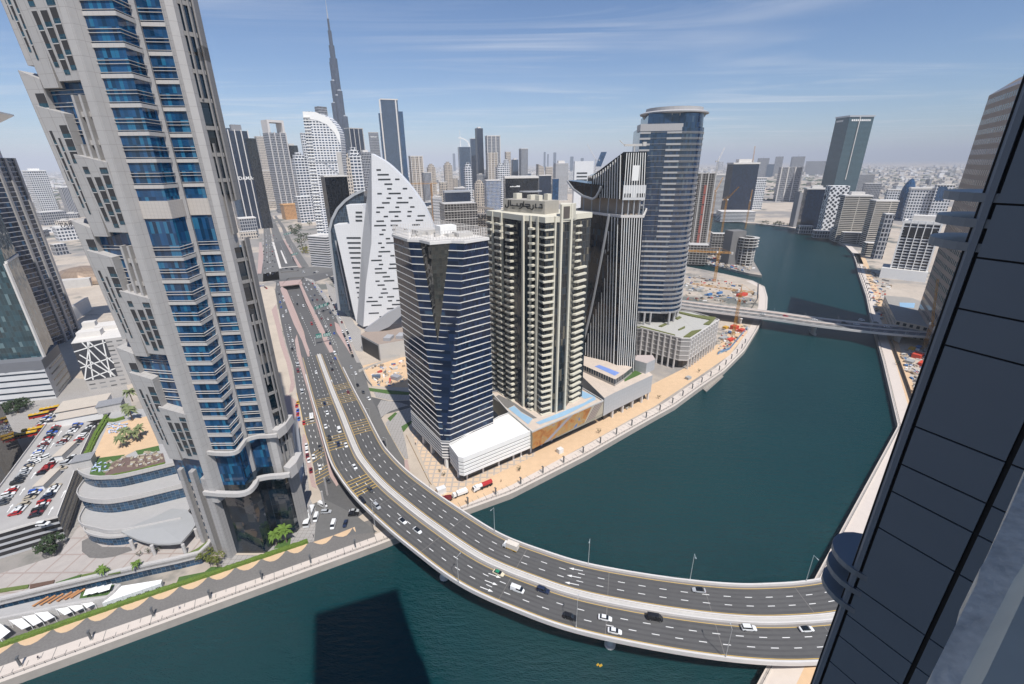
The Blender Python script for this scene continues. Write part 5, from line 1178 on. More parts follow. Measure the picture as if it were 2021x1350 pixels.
bot = [Vector((*BTp[0], 134)), Vector((*BTp[1], 134)), Vector((*BTp[2], 134)), Vector((*BTp[3].lerp(BTp[4], .1), 134)), Vector((*LE, 134))]
tpz = [160.5, 160.5, 155, 146, 147]
top_ = [Vector((p.x - (1.4 if i in (0, 1) else 0), p.y, h)) for i, (p, h) in enumerate(zip(bot, tpz))]
q.loft([bot, top_]); q.build('crown', m_bkg, bt)
for k in range(1, 13):
 t = k / 13; a = bot[0].lerp(bot[4], t); c = top_[0].lerp(top_[4], t); c.z = 147 + 13.5 * (1 - t) ** 1.35 * 1.0; c.z = min(c.z, top_[0].lerp(top_[4], t).z); fin_line(a, c, nL)
q = MB(); f0_, f1_ = Vector((*BTp[0], 133.6)), Vector((*BTp[1], 133.6)); o = Vector((nR.x, nR.y, 0)) * .45
q.face([f0_ + o, f1_ + o, f1_ + o + Vector((0, 0, 8.5)), f0_ + o + Vector((0, 0, 8.5))]); q.face([f0_, f1_, f1_ + o, f0_ + o]); q.face([f0_ + o, f0_, f0_ + Vector((0, 0, 8.5)), f0_ + o + Vector((0, 0, 8.5))][::-1])
q.build('white_screen', M('white_fins', (.62, .62, .61), .6, var=.04, grid=(.75, 99), gcol=(.4, .4, .41), gw=.12), bt)
q = MB()
for t in (.08, .16, .24, .32, .62, .70, .78, .86, .94): p = f0_.lerp(f1_, t) + o * 1.1; s = (f1_ - f0_).normalized() * .42; q = MB(); q.face([p - s + Vector((0, 0, 1.5)), p + s + Vector((0, 0, 1.5)), p + s + Vector((0, 0, 3.8)), p - s + Vector((0, 0, 3.8))]); q.build('window', m_bkg, bt)
q = MB(); p = f0_.lerp(f1_, .33) + o * 1.4; s = (f1_ - f0_) * .30; q.face([p + Vector((0, 0, 11)), p + s + Vector((0, 0, 11)), p + s + Vector((0, 0, 19.5)), p + Vector((0, 0, 19.5))]); q.build('white_sign_board', m_white, bt)
q = MB(); p = top_[0].lerp(top_[1], .45); q.tube(p, p + Vector((0, 0, 3)), .4, n=8); q.bar(p + Vector((-6, 0, 3)), p + Vector((6, 0, 3)), 1.0, 1.2); q.bar(p + Vector((-6, 0, 3.4)), p + Vector((-9, 0, 6)), .4, .4); q.box(tuple(p + Vector((5.6, 0, 3))), (2, 2, 2.2)); q.build('roof_crane', m_conc, bt)
q = MB()                                                             # boat-shaped glass volume hung on the left
e0_, e1_ = BTp[0].lerp(BTp[4], .36), BTp[4] + (BTp[4] - BTp[0]) * .12; on = Vector((nL.x, nL.y, 0))
prof_ = [(0, 141.5), (.04, 138.5), (.12, 134.8), (.22, 133.2), (.5, 134.6), (.8, 138.5), (1.0, 143.6)]
def EPt(t, z, o): p = e0_.lerp(e1_, t); return Vector((p.x, p.y, z)) + on * o
fr = [EPt(t, z, 2.2) for t, z in prof_]; bk_ = [EPt(t, z, -9) for t, z in prof_]
q.face(fr[::-1]); q.ribbon(fr, bk_); q.face([fr[0], fr[-1], bk_[-1], bk_[0]]); q.build('glass_hull', m_bkg, bt)
q = MB()
for a, c in zip(fr, fr[1:]): q.bar(a + on * .1 - Vector((0, 0, .9)), c + on * .1 - Vector((0, 0, .9)), 1.2, 1.2)
q.build('hull_rim', m_steel, bt)
bp_ = thing('panelled_podium', 'grey panelled podium with a roof pool and lawn in front of the black tower', 'podium', (72, 275, 0))
BPp = [(56.9, 249.6), (63.8, 255.8), (96.2, 281.6), (92, 300), (60, 330), (42, 300)]
m_gpan = M('grey_panel', (.42, .42, .42), .5, var=.05, grid=(2.6, 2.6), gcol=(.30, .30, .30), gw=.08)
q = MB(); q.slab(BPp, 6.0, 19.0, 0, 1); q.build('body', [m_gpan, m_mroof], bp_)
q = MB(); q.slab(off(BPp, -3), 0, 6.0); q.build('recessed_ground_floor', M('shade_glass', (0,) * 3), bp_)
for t in (.05, .3, .55, .8, .97):
 p = Vector(BPp[1]).lerp(Vector(BPp[2]), t); q = MB(); q.box((p.x - .8, p.y + 1, 0), (1.2, 1.2, 6), .7); q.build('column', m_conw, bp_)
c1_ = lambda pts: sc((1100, 560), 6.75, pts)
u0 = GP(c1_([(200, 1010), (270, 960), (900, 1170), (890, 1210), (765, 1300)]), 24)
q = MB(); q.slab([(v.x, v.y) for v in GP(c1_([(190, 1015), (350, 960), (1000, 1110), (900, 1190), (770, 1275)]), 24)], 19.0, 24, 0, 1); q.build('upper_level', [FAC('podium_upper', (.36, .33, .30), (.015, .03, .045), 5, 2.2, .1, .9, .1, .8), m_mroof], bp_)
q = MB(); q.poly(GP(c1_([(495, 1100), (560, 1080), (830, 1185), (765, 1225)]), 24.1)); q.build('pool', M('blue_pool', (.20, .30, .62), .2, var=.1), bp_)
q = MB(); q.poly(GP(c1_([(890, 1260), (1040, 1150), (1130, 1195), (1090, 1215), (895, 1305)]), 19.1)); q.build('lawn', m_grass, bp_)
q = MB(); q.slab([(v.x, v.y) for v in GP(c1_([(1020, 1010), (1060, 950), (1270, 950), (1305, 1005), (1190, 1060)]), 27)], 19, 27, 0, 1); q.build('end_pavilion', [m_gpan, M('pink_roof', (.47, .40, .37), .9, var=.06)], bp_)
# ================================================================== round-topped tower and its podium
rt = thing('round_topped_tower', 'tall blue-grey tower with a rounded flank and an overhanging disc roof', 'tower', (128, 388, 0))
m_rtg = GLASS('roundtower_glass', (.014, .034, .075), .05, bw=1.5, fh=3.95, mull=(.05, .07, .10), mw=.07, tilt=.02, var=.4, ior=1.65, lit=(.05, .08, .12), litp=.06)
m_rtb = M('roundtower_band', (.40, .39, .385), .55, var=.06, scale=.6, grid=(1.5, 40), gcol=(.28, .28, .28), gw=.05)
Lc, Pc = Vector((96.5, 369.5)), Vector((125.3, 365.1))
arc = [Vector(p) for p in spline([(125.6, 365.2), (133.5, 365.6), (140.5, 369), (146, 376.5), (150.2, 389), (152.6, 402), (150, 415)], 3)]
RF = [Lc, Pc] + arc + [Vector((140, 424)), Vector((104, 420))]
q = MB(); q.slab([tuple(p) for p in RF], 36, 178.5); q.build('glass_shaft', m_rtg, rt)
q = MB(); q.slab([tuple(p) for p in off([tuple(p) for p in RF], -4)], 27, 36); q.build('recessed_base', m_bkg, rt)
z = 36.0; k = 0
while z < 176:
 q = MB()
 left = [Lc, Lc.lerp(Pc, .34)] if z > 120 else None
 pl = [Vector((p.x, p.y, z)) for p in [Lc.lerp(Pc, .66 if z > 96 else .0), Pc] + arc]
 o = offline(pl, -.4); i_ = offline(pl, .2); h = 1.15; H = Vector((0, 0, h)); dbl = z > 96
 def bnd(pl, zz, h, d):
  pl = [Vector((p.x, p.y, zz)) for p in pl]; o = offline(pl, -d); i_ = offline(pl, .2); H = Vector((0, 0, h))
  q.ribbon([v + H for v in i_], [v + H for v in o]); q.ribbon([v + H for v in o], o); q.ribbon(o, i_); q.face([i_[0], o[0], o[0] + H, i_[0] + H]); q.face([o[-1], i_[-1], i_[-1] + H, o[-1] + H])
 bnd(pl[:3], z, 1.3, .35)
 if dbl:
  for dz in (0, .55, 1.1): bnd(pl[2:], z + dz, .16, .35)
  bnd([Vector((*Lc, 0)), Vector((*Lc.lerp(Pc, .26), 0))], z, 1.3, .3); bnd([Vector((*Lc.lerp(Pc, .26), 0)), Vector((*Lc.lerp(Pc, .66), 0))], z + .9, .15, .25)
 else:
  for dz in (0, .6, 1.2): bnd(pl[2:], z + dz, .26, .45)
 q.build('floor_band', m_rtb, rt); z += 3.95; k += 1
q = MB(); q.slab([tuple(p) for p in off([tuple(p) for p in (Lc, Pc, Pc + Vector((2, 2)), Vector((118, 385)), Vector((98, 385)))], .2)], 176, 180.8); q.build('shoulder_parapet', m_rtb, rt)
q = MB(); drum = [Vector((102, 371.5)), Vector((123.5, 368))] + [p + Vector((-1, .5)) for p in arc[1:]] + [Vector((138, 420)), Vector((108, 415))]
q.slab([tuple(p) for p in drum], 178, 187.8); q.build('crown_drum', m_rtg, rt)
cR = Vector((126.5, 390)); n = 40
def rr_(r, z, ry=1.0): return [(cR.x + r * math.cos(2 * math.pi * i / n), cR.y + r * ry * math.sin(2 * math.pi * i / n), z) for i in range(n)]
q = MB(); q.loft([rr_(20.5, 187.2), rr_(25.2, 188.4), rr_(25.4, 189.2), rr_(23, 190.2), rr_(21, 190.4), rr_(21, 192.6)]); q.build('disc_roof', m_rtb, rt)
for i in range(26):
 a = 2 * math.pi * i / 26; q = MB(); q.bar((cR.x + 20.6 * math.cos(a), cR.y + 20.6 * math.sin(a), 183.5), (cR.x + 23.6 * math.cos(a), cR.y + 23.6 * math.sin(a), 188), .5, .5); q.build('roof_bracket', m_rtb, rt)
for px in ((1320, 640), (1330, 634), (1336, 626), (1283, 640), (1271, 640)):
 p = G(*px, 27); q = MB(); q.tube((p.x, p.y + 1.2, 27), (p.x, p.y + 1.2, 37), .9, n=10); q.build('column', m_rtb, rt)
rp = thing('garage_podium', 'large grey louvred podium with roof planting below the round-topped tower', 'podium', (140, 365, 0))
RP = [(100, 362), (132.2, 330.6), (138.8, 330.0), (180.2, 374.2), (165, 398), (125, 415), (96, 405)]
m_lou = M('garage_louvre', (.33, .315, .30), .7, var=.06, scale=.4, grid=(80, .45), gcol=(.20, .19, .18), gw=.12)
q = MB(); q.slab(RP, 7.5, 26.4, 0, 1); q.build('louvred_body', [m_lou, M('podium_paving', (.44, .43, .40), .9, var=.08, scale=.3, grid=(30, 1.6), gcol=(.36, .35, .33), gw=.3)], rp)
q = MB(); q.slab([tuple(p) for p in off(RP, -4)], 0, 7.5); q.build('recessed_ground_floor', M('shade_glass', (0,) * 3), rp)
for k in range(5):
 q = MB(); ringband(q, RP, 8.0 + k * 3.9, .55, .25); q.build('ledge', m_conw, rp)
q = MB(); ringband(q, RP, 26.2, 1.0, .3, inset=.5); q.build('parapet', m_conw, rp)
for a, c, nn_ in ((RP[0], RP[1], 9), (RP[2], RP[3], 11)):
 for k in range(nn_):
  p = lerp2(a, c, (k + .3) / nn_); d = Vector((c[0] - a[0], c[1] - a[1])).normalized(); o = Vector((d.y, -d.x)); q = MB(); q.prism(rect((p[0] + o.x * .3, p[1] + o.y * .3), 1.0, 1.0, math.atan2(d.y, d.x)), 0, 26.0); q.build('pier', m_conw, rp)
cc_ = lambda pts: sc((1240, 480), 5.19, pts)
for k, px in enumerate(([(100, 845), (480, 945), (480, 955), (105, 862)], [(565, 965), (650, 905), (750, 890), (720, 910), (640, 970)], [(520, 705), (680, 740), (900, 765), (830, 840), (770, 835), (840, 790), (660, 755), (520, 720)], [(510, 890), (580, 855), (580, 870), (520, 895)], [(310, 855), (370, 830), (395, 835), (345, 860)], [(480, 775), (520, 755), (545, 765), (505, 785)])):
 q = MB(); q.slab([(v.x, v.y) for v in GP(cc_(px), 26.5)], 26.4, 27.3); q.build('roof_planter', M('olive_planting', (.13, .14, .045), .95, var=.6, scale=1.2, bump=1), rp)
# ================================================================== white sail-shaped building
sl_ = thing('sail_building', 'white sail-shaped building with scattered dark slot windows', 'building', (-130, 436, 0))
def onplane(px, py, P, N):
 d = ray(px, py); t = (P - Vector((0, 0, CZ))).dot(N) / d.dot(N); return Vector((0, 0, CZ)) + d * t
P0 = G(717, 645, 3); N0 = Vector((.10, -1, 0)).normalized()
sail_px = [(717, 645), (722, 560), (733, 480), (734, 400), (733, 303)] + [tuple(v) for v in spline([(733, 303), (765, 322), (800, 356), (830, 395), (846, 424), (858, 455), (866, 490), (872, 540)], 4)][1:] + [(866, 590), (835, 600), (795, 614), (750, 638)]
front = [onplane(x, y, P0, N0) for x, y in sail_px]
m_swh = M('sail_white', (.70, .70, .70), .45, var=.04, scale=.2, grid=(2.2, 2.2), gcol=(.55, .55, .56), gw=.07)
m_sgr = M('sail_grey', (.42, .42, .42), .5, var=.05, scale=.2, grid=(1.2, 1.2), gcol=(.33, .33, .33), gw=.1)
q = MB(); u2 = Vector((1, .1, 0)).normalized()
P3 = [p for p in front]
import itertools
def tri_plane(pts, q, m=0, flip=False):
 o = pts[0]; uvp = [Vector(((p - o).dot(u2), p.z, 0)) for p in pts]
 for t in tessellate_polygon([uvp]):
  a, c, e = (pts[i] for i in t)
  if ((c - a).cross(e - a).y > 0) != flip: c, e = e, c
  q.face([a, c, e], m)
tri_plane(front, q)
backs = [p + Vector((-1.0, 13, 0)) for p in front]
n = len(front)
for i in range(n):
 a, c = front[i], front[(i + 1) % n];
 if i >= 4: q.face([a, c, backs[(i + 1) % n], backs[i]])
tri_plane(backs, q, flip=True); q.build('white_sheet', m_swh, sl_)
Pg = G(703, 637, 3)
gl_px = [(733, 303), (724, 390), (714, 480), (710, 560), (704, 637)]; fl = front[:5][::-1]
fl = [front[4], front[3], front[2], front[1], front[0]]
bk3 = []
for (x, y), f in zip(gl_px, fl):
 bk3.append(onplane(x, y, f + Vector((0, 12 if y > 303 else .5, 0)), N0))
q = MB()
for i in range(4): q.face([bk3[i], bk3[i + 1], fl[i + 1], fl[i]])
q.build('grey_edge', m_sgr, sl_)
rs = random.Random(21); cnt = 0; rest = MB()
def inside(u, z):
 r_ = False; j = len(front) - 1; o = front[0]
 uv_ = [((p - o).dot(u2), p.z) for p in front]
 for i in range(len(uv_)):
  if (uv_[i][1] > z) != (uv_[j][1] > z) and u < (uv_[j][0] - uv_[i][0]) * (z - uv_[i][1]) / (uv_[j][1] - uv_[i][1]) + uv_[i][0]: r_ = not r_
  j = i
 return r_
m_slot = M('slot_glass', (.045, .05, .055), .2, var=.2)
z = 158.0
slots = []
while z > 8:
 u = -14 + rs.uniform(0, 7)
 while u < 70:
  w = rs.choice([4, 4, 7, 7, 10, 11, 3.5])
  if all(inside(u + du, z + dz) for du in (-1.2, w + 1.2) for dz in (-.6, 2.2)): slots.append((u, z, w))
  u += w + rs.choice([4, 6, 8, 10, 13])
 z -= 4.05
for (u, z, w) in slots:
 o = front[0]; a = Vector((o.x, o.y, 0)) + u2 * u + N0 * .12; c = a + u2 * w; Zv = Vector((0, 0, z)); H = Vector((0, 0, 1.35))
 vis = proj(a + Zv)[0] < 795
 if vis and cnt < 98:
  q = MB(); q.face([a + Zv, c + Zv, c + Zv + H, a + Zv + H]); q.build('slot_window', m_slot, sl_); cnt += 1
 else: rest.face([a + Zv, c + Zv, c + Zv + H, a + Zv + H])
if rest.f: tag(rest.build('slot_window', m_slot, sl_), kind='stuff')
def cutout(px, base, depth, name, mat, parent, nrm=N0):
 f = [onplane(x, y, base, nrm) for x, y in px]; b_ = [p + Vector((-1, depth, 0)) for p in f]; q = MB(); tri_plane(f, q); tri_plane(b_, q, flip=True)
 for i in range(len(f)):
  a, c, d, e = f[i], f[(i + 1) % len(f)], b_[(i + 1) % len(f)], b_[i]; q.face([a, c, d, e])
 return q.build(name, mat, parent), f
wsb = thing('white_slab_building', 'white stepped slab building with slot windows left of the sail-shaped building', 'building', (-165, 455, 0))
Pw = G(700, 640, 0) + Vector((0, 8, 0))
_, fw_ = cutout([(704, 638), (697, 612), (672, 500), (659, 444), (690, 442), (683, 405), (716, 404), (722, 420), (715, 480), (711, 560)], Pw, 16, 'white_sheet', m_swh, wsb)
for k in range(13):
 y = 471 + k * 9.8; x1 = 714 - (y - 470) * .05; x0 = 684 + k * 1.9 if k < 12 else 706
 a, c = onplane(x0, y, Pw + N0 * .3, N0), onplane(min(x1, 712), y, Pw + N0 * .3, N0)
 if c.x - a.x < 1: continue
 q = MB(); H = Vector((0, 0, 1.5)); q.face([a, c, c + H, a + H]); q.build('slot_window', m_slot, wsb)
for k in range(3):
 a, c = onplane(702, 421 + k * 8, Pw + N0 * .3, N0), onplane(715, 421 + k * 8, Pw + N0 * .3, N0); q = MB(); H = Vector((0, 0, 1.6)); q.face([a, c, c + H, a + H]); q.build('slot_window', m_slot, wsb)
ga_ = thing('glass_arch_building', 'blue-grey glass building with a pale curved arch edge left of the white slabs', 'building', (-175, 480, 0))
Pa = Pw + Vector((0, 18, 0))
m_gag = GLASS('arch_glass', (.03, .05, .075), .07, bw=1.8, fh=3.8, mull=(.14, .17, .2), mw=.12, tilt=.02, var=.4)
arc_px = [(718, 378), (700, 386), (683, 398), (668, 414), (658, 434), (653, 456), (655, 480), (672, 612)]
cutout(arc_px + [(704, 636), (720, 500)], Pa, 20, 'glass_body', m_gag, ga_)
q = MB(); ap = [onplane(x, y, Pa + N0 * .6, N0) for x, y in arc_px]
for a, c in zip(ap, ap[1:]): q.bar(a, c, 2.2, 2.4)
q.build('arch_rim', m_steel, ga_)
for (xa, xb_) in ((661, 690), (669, 697)):
 q = MB(); q.bar(onplane(xa, 475, Pa + N0 * .6, N0), onplane(xb_, 612, Pa + N0 * .6, N0), 1.6, 1.2); q.build('rib', m_steel, ga_)
sp = thing('terrace_podium', 'low pale podium with roof terrace pavilions at the foot of the white sail', 'podium', tuple(G(752, 712, 0)))
a0, a1, a2 = G(752, 713, 0), G(806, 703, 0), G(716, 692, 0); hS = HZ(a0, 680); a3 = a2 + (a1 - a0) * 1.1 + Vector((6, 18, 0)); a4 = a2 + Vector((4, 20, 0))
q = MB(); q.slab([tuple(v.xy) for v in (a0, a1 + (a1 - a0) * .5, a3 + (a1 - a0) * .4, a4, a2)], 0, hS, 0, 1); q.build('body', [M('podium_beige', (.47, .455, .43), .8, var=.06, scale=.3), M('terrace_deck', (.30, .24, .20), .9, var=.1)], sp)
q = MB(); o_ = Vector((-.93, -.36, 0)) * .2; c_ = a0.lerp(a2, .05); d_ = a0.lerp(a2, .95); q.face([d_ + o_, c_ + o_, c_ + o_ + Vector((0, 0, hS * .9)), d_ + o_ + Vector((0, 0, hS * .9))]); q.build('dark_entrance', m_black, sp)
for t, w in ((.3, 6), (.75, 6), (1.15, 5)):
 p = a0.lerp(a1, t) + Vector((-1, 9, 0)); q = MB(); q.box((p.x, p.y, hS), (w, 9, 2.8), -.15); q.build('pavilion', M('pavilion_grey', (.36, .36, .37), .6, var=.05), sp)
q = MB(); c5 = [onplane(x, y, G(725, 655, hS), N0) for x, y in ((718, 652), (762, 620), (798, 600), (798, 618), (768, 645), (735, 660))]; tri_plane(c5, q); b5 = [p + Vector((0, 8, 0)) for p in c5]; tri_plane(b5, q, flip=True)
for i in range(6): q.face([c5[i], c5[(i + 1) % 6], b5[(i + 1) % 6], b5[i]])
q.build('curved_canopy', M('pavilion_grey', (0,) * 3), sp)
def crate(px, sz, col, label, name='site_container', cat='container', z=0.0, rz=None, group='materials on the sand lot'):
 p = G(*px, z); q = MB(); q.box((p.x, p.y, z), sz, rz if rz is not None else rnd.uniform(0, 3)); tag(q.build(name, M('paint_%d_%d_%d' % tuple(int(c * 99) for c in col), col, .6, var=.1)), label, cat, group)
crate((743, 746), (6, 2.5, 2.6), (.10, .14, .2), 'blue-grey site container on the sand lot beside the dark tower', group=None)
crate((782, 748), (7, 5, 3), (.3, .3, .32), 'grey equipment pile on the sand lot against the dark tower', 'equipment_pile', 'equipment', group=None)
crate((770, 752), (8, 1.2, 1.0), (.5, .06, .05), 'red steel stack on the sand lot beside the dark tower', 'steel_stack', 'steel stack', group=None)
crate((757, 727), (5, 1, .8), (.6, .55, .5), 'white and red barrier pieces across the sand lot', 'barrier', 'barrier', group=None)
# ================================================================== skyline
f_beige = FAC('beige_tower', (.50, .43, .35), (.02, .03, .05), 7.2, 5.4, .22, .78, .2, .9, pier=13.6, pierw=1.6)
f_beige2 = FAC('beige_tower_fine', (.52, .46, .39), (.03, .035, .05), 7.0, 5.0, .25, .8, .25, .8)
f_white = FAC('white_tower', (.62, .62, .62), (.02, .035, .06), 7.2, 6.0, .2, .85, .25, .85)
f_whitef = FAC('white_frame', (.64, .64, .64), (.015, .03, .06), 7.2, 9.0, .12, .88, .35, .95)
f_wband = FAC('white_banded', (.62, .61, .60), (.03, .04, .06), 3.7, 60, 0, 1, .45, .95)
f_cband = FAC('cream_banded', (.50, .46, .40), (.02, .025, .03), 3.5, 24, .03, .97, .42, .96)
f_grey = FAC('grey_tower', (.34, .34, .35), (.02, .03, .05), 7.2, 4.8, .15, .85, .2, .92)
f_greyv = FAC('grey_striped', (.40, .40, .41), (.03, .04, .06), 50, 4.0, .3, .85, .0, 1)
f_navy = GLASS('navy_tower', (.012, .022, .045), .08, bw=1.8, fh=3.8, mull=(.03, .045, .07), mw=.12, tilt=.02, var=.4)
f_blue = GLASS('blue_tower', (.02, .06, .13), .08, bw=2.0, fh=3.8, mull=(.06, .10, .16), mw=.14, tilt=.02, var=.45)
f_steel = GLASS('steel_blue_tower', (.045, .07, .11), .1, bw=2.4, fh=3.8, mull=(.10, .13, .17), mw=.2, tilt=.02, var=.3)
f_dark = GLASS('dark_tower', (.008, .010, .014), .08, bw=1.6, fh=3.8, mull=(.03, .035, .04), mw=.12, tilt=.02, var=.5)
f_teal = GLASS('teal_tower', (.02, .05, .065), .07, bw=2.2, fh=3.9, mull=(.07, .12, .14), mw=.1, tilt=.02, var=.3, slab=(.11, .16, .18), slabh=1.0)
f_bgrid = FAC('blue_grid', (.50, .50, .50), (.025, .07, .17), 3.6, 3.6, .14, .9, .14, .9)
f_conc = FAC('bare_concrete', (.30, .28, .26), (.03, .028, .026), 3.8, 5.0, .08, .92, .14, .95, gvar=.4)
m_ora = M('orange_render', (.55, .30, .12), .85, var=.06)
m_crane = M('crane_yellow', (.50, .24, .03), .6, var=.08)
VPX, VPY = 1034.0, 2960.0
def place(xl, xr, yt, yb):
 xm = (xl + xr) / 2; xb = xm + (VPX - xm) * (yb - yt) / (VPY - yt); base = G(xb, yb, 0); h = HZ(base, yt)
 dep = (Vector((base.x, base.y, h - CZ))).dot(_F); return base, h, (xr - xl) / FPX * dep
def S(name, label, cat, xl, xr, yt, yb, mat, a=20, k=.8, roof=None, group=None, extras=(), top=None):
 base, h, W = place(xl, xr, yt, yb); vd = Vector((base.x, base.y, 0)).normalized(); va = math.atan2(vd.y, vd.x) - math.pi / 2
 aa = R(a); w = W / (abs(math.cos(aa)) + k * abs(math.sin(aa))); d = w * k
 c = base + vd * (d * .55); t = thing(name, label, cat, (c.x, c.y, 0), 0, group); t['_h'] = h; ang = va + aa
 q = MB(); fp = rect(c.xy, w, d, ang)
 if 'taper' in extras: q.prism(fp, 0, h, 0, 1, poly1=rect(c.xy, w * .9, d * .9, ang))
 elif 'slant' in extras:
  q.loft([[(*p, 0) for p in fp], [(p[0], p[1], h - (.0 if i in (0, 3) else w * .45)) for i, p in enumerate(fp)]])
 else: q.prism(fp, 0, h, 0, 1)
 q.build('shaft', [mat, roof or m_conc], t)
 m2 = roof or m_conc
 if 'cap' in extras: q = MB(); q.prism(off(fp, w * .02), h, h + w * .06); q.build('parapet', m2, t)
 if 'house' in extras:
  q = MB(); q.prism(rect(c.xy, w * .5, d * .5, ang), h, h + w * .18); q.build('roof_house', m2, t)
 if 'step' in extras:
  q = MB(); q.prism(rect(c.xy, w * .72, d * .72, ang), h, h * 1.06, 0, 1); q.build('setback', [mat, m2], t)
  q = MB(); q.prism(rect(c.xy, w * .4, d * .4, ang), h * 1.06, h * 1.10, 0, 1); q.build('setback', [mat, m2], t)
 if 'dome' in extras:
  q = MB(); n = 10; q.loft([[(c.x + w * r_ * math.cos(2 * math.pi * i / n), c.y + w * r_ * math.sin(2 * math.pi * i / n), h * zf) for i in range(n)] for r_, zf in ((.2, 1.0), (.2, 1.04), (.17, 1.06), (.03, 1.09))]); q.build('cupola', m2, t)
 if 'frame' in extras:
  for sx in (-1, 1):
   p = Vector((c.x + sx * w * .42 * math.cos(ang), c.y + sx * w * .42 * math.sin(ang))); q = MB(); q.prism(rect(p, w * .12, d, ang), h, h + w * .55); q.build('top_frame', m2, t)
  q = MB(); q.prism(rect(c.xy, w * .96, d, ang), h + w * .55, h + w * .68); q.build('top_beam', m2, t)
 if 'mast' in extras: q = MB(); q.tube((c.x, c.y, h), (c.x, c.y, h * 1.12), w * .03, w * .008, 6); q.build('mast', m_steel, t)
 if 'pod' in extras:
  q = MB(); q.prism(rect((c + vd * 0).xy, w * 1.5, d * 1.5, ang), 0, min(24, h * .2), 0, 1); q.build('podium', [f_wband, m_conc], t)
 if 'ribs' in extras:
  for i in range(4):
   u = (i + .0) / 3 - .5; ca, sa = math.cos(ang), math.sin(ang); x, y = u * w * .98, -d / 2 - .3
   q = MB(); q.prism(rect((c.x + x * ca - y * sa, c.y + x * sa + y * ca), w * .05, 1.2, ang), 0, h * 1.01); q.build('rib', m2, t)
 if 'bands' in extras:
  for i in range(1, 8): q = MB(); q.prism(off(fp, .5), h * i / 8, h * i / 8 + h * .012); q.build('band', m2, t)
 return t, c, w, d, ang, h, fp
def text3d(txt, p, right, h, mat, parent, name='letters', th=.4):
 cu = bpy.data.curves.new(name, 'FONT'); cu.body = txt; cu.size = h; cu.extrude = th / 2; cu.align_x = 'CENTER'; cu.resolution_u = 2; cu.offset = h * .02
 tmp = bpy.data.objects.new(name, cu); COL.objects.link(tmp); dg = bpy.context.evaluated_depsgraph_get(); dg.update()
 me = bpy.data.meshes.new_from_object(tmp.evaluated_get(dg)); bpy.data.objects.remove(tmp); bpy.data.curves.remove(cu)
 right = Vector((right[0], right[1], 0)).normalized(); up = Vector((0, 0, 1)); nn = right.cross(up)
 mtx = Matrix(((right.x, up.x, nn.x, p[0]), (right.y, up.y, nn.y, p[1]), (right.z, up.z, nn.z, p[2]), (0, 0, 0, 1)))
 me.transform(mtx); me.materials.clear(); me.materials.append(mat); o = bpy.data.objects.new(name, me); COL.objects.link(o); o.parent = parent; o.location = -Vector(parent.location); return o
def front_text(s_, txt, u, zf, hgt, mat):
 t, c, w, d, ang, h, fp = s_; ca, sa = math.cos(ang), math.sin(ang); x, y = u * w, -d / 2 - .6
 text3d(txt, (c.x + x * ca - y * sa, c.y + x * sa + y * ca, h * zf), (ca, sa), hgt, mat, t)
s = S('twin_slab_tower', 'dark blue tower of three slabs with white roof lettering beside the highway', 'tower', 446, 486, 258, 452, f_navy, 12, .7, m_conw, extras=('ribs',))
front_text(s, 'DAMAC', .0, .52, s[2] * .26, m_white)
q = MB(); q.prism(rect((s[1] + Vector((-s[2] * .75, s[3] * .1, 0))).xy, s[2] * .6, s[3] * .9, s[4]), 0, s[5] * 1.03, 0, 1); q.build('side_slab', [f_steel, m_conc], s[0])
q = MB(); q.prism(rect((s[1] + Vector((s[2] * .55, s[3] * .3, 0))).xy, s[2] * .5, s[3] * .9, s[4]), 0, s[5] * .93, 0, 1); q.build('side_slab', [f_dark, m_conc], s[0])
q = MB(); q.prism(rect(s[1].xy, s[2] * .5, s[3] * .6, s[4]), s[5], s[5] * 1.06); q.build('curved_plant_screen', M('screen_grey', (.22, .22, .23), .6), s[0])
S('office_block', 'low grey office block with a flat roof below the dark blue slabs', 'building', 470, 503, 432, 468, f_grey, 8, .9, m_concl, extras=('cap',))
S('villa_block', 'small pale stone building beside the sandy plots along the highway', 'building', 474, 505, 457, 472, f_beige2, 5, .6)
S('beige_slab_tower', 'slim beige slab tower with a blind white flank in the far left cluster', 'tower', 490, 511, 300, 388, f_greyv, 30, .7, m_concl)
S('blue_block_tower', 'short hazy blue block just left of the slim beige slab tower', 'tower', 484, 496, 316, 384, f_steel, 10, 1)
S('crowned_beige_tower', 'beige tower with a slatted flaring crown and mast in the far left cluster', 'tower', 503, 526, 270, 396, f_beige2, 15, .8, m_concl, extras=('cap', 'mast'))
S('open_topped_tower', 'tall grey grid tower with an open frame at its top beside the highway', 'tower', 520, 562, 262, 421, f_grey, 24, .8, m_conw, extras=('frame', 'ribs'))
S('stepped_apartment_block', 'beige apartment block with a white crown before the open-framed tower', 'tower', 513, 541, 337, 408, f_beige2, 18, .7, m_concl, extras=('cap',))
S('dark_patterned_tower', 'dark patterned tower with a small white roof sign left of the white oval tower', 'tower', 563, 586, 287, 412, f_dark, 14, .9, extras=('house',))
S('white_apartment_tower', 'white apartment tower with stepped top beside the orange block', 'tower', 575, 604, 313, 436, f_whitef, 18, .8, m_white, extras=('step', 'pod'))
S('white_apartment_wing', 'lower white apartment wing next to the orange block', 'tower', 581, 614, 388, 440, f_whitef, 18, .7, m_white)
S('orange_block', 'low orange building with square windows beside the highway', 'building', 554, 588, 405, 433, FAC('orange_facade', (.55, .30, .13), (.10, .05, .03), 4, 4, .3, .75, .3, .75), 15, .9, m_ora, extras=('cap',))
S('long_white_block', 'long low white block at the foot of the stepped apartment block', 'building', 508, 545, 397, 412, f_beige2, 22, .4)
wo = thing('white_oval_tower', 'white tower with a curved sloping top and dark windows right of the highway', 'tower', tuple(G(634, 500, 0)))
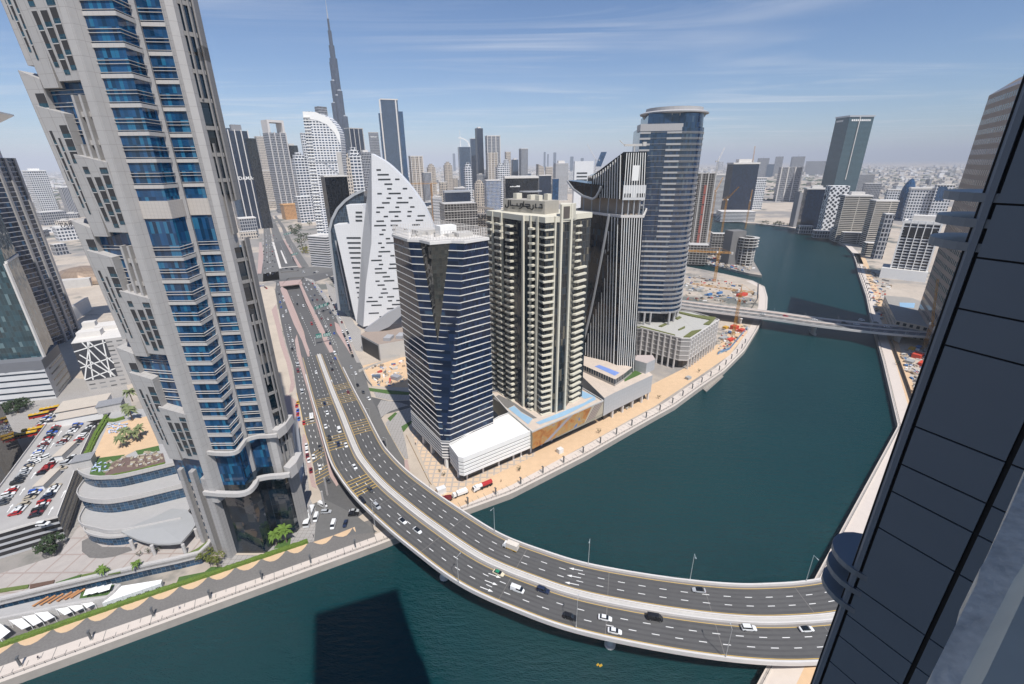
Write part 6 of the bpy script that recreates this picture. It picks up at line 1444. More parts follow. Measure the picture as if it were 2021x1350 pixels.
bo = G(640, 506, 0); N1 = Vector((bo.x, bo.y, 0)).normalized() * -1
ot = [(597, 220)] + [tuple(v) for v in spline([(597, 220), (622, 221), (648, 232), (664, 250), (671, 268), (674, 300)], 3)][1:] + [(682, 470), (634, 500), (628, 470)]
m_oval = FAC('oval_facade', (.68, .68, .68), (.03, .05, .09), 4.0, 5.0, .12, .8, .3, .8)
cutout(ot, bo, 26, 'shaft', m_oval, wo, N1)
f_ = [onplane(x, y, bo + N1 * .4, N1) for x, y in [(597, 220), (622, 221), (648, 232), (664, 250), (671, 268), (671.5, 285), (660, 262), (645, 246), (625, 237), (599, 234)]]
q = MB(); uax = Vector((-N1.y, N1.x, 0)); o = f_[0]
for t in tessellate_polygon([[Vector(((p - o).dot(uax), p.z, 0)) for p in f_]]):
 a, c, e = (f_[i] for i in t); q.face([a, c, e] if (c - a).cross(e - a).dot(N1) > 0 else [a, e, c])
q.build('white_crest', m_white, wo)
for k in range(40):
 y0 = 232 + k * 6.2; xl = 598 + (y0 - 220) * .122; a, c = onplane(xl - 1.5, y0, bo + N1 * .8, N1), onplane(xl + 12, y0, bo + N1 * .8, N1)
 if k % 1 == 0: q = MB(); q.bar(a, c, 2.4, 1.3); q.build('balcony_band', m_white, wo)
base_, h_, W_ = place(613, 660, 466, 527); q = MB(); q.prism(rect((base_ + N1 * -14).xy, W_, 26, math.atan2(-N1.x, N1.y) * -1 + math.pi), 0, h_, 0, 1); q.build('podium', [f_wband, m_concl], wo)
S('grey_roof_tower', 'grey angular tower top showing behind the white oval tower', 'tower', 621, 644, 210, 420, f_grey, 30, .8, extras=())
S('slim_side_tower', 'slim pale tower edge showing left of the white oval tower', 'tower', 592, 603, 262, 430, f_white, 10, 1)
s = S('slab_and_glass_building', 'dark green-black glass building with a tall grey concrete slab fin', 'building', 634, 684, 349, 575, f_dark, 20, .5, m_concl, extras=('cap',))
a, h_, W_ = place(664, 673, 300, 540); q = MB(); q.prism(rect(a.xy, W_, 5, .2), 0, h_); q.build('slab_fin', m_conc, s[0]); q = MB(); q.bar((a.x - 40, a.y, s[5] + 16), (a.x, a.y, s[5] + 16), 3, 2); q.bar((a.x - 24, a.y, s[5] + 16), (a.x - 4, a.y, s[5]), 2, 2); q.build('canopy_beam', m_steel, s[0])
bk_b = Vector((ray(682, 300).x / ray(682, 300).y * 2370, 2370, 0))
bkx = thing('tiered_spire_tower', 'very tall slender steel-grey tiered tower ending in a thin spire', 'skyscraper', tuple(bk_b))
m_bk = GLASS('spire_cladding', (.085, .105, .14), .18, bw=2.6, fh=11, mull=(.05, .06, .09), mw=.9, tilt=.02, var=.25, slab=(.05, .06, .085), slabh=2.2)
cxy = bk_b.xy
def lobe(r, z0, z1, dx, dy, name='tier'):
 n = 12; q = MB(); q.prism([(cxy.x + dx + r * math.cos(2 * math.pi * i / n), cxy.y + dy + r * math.sin(2 * math.pi * i / n)) for i in range(n)], z0, z1); q.build(name, m_bk, bkx)
lobe(17, 0, 600, 0, 0, 'core'); lobe(12, 600, 650, 0, 0, 'core'); lobe(8, 650, 706, 0, 0, 'core'); lobe(4.5, 706, 750, 0, 0, 'core')
for (r, zt, dx, dy) in ((15, 300, -27, -12), (15, 420, -16, -14), (14, 510, -9, -10), (15, 235, 30, -10), (15, 365, 20, -12), (14, 470, 11, -11), (12, 560, 6, -6), (12, 585, -6, -5), (15, 340, 0, 28), (16, 260, 4, -30), (13, 450, 2, -18)):
 lobe(r, 0, zt, dx, dy); q = MB(); q.tube((cxy.x + dx, cxy.y + dy, zt), (cxy.x + dx, cxy.y + dy, zt + 5), r * .7, r * .6, 10); q.build('tier_cap', m_steel, bkx)
q = MB(); q.tube((cxy.x, cxy.y, 750), (cxy.x, cxy.y, 829), 2.6, .4, 8); q.build('spire', m_steel, bkx)
S('capped_dark_tower', 'dark ribbed tower with a pale angular cap right of the tall spire', 'tower', 680, 715, 254, 398, f_navy, 25, .8, m_conc, extras=('cap', 'ribs'))
s = S('grey_sign_tower', 'hazy grey tower with white letters near its top left of the blue slab tower', 'tower', 727, 746, 262, 390, f_grey, 0, .8, m_conc, extras=('cap',))
front_text(s, 'EMAAR', .0, .93, s[2] * .2, m_white)
s = S('blue_slab_tower', 'tall blue glass tower with pale edge bands and a dark slot near the top', 'tower', 750, 784, 197, 402, f_steel, 4, .6, m_concl, extras=('cap',))
for sx in (-1, 1):
 t, c, w, d, ang, h, fp = s; p = c + Vector((sx * w * .56 * math.cos(ang), sx * w * .56 * math.sin(ang) + 8, 0)); q = MB(); q.prism(rect(p.xy, w * .34, d, ang), 0, h * (.88 if sx < 0 else .90), 0, 1); q.build('blue_wing', [f_blue, m_conc], t)
 p = c + Vector((sx * w * .47 * math.cos(ang), sx * w * .47 * math.sin(ang) - d * .5, 0)); q = MB(); q.prism(rect(p.xy, w * .08, 3, ang), 0, h * 1.003); q.build('edge_band', m_concl, t)
q = MB(); p = s[1] + Vector((-s[2] * .2, -s[3] * .52, 0)); q.prism(rect(p.xy, s[2] * .14, 2, s[4]), s[5] * .86, s[5] * .92); q.build('dark_slot', m_black, s[0])
for (lab, xl, xr, yt, yb, mt, a, ex) in (
 ('white and grey apartment tower just left of the white sail peak', 684, 712, 306, 452, f_whitef, 16, ('step',)), ('grey stepped tower standing behind the white sail peak', 708, 732, 300, 430, f_grey, 20, ('house',)), ('cream stepped apartment tower beside the grey concrete slab fin', 668, 690, 312, 470, f_beige2, 10, ('step',)),
 ('beige ribbed tower with a twin-notched top right of the blue slab tower', 806, 834, 309, 412, f_beige, 14, ('cap', 'ribs')), ('slim beige tower with a cupola, first right of the notched beige tower', 842, 859, 330, 396, f_beige, 12, ('step', 'dome')), ('slim beige tower with a cupola between the domed tower and the arched-top tower', 875, 892, 326, 392, f_beige, 12, ('step', 'dome')),
 ('grey and white mid-rise tower below the domed beige tower', 832, 851, 341, 425, f_greyv, 18, ('cap',)), ('pale blue tower with an arched white crown and mast', 903, 928, 290, 388, f_steel, 10, ()), ('very tall dark blue tower of the downtown pair', 937, 953, 253, 382, f_navy, 22, ('house',)),
 ('dark blue lower shoulder tower left of the downtown pair', 927, 940, 274, 380, f_steel, 10, ('cap',)), ('brown-topped tall tower right of the downtown pair', 957, 987, 269, 384, f_grey, 12, ('ribs', 'cap')), ('beige front tower with ribs below the brown-topped tower', 960, 982, 301, 398, f_beige, 10, ('ribs',)),
 ('narrow beige tower standing alone right of the brown-topped tower', 996, 1008, 300, 388, f_beige2, 20, ('cap',)), ('rounded grey drum tower left of the grey flat-topped tower', 1009, 1023, 315, 386, f_steel, 20, ('house',)), ('grey and beige flat-topped tower with dark stripes', 1024, 1042, 294, 388, f_greyv, 25, ('cap',)),
 ('white zigzag apartment tower in front of the brown-topped tower', 978, 998, 330, 410, f_whitef, 18, ('step',)), ('white apartment tower before the narrow lone beige tower', 992, 1006, 322, 408, f_whitef, 18, ('step',)), ('rounded striped tower with a slanting cylinder top', 1092, 1122, 322, 396, f_wband, 15, ('house',)),
 ('cream block with a tilted dark glass front near the striped tower', 1058, 1074, 324, 388, f_beige2, 30, ('slant',)), ('beige twin block left of the rounded striped tower', 1076, 1091, 330, 390, f_beige2, 10, ('cap',)), ('blue grid office block behind the cream tower', 955, 988, 357, 442, f_bgrid, 12, ('cap',)),
 ('dark blue flat-topped block behind the cream tower lettering', 1060, 1088, 347, 438, f_navy, 14, ('cap',)), ('narrow dark blue tower left of the black hull-shaped volume', 1089, 1103, 353, 452, f_blue, 12, ()), ('slender grey cluster tower with clock-like face below the downtown pair', 915, 931, 330, 420, f_whitef, 15, ('step',)),
 ('beige apartment tower behind the bare concrete frame', 866, 882, 360, 430, f_beige, 10, ('cap',)), ('pair of beige apartment slabs below the arched-top tower', 935, 956, 362, 432, f_beige, 12, ('step',)), ('grey apartment tower with white spine above the concrete frame', 895, 918, 372, 425, f_greyv, 8, ('cap',)),
 ('pale dark-striped block right of the white sail edge', 850, 872, 390, 452, f_wband, 14, ('cap',))):
 s = S('downtown_tower', lab, 'tower', xl, xr, yt, yb, mt, a, .8, m_concl, 'towers of the downtown cluster', ex)
 if 'arched white crown' in lab:
  t, c, w, d, ang, h, fp = s; q = MB(); ap = [Vector((c.x + w * (-.45 + .95 * i / 8), c.y, h * (1 + .17 * math.sqrt(max(0, 1 - (i / 8) ** 2))))) for i in range(9)]
  for a, b_ in zip(ap, ap[1:]): q.bar(a, b_, 6, 5)
  q.build('arched_crown', m_white, t); q = MB(); q.tube((c.x - w * .3, c.y, h), (c.x - w * .3, c.y, h * 1.33), 2.2, .8, 6); q.build('mast', m_white, t)
s = S('white_curved_building', 'white building with dark slot bands and curved roofline behind the black tower', 'building', 1132, 1172, 318, 440, m_sail if False else m_swh, 6, .7, m_white, extras=())
t, c, w, d, ang, h, fp = s
for i in range(6):
 ca, sa = math.cos(ang), math.sin(ang); x0, x1, y = -w * .38, w * .18, -d / 2 - .3; z0 = h * (.80 - i * .055)
 P_ = lambda x: (c.x + x * ca - y * sa, c.y + x * sa + y * ca); q = MB(); q.face([(*P_(x0), z0), (*P_(x1), z0), (*P_(x1), z0 + h * .025), (*P_(x0), z0 + h * .025)]); q.build('slot_band', m_slot, t)
a_, h2, w2 = place(1172, 1192, 300, 420); q = MB(); q.loft([[(*p, h * .9) for p in rect(a_.xy, w2 * .5, 10, .1)], [(p[0] + w2 * .5, p[1], h2) for p in rect(a_.xy, w2 * .5, 10, .1)]]); q.build('slanted_tower_top', f_blue, t)
s = S('black_curved_building', 'black glass building with layered curved roofs and white roof sign', 'building', 992, 1062, 352, 470, f_dark, 8, .6, m_concl, extras=('cap',))
q = MB(); rw = random.Random(4)
for k in range(9):
 ca, sa = math.cos(s[4]), math.sin(s[4]); x, y = s[2] * (-.36 + k * .034), -s[3] / 2 - .6; hh = s[2] * rw.uniform(.02, .05); P_ = lambda x: (s[1].x + x * ca - y * sa, s[1].y + x * sa + y * ca); q.face([(*P_(x), s[5] * .86), (*P_(x + s[2] * .034), s[5] * .865), (*P_(x + s[2] * .026), s[5] * .86 + hh), (*P_(x), s[5] * .86 + hh)])
q.build('roof_sign', m_white, s[0])
for k, (dx, zf) in enumerate(((.3, .78), (.35, .62), (.42, .46))):
 q = MB(); cc2 = s[1] + Vector((s[2] * dx, -s[3] * .4, 0)); n = 14; q.prism([(cc2.x + s[2] * .36 * math.cos(2 * math.pi * i / n), cc2.y + s[3] * .6 * math.sin(2 * math.pi * i / n)) for i in range(n)], s[5] * zf, s[5] * zf + 2.2); q.build('curved_roof_layer', m_steel, s[0])
s = S('concrete_frame_building', 'bare concrete frame building under construction behind the dark banded tower', 'building', 866, 942, 402, 520, f_conc, 14, .7, m_conc, extras=('bands',))
s = S('arched_roof_building', 'brown stone building with an arched roof gable behind the dark banded tower', 'building', 921, 978, 424, 500, FAC('brown_stone', (.22, .19, .16), (.02, .02, .02), 4, 5, .2, .8, .2, .8), 10, .6, M('brown_roof', (.25, .22, .19), .8))
q = MB(); t, c, w, d, ang, h, fp = s; ap = [Vector((c.x + w * (-.5 + i / 8), c.y - d * .5, h + w * .22 * math.sin(math.pi * (.25 + .55 * i / 8)))) for i in range(9)]
for a, b_ in zip(ap, ap[1:]): q.bar(a, b_, 3, 4)
q.build('arched_gable', M('brown_roof', (0,) * 3), t)
text3d('DAMAC', (s[1].x + s[2] * .12, s[1].y - s[3] * .7, s[5] * .9), (1, .12), s[2] * .26, m_black, s[0])
S('grey_party_wall_tower', 'grey blank-walled tower edge showing between the dark banded tower and the cream tower', 'tower', 957, 984, 474, 640, M('party_wall', (.17, .165, .165), .7, var=.06), 30, .6)
s = S('glass_roof_building', 'low glass-roofed building above the bare concrete frame', 'building', 874, 928, 380, 438, f_navy, 10, .5, m_steel, extras=('cap',))
s = S('red_striped_frame_tower', 'concrete tower under construction with red panels up its front', 'tower', 1366, 1412, 342, 486, f_conc, 12, .8, m_conc, extras=('ribs',))
t, c, w, d, ang, h, fp = s
for i in range(6):
 ca, sa = math.cos(ang), math.sin(ang); x0, x1, y = w * .02, w * .2, -d / 2 - .5; z0 = h * (.05 + i * .135); P_ = lambda x: (c.x + x * ca - y * sa, c.y + x * sa + y * ca)
 q = MB(); q.face([(*P_(x0), z0), (*P_(x1), z0), (*P_(x1), z0 + h * .12), (*P_(x0), z0 + h * .12)]); q.build('red_panel', M('red_panel', (.30, .085, .06), .8, var=.08), t)
for (nm, lab, xl, xr, yt, yb, mt, a, ex, k_) in (
 ('dark_twin_tower', 'dark blue tower pair with white balcony edges beside the canal bend', 1438, 1496, 324, 430, f_navy, 28, ('cap', 'house'), .5), ('white_flank_tower', 'white residential block right of the dark tower pair', 1486, 1512, 352, 414, f_white, 30, ('cap',), .7), ('white_slab_block', 'white slab block left of the dark tower pair', 1408, 1438, 346, 420, f_wband, 20, ('cap',), .6),
 ('curved_grey_tower', 'grey striped tower with a scooped roofline beyond the canal', 1540, 1582, 330, 398, f_grey, 15, ('ribs',), .6), ('hazy_frame_tower', 'hazy tower with cranes, leftmost of the far desert group', 1497, 1518, 312, 350, f_grey, 10, ('mast',), .7), ('hazy_frame_tower', 'hazy slim tower between the far cranes', 1532, 1546, 309, 348, f_grey, 10, ('mast',), .8),
 ('hazy_wide_block', 'wide hazy block with ragged top in the far desert group', 1564, 1588, 309, 352, f_grey, 12, ('mast',), .7), ('hazy_slab', 'wide hazy ribbed slab left of the tall teal tower', 1594, 1629, 318, 346, f_greyv, 8, (), .4), ('hazy_low_block', 'small hazy block right of the leftmost far desert tower', 1514, 1528, 324, 350, f_steel, 10, (), .8),
 ('white_water_tower_block', 'lone pale block in the far plain right of the round-topped tower', 1419, 1428, 319, 337, f_wband, 10, (), .8),
 ('grey_wedge_building', 'grey wedge-shaped building with a dark shaded face at the canal bend', 1572, 1592, 378, 448, M('wedge_grey', (.24, .24, .25), .6), 35, ('slant',), 1.0), ('dark_glass_cube', 'dark blue-black glass block beside the white lattice building', 1590, 1632, 374, 458, f_navy, 14, ('cap', 'house'), .7),
 ('cream_curved_building', 'cream banded building with a white spine beside the lattice building', 1664, 1716, 388, 478, f_cband, 18, ('cap', 'house'), .6), ('cream_rounded_building', 'second cream banded building, right of the one with the white spine', 1722, 1768, 398, 490, f_cband, 24, ('cap',), .7), ('dark_shaded_block', 'dark shaded block left of the white-framed office building', 1744, 1764, 422, 512, f_grey, 20, (), 1.2),
 ('grey_recessed_tower', 'grey tower with two dark vertical recesses right of the teal tower', 1690, 1724, 344, 392, f_greyv, 25, (), .6), ('grey_cube_block', 'small grey block right of the tower with two recesses', 1708, 1738, 362, 396, f_grey, 10, (), .7),
 ('white_grid_building', 'wide white grid apartment building right of the blue bullet tower', 1802, 1858, 374, 438, f_white, 12, ('cap',), .4), ('grey_grid_building', 'grey grid apartment building left of the blue bullet tower', 1754, 1790, 376, 424, f_white, 14, ('cap',), .4), ('blue_screen_tower', 'pale tower with a large blue glass face near the tan tower', 1850, 1880, 366, 440, f_white, 14, ('cap',), .6)):
 s = S(nm, lab, 'tower' if 'tower' in nm else 'building', xl, xr, yt, yb, mt, a, k_, m_concl, None, ex)
 if nm == 'blue_screen_tower':
  t, c, w, d, ang, h, fp = s; ca, sa = math.cos(ang), math.sin(ang); y = -d / 2 - .4; P_ = lambda x: (c.x + x * ca - y * sa, c.y + x * sa + y * ca); q = MB(); q.face([(*P_(-w * .4), h * .6), (*P_(w * .1), h * .6), (*P_(w * .1), h * .97), (*P_(-w * .4), h * .97)]); q.build('blue_glass_face', f_blue, t)
s = S('tall_teal_tower', 'tall teal glass tower with a pale vertical seam standing alone beyond the canal', 'tower', 1656, 1719, 231, 404, f_teal, 38, .75, m_steel, extras=('cap',))
t, c, w, d, ang, h, fp = s
p, r = Vector(fp[0]), Vector(fp[1]); p2, r2 = Vector(fp[3]), Vector(fp[0])
q = MB(); m_ = (p.lerp(r, .42)); o = (m_ - c.xy).normalized() * .6; q.bar((m_.x + o.x, m_.y + o.y, h * .3), (m_.x + o.x, m_.y + o.y, h), 2.2, 2.2); q.build('vertical_seam', m_concl, t); q = MB()
for (pa_, pb_, u0_, u1_) in ((p, r, .1, .9), (Vector(fp[3]), p, .1, .6)):
 for k in range(10):
  a_, b_ = pa_.lerp(pb_, u0_ + (u1_ - u0_) * k / 10), pa_.lerp(pb_, u0_ + (u1_ - u0_) * (k + .7) / 10); o = (pa_.lerp(pb_, .5) - c.xy).normalized() * .6; q.face([(*(a_ + o), h * .955), (*(b_ + o), h * .955), (*(b_ + o), h * .975), (*(a_ + o), h * .975)])
q.build('roof_sign', m_white, t)
s = S('white_lattice_building', 'white perforated lattice-shell building with big round holes', 'building', 1634, 1674, 367, 466, m_white, 22, .7, m_white)
def lattice_mat():
 m, nt, nd, l, b = _nt('lattice_shell'); tc = nd.new('ShaderNodeTexCoord'); mp_ = nd.new('ShaderNodeMapping'); mp_.inputs['Rotation'].default_value = (0, 0, R(45)); l.new(tc.outputs['UV'], mp_.inputs[0])
 v = nd.new('ShaderNodeTexVoronoi'); v.inputs['Scale'].default_value = .15; v.inputs['Randomness'].default_value = .3; l.new(mp_.outputs[0], v.inputs['Vector'])
 v2 = nd.new('ShaderNodeTexVoronoi'); v2.inputs['Scale'].default_value = .045; l.new(mp_.outputs[0], v2.inputs['Vector'])
 k = mth(nd, l, 'MAXIMUM', mth(nd, l, 'LESS_THAN', v.outputs['Distance'], .40), mth(nd, l, 'LESS_THAN', v2.outputs['Distance'], .24))
 l.new(mixc(nd, l, k, (.68, .68, .68), (.015, .02, .03)), b.inputs['Base Color']); b.inputs['Roughness'].default_value = .6; return m
s[0].children[0].data.materials[0] = lattice_mat()
wf = thing('white_framed_office', 'white-framed office building with dark window bands on the right bank', 'building', tuple(G(1790, 545, 0)))
A0, A1 = G(1752, 548, 0), G(1822, 556, 0); hW = HZ(A0, 436); dW = (A1 - A0); nW = Vector((-dW.y, dW.x, 0)).normalized(); L0 = A0 + nW * 30
q = MB(); q.prism([tuple(v.xy) for v in (A0, A1, A1 + nW * 34, A0 + nW * 34)], 0, hW, 0, 1); q.build('body', [FAC('office_face', (.58, .59, .60), (.015, .02, .03), 3.9, 90, 0, 1, .30, .98), m_concl], wf)
for k in range(6): p = A0.lerp(A1, k / 5) - nW * .4; q = MB(); q.prism(rect(p.xy, 1.8 if k in (0, 5) else 1.0, 1.2, math.atan2(dW.y, dW.x)), 0, hW + 1); q.build('white_pier', m_white, wf)
q = MB(); q.prism([tuple(v.xy) for v in (A0 - nW * .8, A1 - nW * .8, A1, A0)], hW - 2.5, hW + 1.2); q.build('white_beam', m_white, wf)
q = MB(); q.prism([tuple(v.xy) for v in (A0.lerp(A1, .06) - nW * .6, A0.lerp(A1, .94) - nW * .6, A0.lerp(A1, .94), A0.lerp(A1, .06))], hW - 19, hW - 8); q.build('dark_band', m_black, wf)
q = MB(); q.prism([tuple(v.xy) for v in (A0 - dW * .25 - nW * 6, A1 + dW * .05 - nW * 6, A1 + nW * 30, A0 - dW * .25 + nW * 30)], 0, 14, 0, 1); q.build('podium', [m_white, m_concl], wf)
q = MB(); q.prism([tuple(v.xy) for v in (A0.lerp(A1, .2) + nW * 8, A0.lerp(A1, .9) + nW * 8, A0.lerp(A1, .9) + nW * 26, A0.lerp(A1, .2) + nW * 26)], hW, hW + 7); q.build('roof_house', m_concl, wf)
bb = thing('blue_bullet_tower', 'blue glass bullet-shaped tower with a pointed top right of the cream buildings', 'tower', tuple(place(1786, 1812, 352, 432)[0]))
base, h, W = place(1788, 1811, 352, 432); n = 20; q = MB()
q.loft([[(base.x + W / 2 * r_ * math.cos(2 * math.pi * i / n) + sh, base.y + W / 2 * r_ * math.sin(2 * math.pi * i / n), h * zf) for i in range(n)] for r_, zf, sh in ((1, 0, 0), (1, .55, 0), (.96, .68, 0), (.82, .80, .5), (.55, .91, 1.5), (.2, .985, 2.5), (.04, 1.0, 3))]); q.build('shaft', f_blue, bb, smooth=False)
tt = thing('tan_stone_tower', 'tall tan stone tower with small square windows partly behind the shaded wall', 'tower', tuple(G(1850, 640, 0)))
T0, T1 = G(1822, 655, 6), G(1850, 700, 6); T0.z = T1.z = 0
m_tan = FAC('tan_face', (.33, .26, .21), (.03, .022, .02), 7.8, 5.4, .2, .8, .25, .78)
Tn = Vector((ray(1960, 400).x, ray(1960, 400).y, 0)).normalized(); side = (T1 - T0)
q = MB(); fpT = [T0.xy, T1.xy, (T1 + Vector((30, 8, 0))).xy, (T0 + Vector((26, 40, 0))).xy]; hT = HZ(T0, 175); q.prism([tuple(v) for v in fpT], 0, hT, 0, 1); q.build('shaft', [m_tan, m_concl], tt)
q = MB(); dT = side.normalized(); oT = Vector((dT.y, -dT.x, 0)); oT = oT if oT.x < 0 else -oT
for u in (.93,): q = MB(); p = T0.lerp(T1, u) + oT * .6; q.prism(rect(p.xy, 3.4, 1.6, math.atan2(dT.y, dT.x)), 0, hT * .985); q.build('corner_pier', M('tan_light', (.58, .45, .36), .8, var=.05), tt)
q = MB(); p = T1 + Vector((2, -2.5, 0)); q.prism(rect(p.xy, 7, 5, .2), 0, hT * .93); q.build('projecting_bay', FAC('tan_bay', (.50, .42, .36), (.02, .04, .08), 3.9, 8, .1, .9, .35, .9), tt)
q = MB(); q.loft([[(*p, hT) for p in fpT], [(p[0] + 4, p[1] + 3, hT + 9) for p in [Vector(f).lerp(Vector(fpT[2]), .35) for f in fpT]]]); q.build('crown', m_tan, tt)
lh = thing('courtyard_hotel', 'low sand-coloured building with a blue rooftop pool beside the right bank', 'building', tuple(G(1780, 620, 0)))
hp = GP([(1738, 600), (1752, 578), (1782, 588), (1836, 600), (1832, 640), (1800, 648), (1764, 632)], 0)
hp = [G(x, y, 14) for x, y in ((1746, 583), (1768, 632), (1835, 646), (1842, 604), (1800, 588))]
q = MB(); q.slab([tuple(v.xy) for v in hp], 0, 14, 0, 1); q.build('body', [FAC('sand_facade', (.50, .42, .33), (.03, .03, .03), 4.6, 5, .25, .75, .2, .8), M('hotel_roof', (.30, .28, .25), .9, var=.2, scale=.3)], lh)
q = MB(); q.poly([G(x, y, 14.1) for x, y in ((1775, 597), (1806, 598), (1804, 608), (1776, 606))]); q.build('pool', m_pool, lh)
for (lab, xl, xr, yt, yb, mt) in (('grey low canal-side block below the dark glass block', 1606, 1640, 456, 470, f_grey), ('grey blank-walled podium below the lattice building', 1640, 1666, 452, 472, m_conc), ('cream low podium below the cream spine building', 1664, 1704, 460, 482, f_cband), ('cream corner block at the widest point of the promenade', 1708, 1744, 480, 506, f_cband), ('low dark podium below the grey wedge', 1576, 1604, 446, 461, f_grey), ('pale podium of the dark tower pair with a blank end', 1416, 1488, 418, 438, f_wband)):
 S('canal_side_podium', lab, 'building', xl, xr, yt, yb, mt, 16, .6, m_concl)
S('grid_residence', 'pale grid residential block in the haze beside the ribbed blue tower', 'tower', 50, 84, 338, 420, f_white, 20, .7, m_white, extras=('cap', 'house'))
S('striped_white_tower', 'white tower with dark vertical stripes close to the hotel tower edge', 'tower', 118, 146, 370, 424, f_greyv, 15, .8, m_white, extras=('cap',))
S('curved_low_hall', 'low grey curved hall below the pale grid block', 'building', 64, 108, 398, 414, f_cband, 8, .5, m_concl)
S('grey_office_block', 'grey office block between the curved hall and the low white lettered building', 'building', 78, 122, 418, 444, f_grey, 16, .6, m_concl)
s = S('lettered_white_building', 'low white building with black letters on its roof by the hotel tower edge', 'building', 110, 158, 447, 474, f_white, 12, .6, m_concl)
text3d('TAIP', (s[1].x + s[2] * .25, s[1].y - s[3] * .5, s[5]), (math.cos(s[4]), math.sin(s[4])), 13, m_black, s[0])
S('dark_roof_block', 'dark-walled low block below the low white lettered building', 'building', 102, 126, 482, 504, f_grey, 20, .8, m_concl)
ms = thing('golden_shell_station', 'golden-brown shell-roofed station beside the wide road at far left', 'station', tuple(G(165, 560, 0)))
cS = G(170, 556, 0); q = MB(); rings = []
for j in range(7):
 v = math.pi / 2 * j / 6; rings.append([(cS.x + 52 * math.cos(v) * math.cos(2 * math.pi * i / 24), cS.y + 26 * math.cos(v) * math.sin(2 * math.pi * i / 24), 6 + 17 * math.sin(v) - 5 * abs(math.cos(v)) * (1 if abs(math.cos(2 * math.pi * i / 24)) > .5 else 0)) for i in range(24)])
q.loft(rings, cap=False); q.build('shell_roof', M('bronze_shell', (.33, .24, .17), .45, metal=.3, var=.05, grid=(6, 6), gcol=(.24, .17, .12), gw=.6), ms)
q = MB(); q.box((cS.x + 10, cS.y - 30, 0), (40, 16, 11), .5); q.build('entrance_box', m_conc, ms)
pg = thing('slatted_wall_structure', 'pale slatted wall structure on the sandy plot left of the hotel tower', 'structure', tuple(G(160, 620, 0)))
a, c = G(146, 634, 0), G(178, 612, 0)
for k in range(14): p = a.lerp(c, k / 13); q = MB(); q.box((p.x, p.y, 0), (1.0, 5, 15)); q.build('slat', m_concl, pg)
mats_g = [f_beige, f_beige2, f_white, f_grey, f_whitef, f_cband, f_steel]
rg = random.Random(5)
def fill(n, xr_, yb_, hmax, lab, grp, nm):
 for k in range(n):
  x = rg.uniform(*xr_); yb = rg.uniform(*yb_); b0 = G(x, yb, 0)
  if b0.y < 0: continue
  w = rg.uniform(22, 46); h = rg.uniform(.25, 1) * hmax * (1.0 if rg.random() < .8 else 1.4); t = thing(nm, lab, 'building', tuple(b0), 0, grp)
  a = rg.choice((.2, .5, .9)); q = MB(); fp = rect(b0.xy, w, w * rg.uniform(.5, 1), a); q.prism(fp, 0, h, 0, 1); q.build('shaft', [rg.choice(mats_g), m_concl], t)
  q = MB(); q.prism(rect(b0.xy, w * .45, w * .35, a), h, h + 4); q.build('roof_house', m_conc, t)
fill(60, (800, 1130), (356, 394), 105, 'pale mid-rise block in the hazy downtown cluster behind the central towers', 'mid-rise blocks of the downtown cluster', 'mid_rise_block')
fill(14, (845, 985), (392, 440), 52, 'low pale block between the concrete frame and the downtown towers', 'low blocks behind the dark banded tower', 'low_block')
fill(18, (1500, 1640), (352, 385), 26, 'low pale block on the plain left of the teal tower', 'low blocks on the plain beyond the canal', 'low_block')
fill(20, (1725, 1870), (362, 420), 30, 'low pale block on the plain right of the teal tower', 'low blocks on the right-hand plain', 'low_block')
fill(22, (60, 150), (352, 470), 22, 'low pale block on the plain left of the hotel tower', 'low blocks on the left plain', 'low_block')
fill(26, (505, 600), (352, 396), 120, 'hazy block in the cluster left of the white oval tower', 'hazy blocks along the left of the highway', 'mid_rise_block')
fill(16, (650, 800), (352, 400), 90, 'hazy mid-rise block between the tall spire and the blue slab tower', 'hazy blocks around the tall spire', 'mid_rise_block')
for k, (x0, x1, yt) in enumerate(((1073, 1077, 300), (1080, 1083, 304), (1092, 1098, 301), (1146, 1152, 312), (893, 898, 303), (1125, 1132, 309))):
 S('distant_haze_tower', ['thinnest pair tower dissolving in haze above the cream block, left one', 'thinnest pair tower dissolving in haze above the cream block, right one', 'haze-blue tower just left of the rounded striped tower', 'haze-blue tower just right of the rounded striped tower', 'haze-blue tower between the second domed tower and the arched-crown tower', 'short haze-blue tower touching the white curved building'][k], 'tower', x0, x1, yt, 338, f_steel, 10, 1)
q = MB(); rc = random.Random(3)
for k in range(7000):
 px = rc.uniform(-60, 2080); py = 331 + (rc.random() ** 2.2) * 52; p = G(px, py, 0)
 if p.y < 1500 or p.y > 40000: continue
 if 1500 < px < 1690 and py > 352: continue
 sc_f = min(4.0, p.y / 2600); w = rc.uniform(8, 26) * sc_f ** .6; h = rc.uniform(4, 13) * sc_f ** .5 * (2.2 if rc.random() < .06 else 1)
 q.box((p.x, p.y, 0), (w * rc.uniform(.8, 2.2), w, h), rc.choice((.1, .6, 1.1)), rc.choice((0, 0, 1, 2)))
tag(q.build('far_city', [M('far_wall', (.50, .46, .41), .9, var=.1), M('far_wall_white', (.62, .61, .60), .9, var=.1), M('far_wall_grey', (.30, .30, .30), .9, var=.1)]), 'low pale city spreading across the plain to the horizon', 'city', kind='stuff')
q = MB()
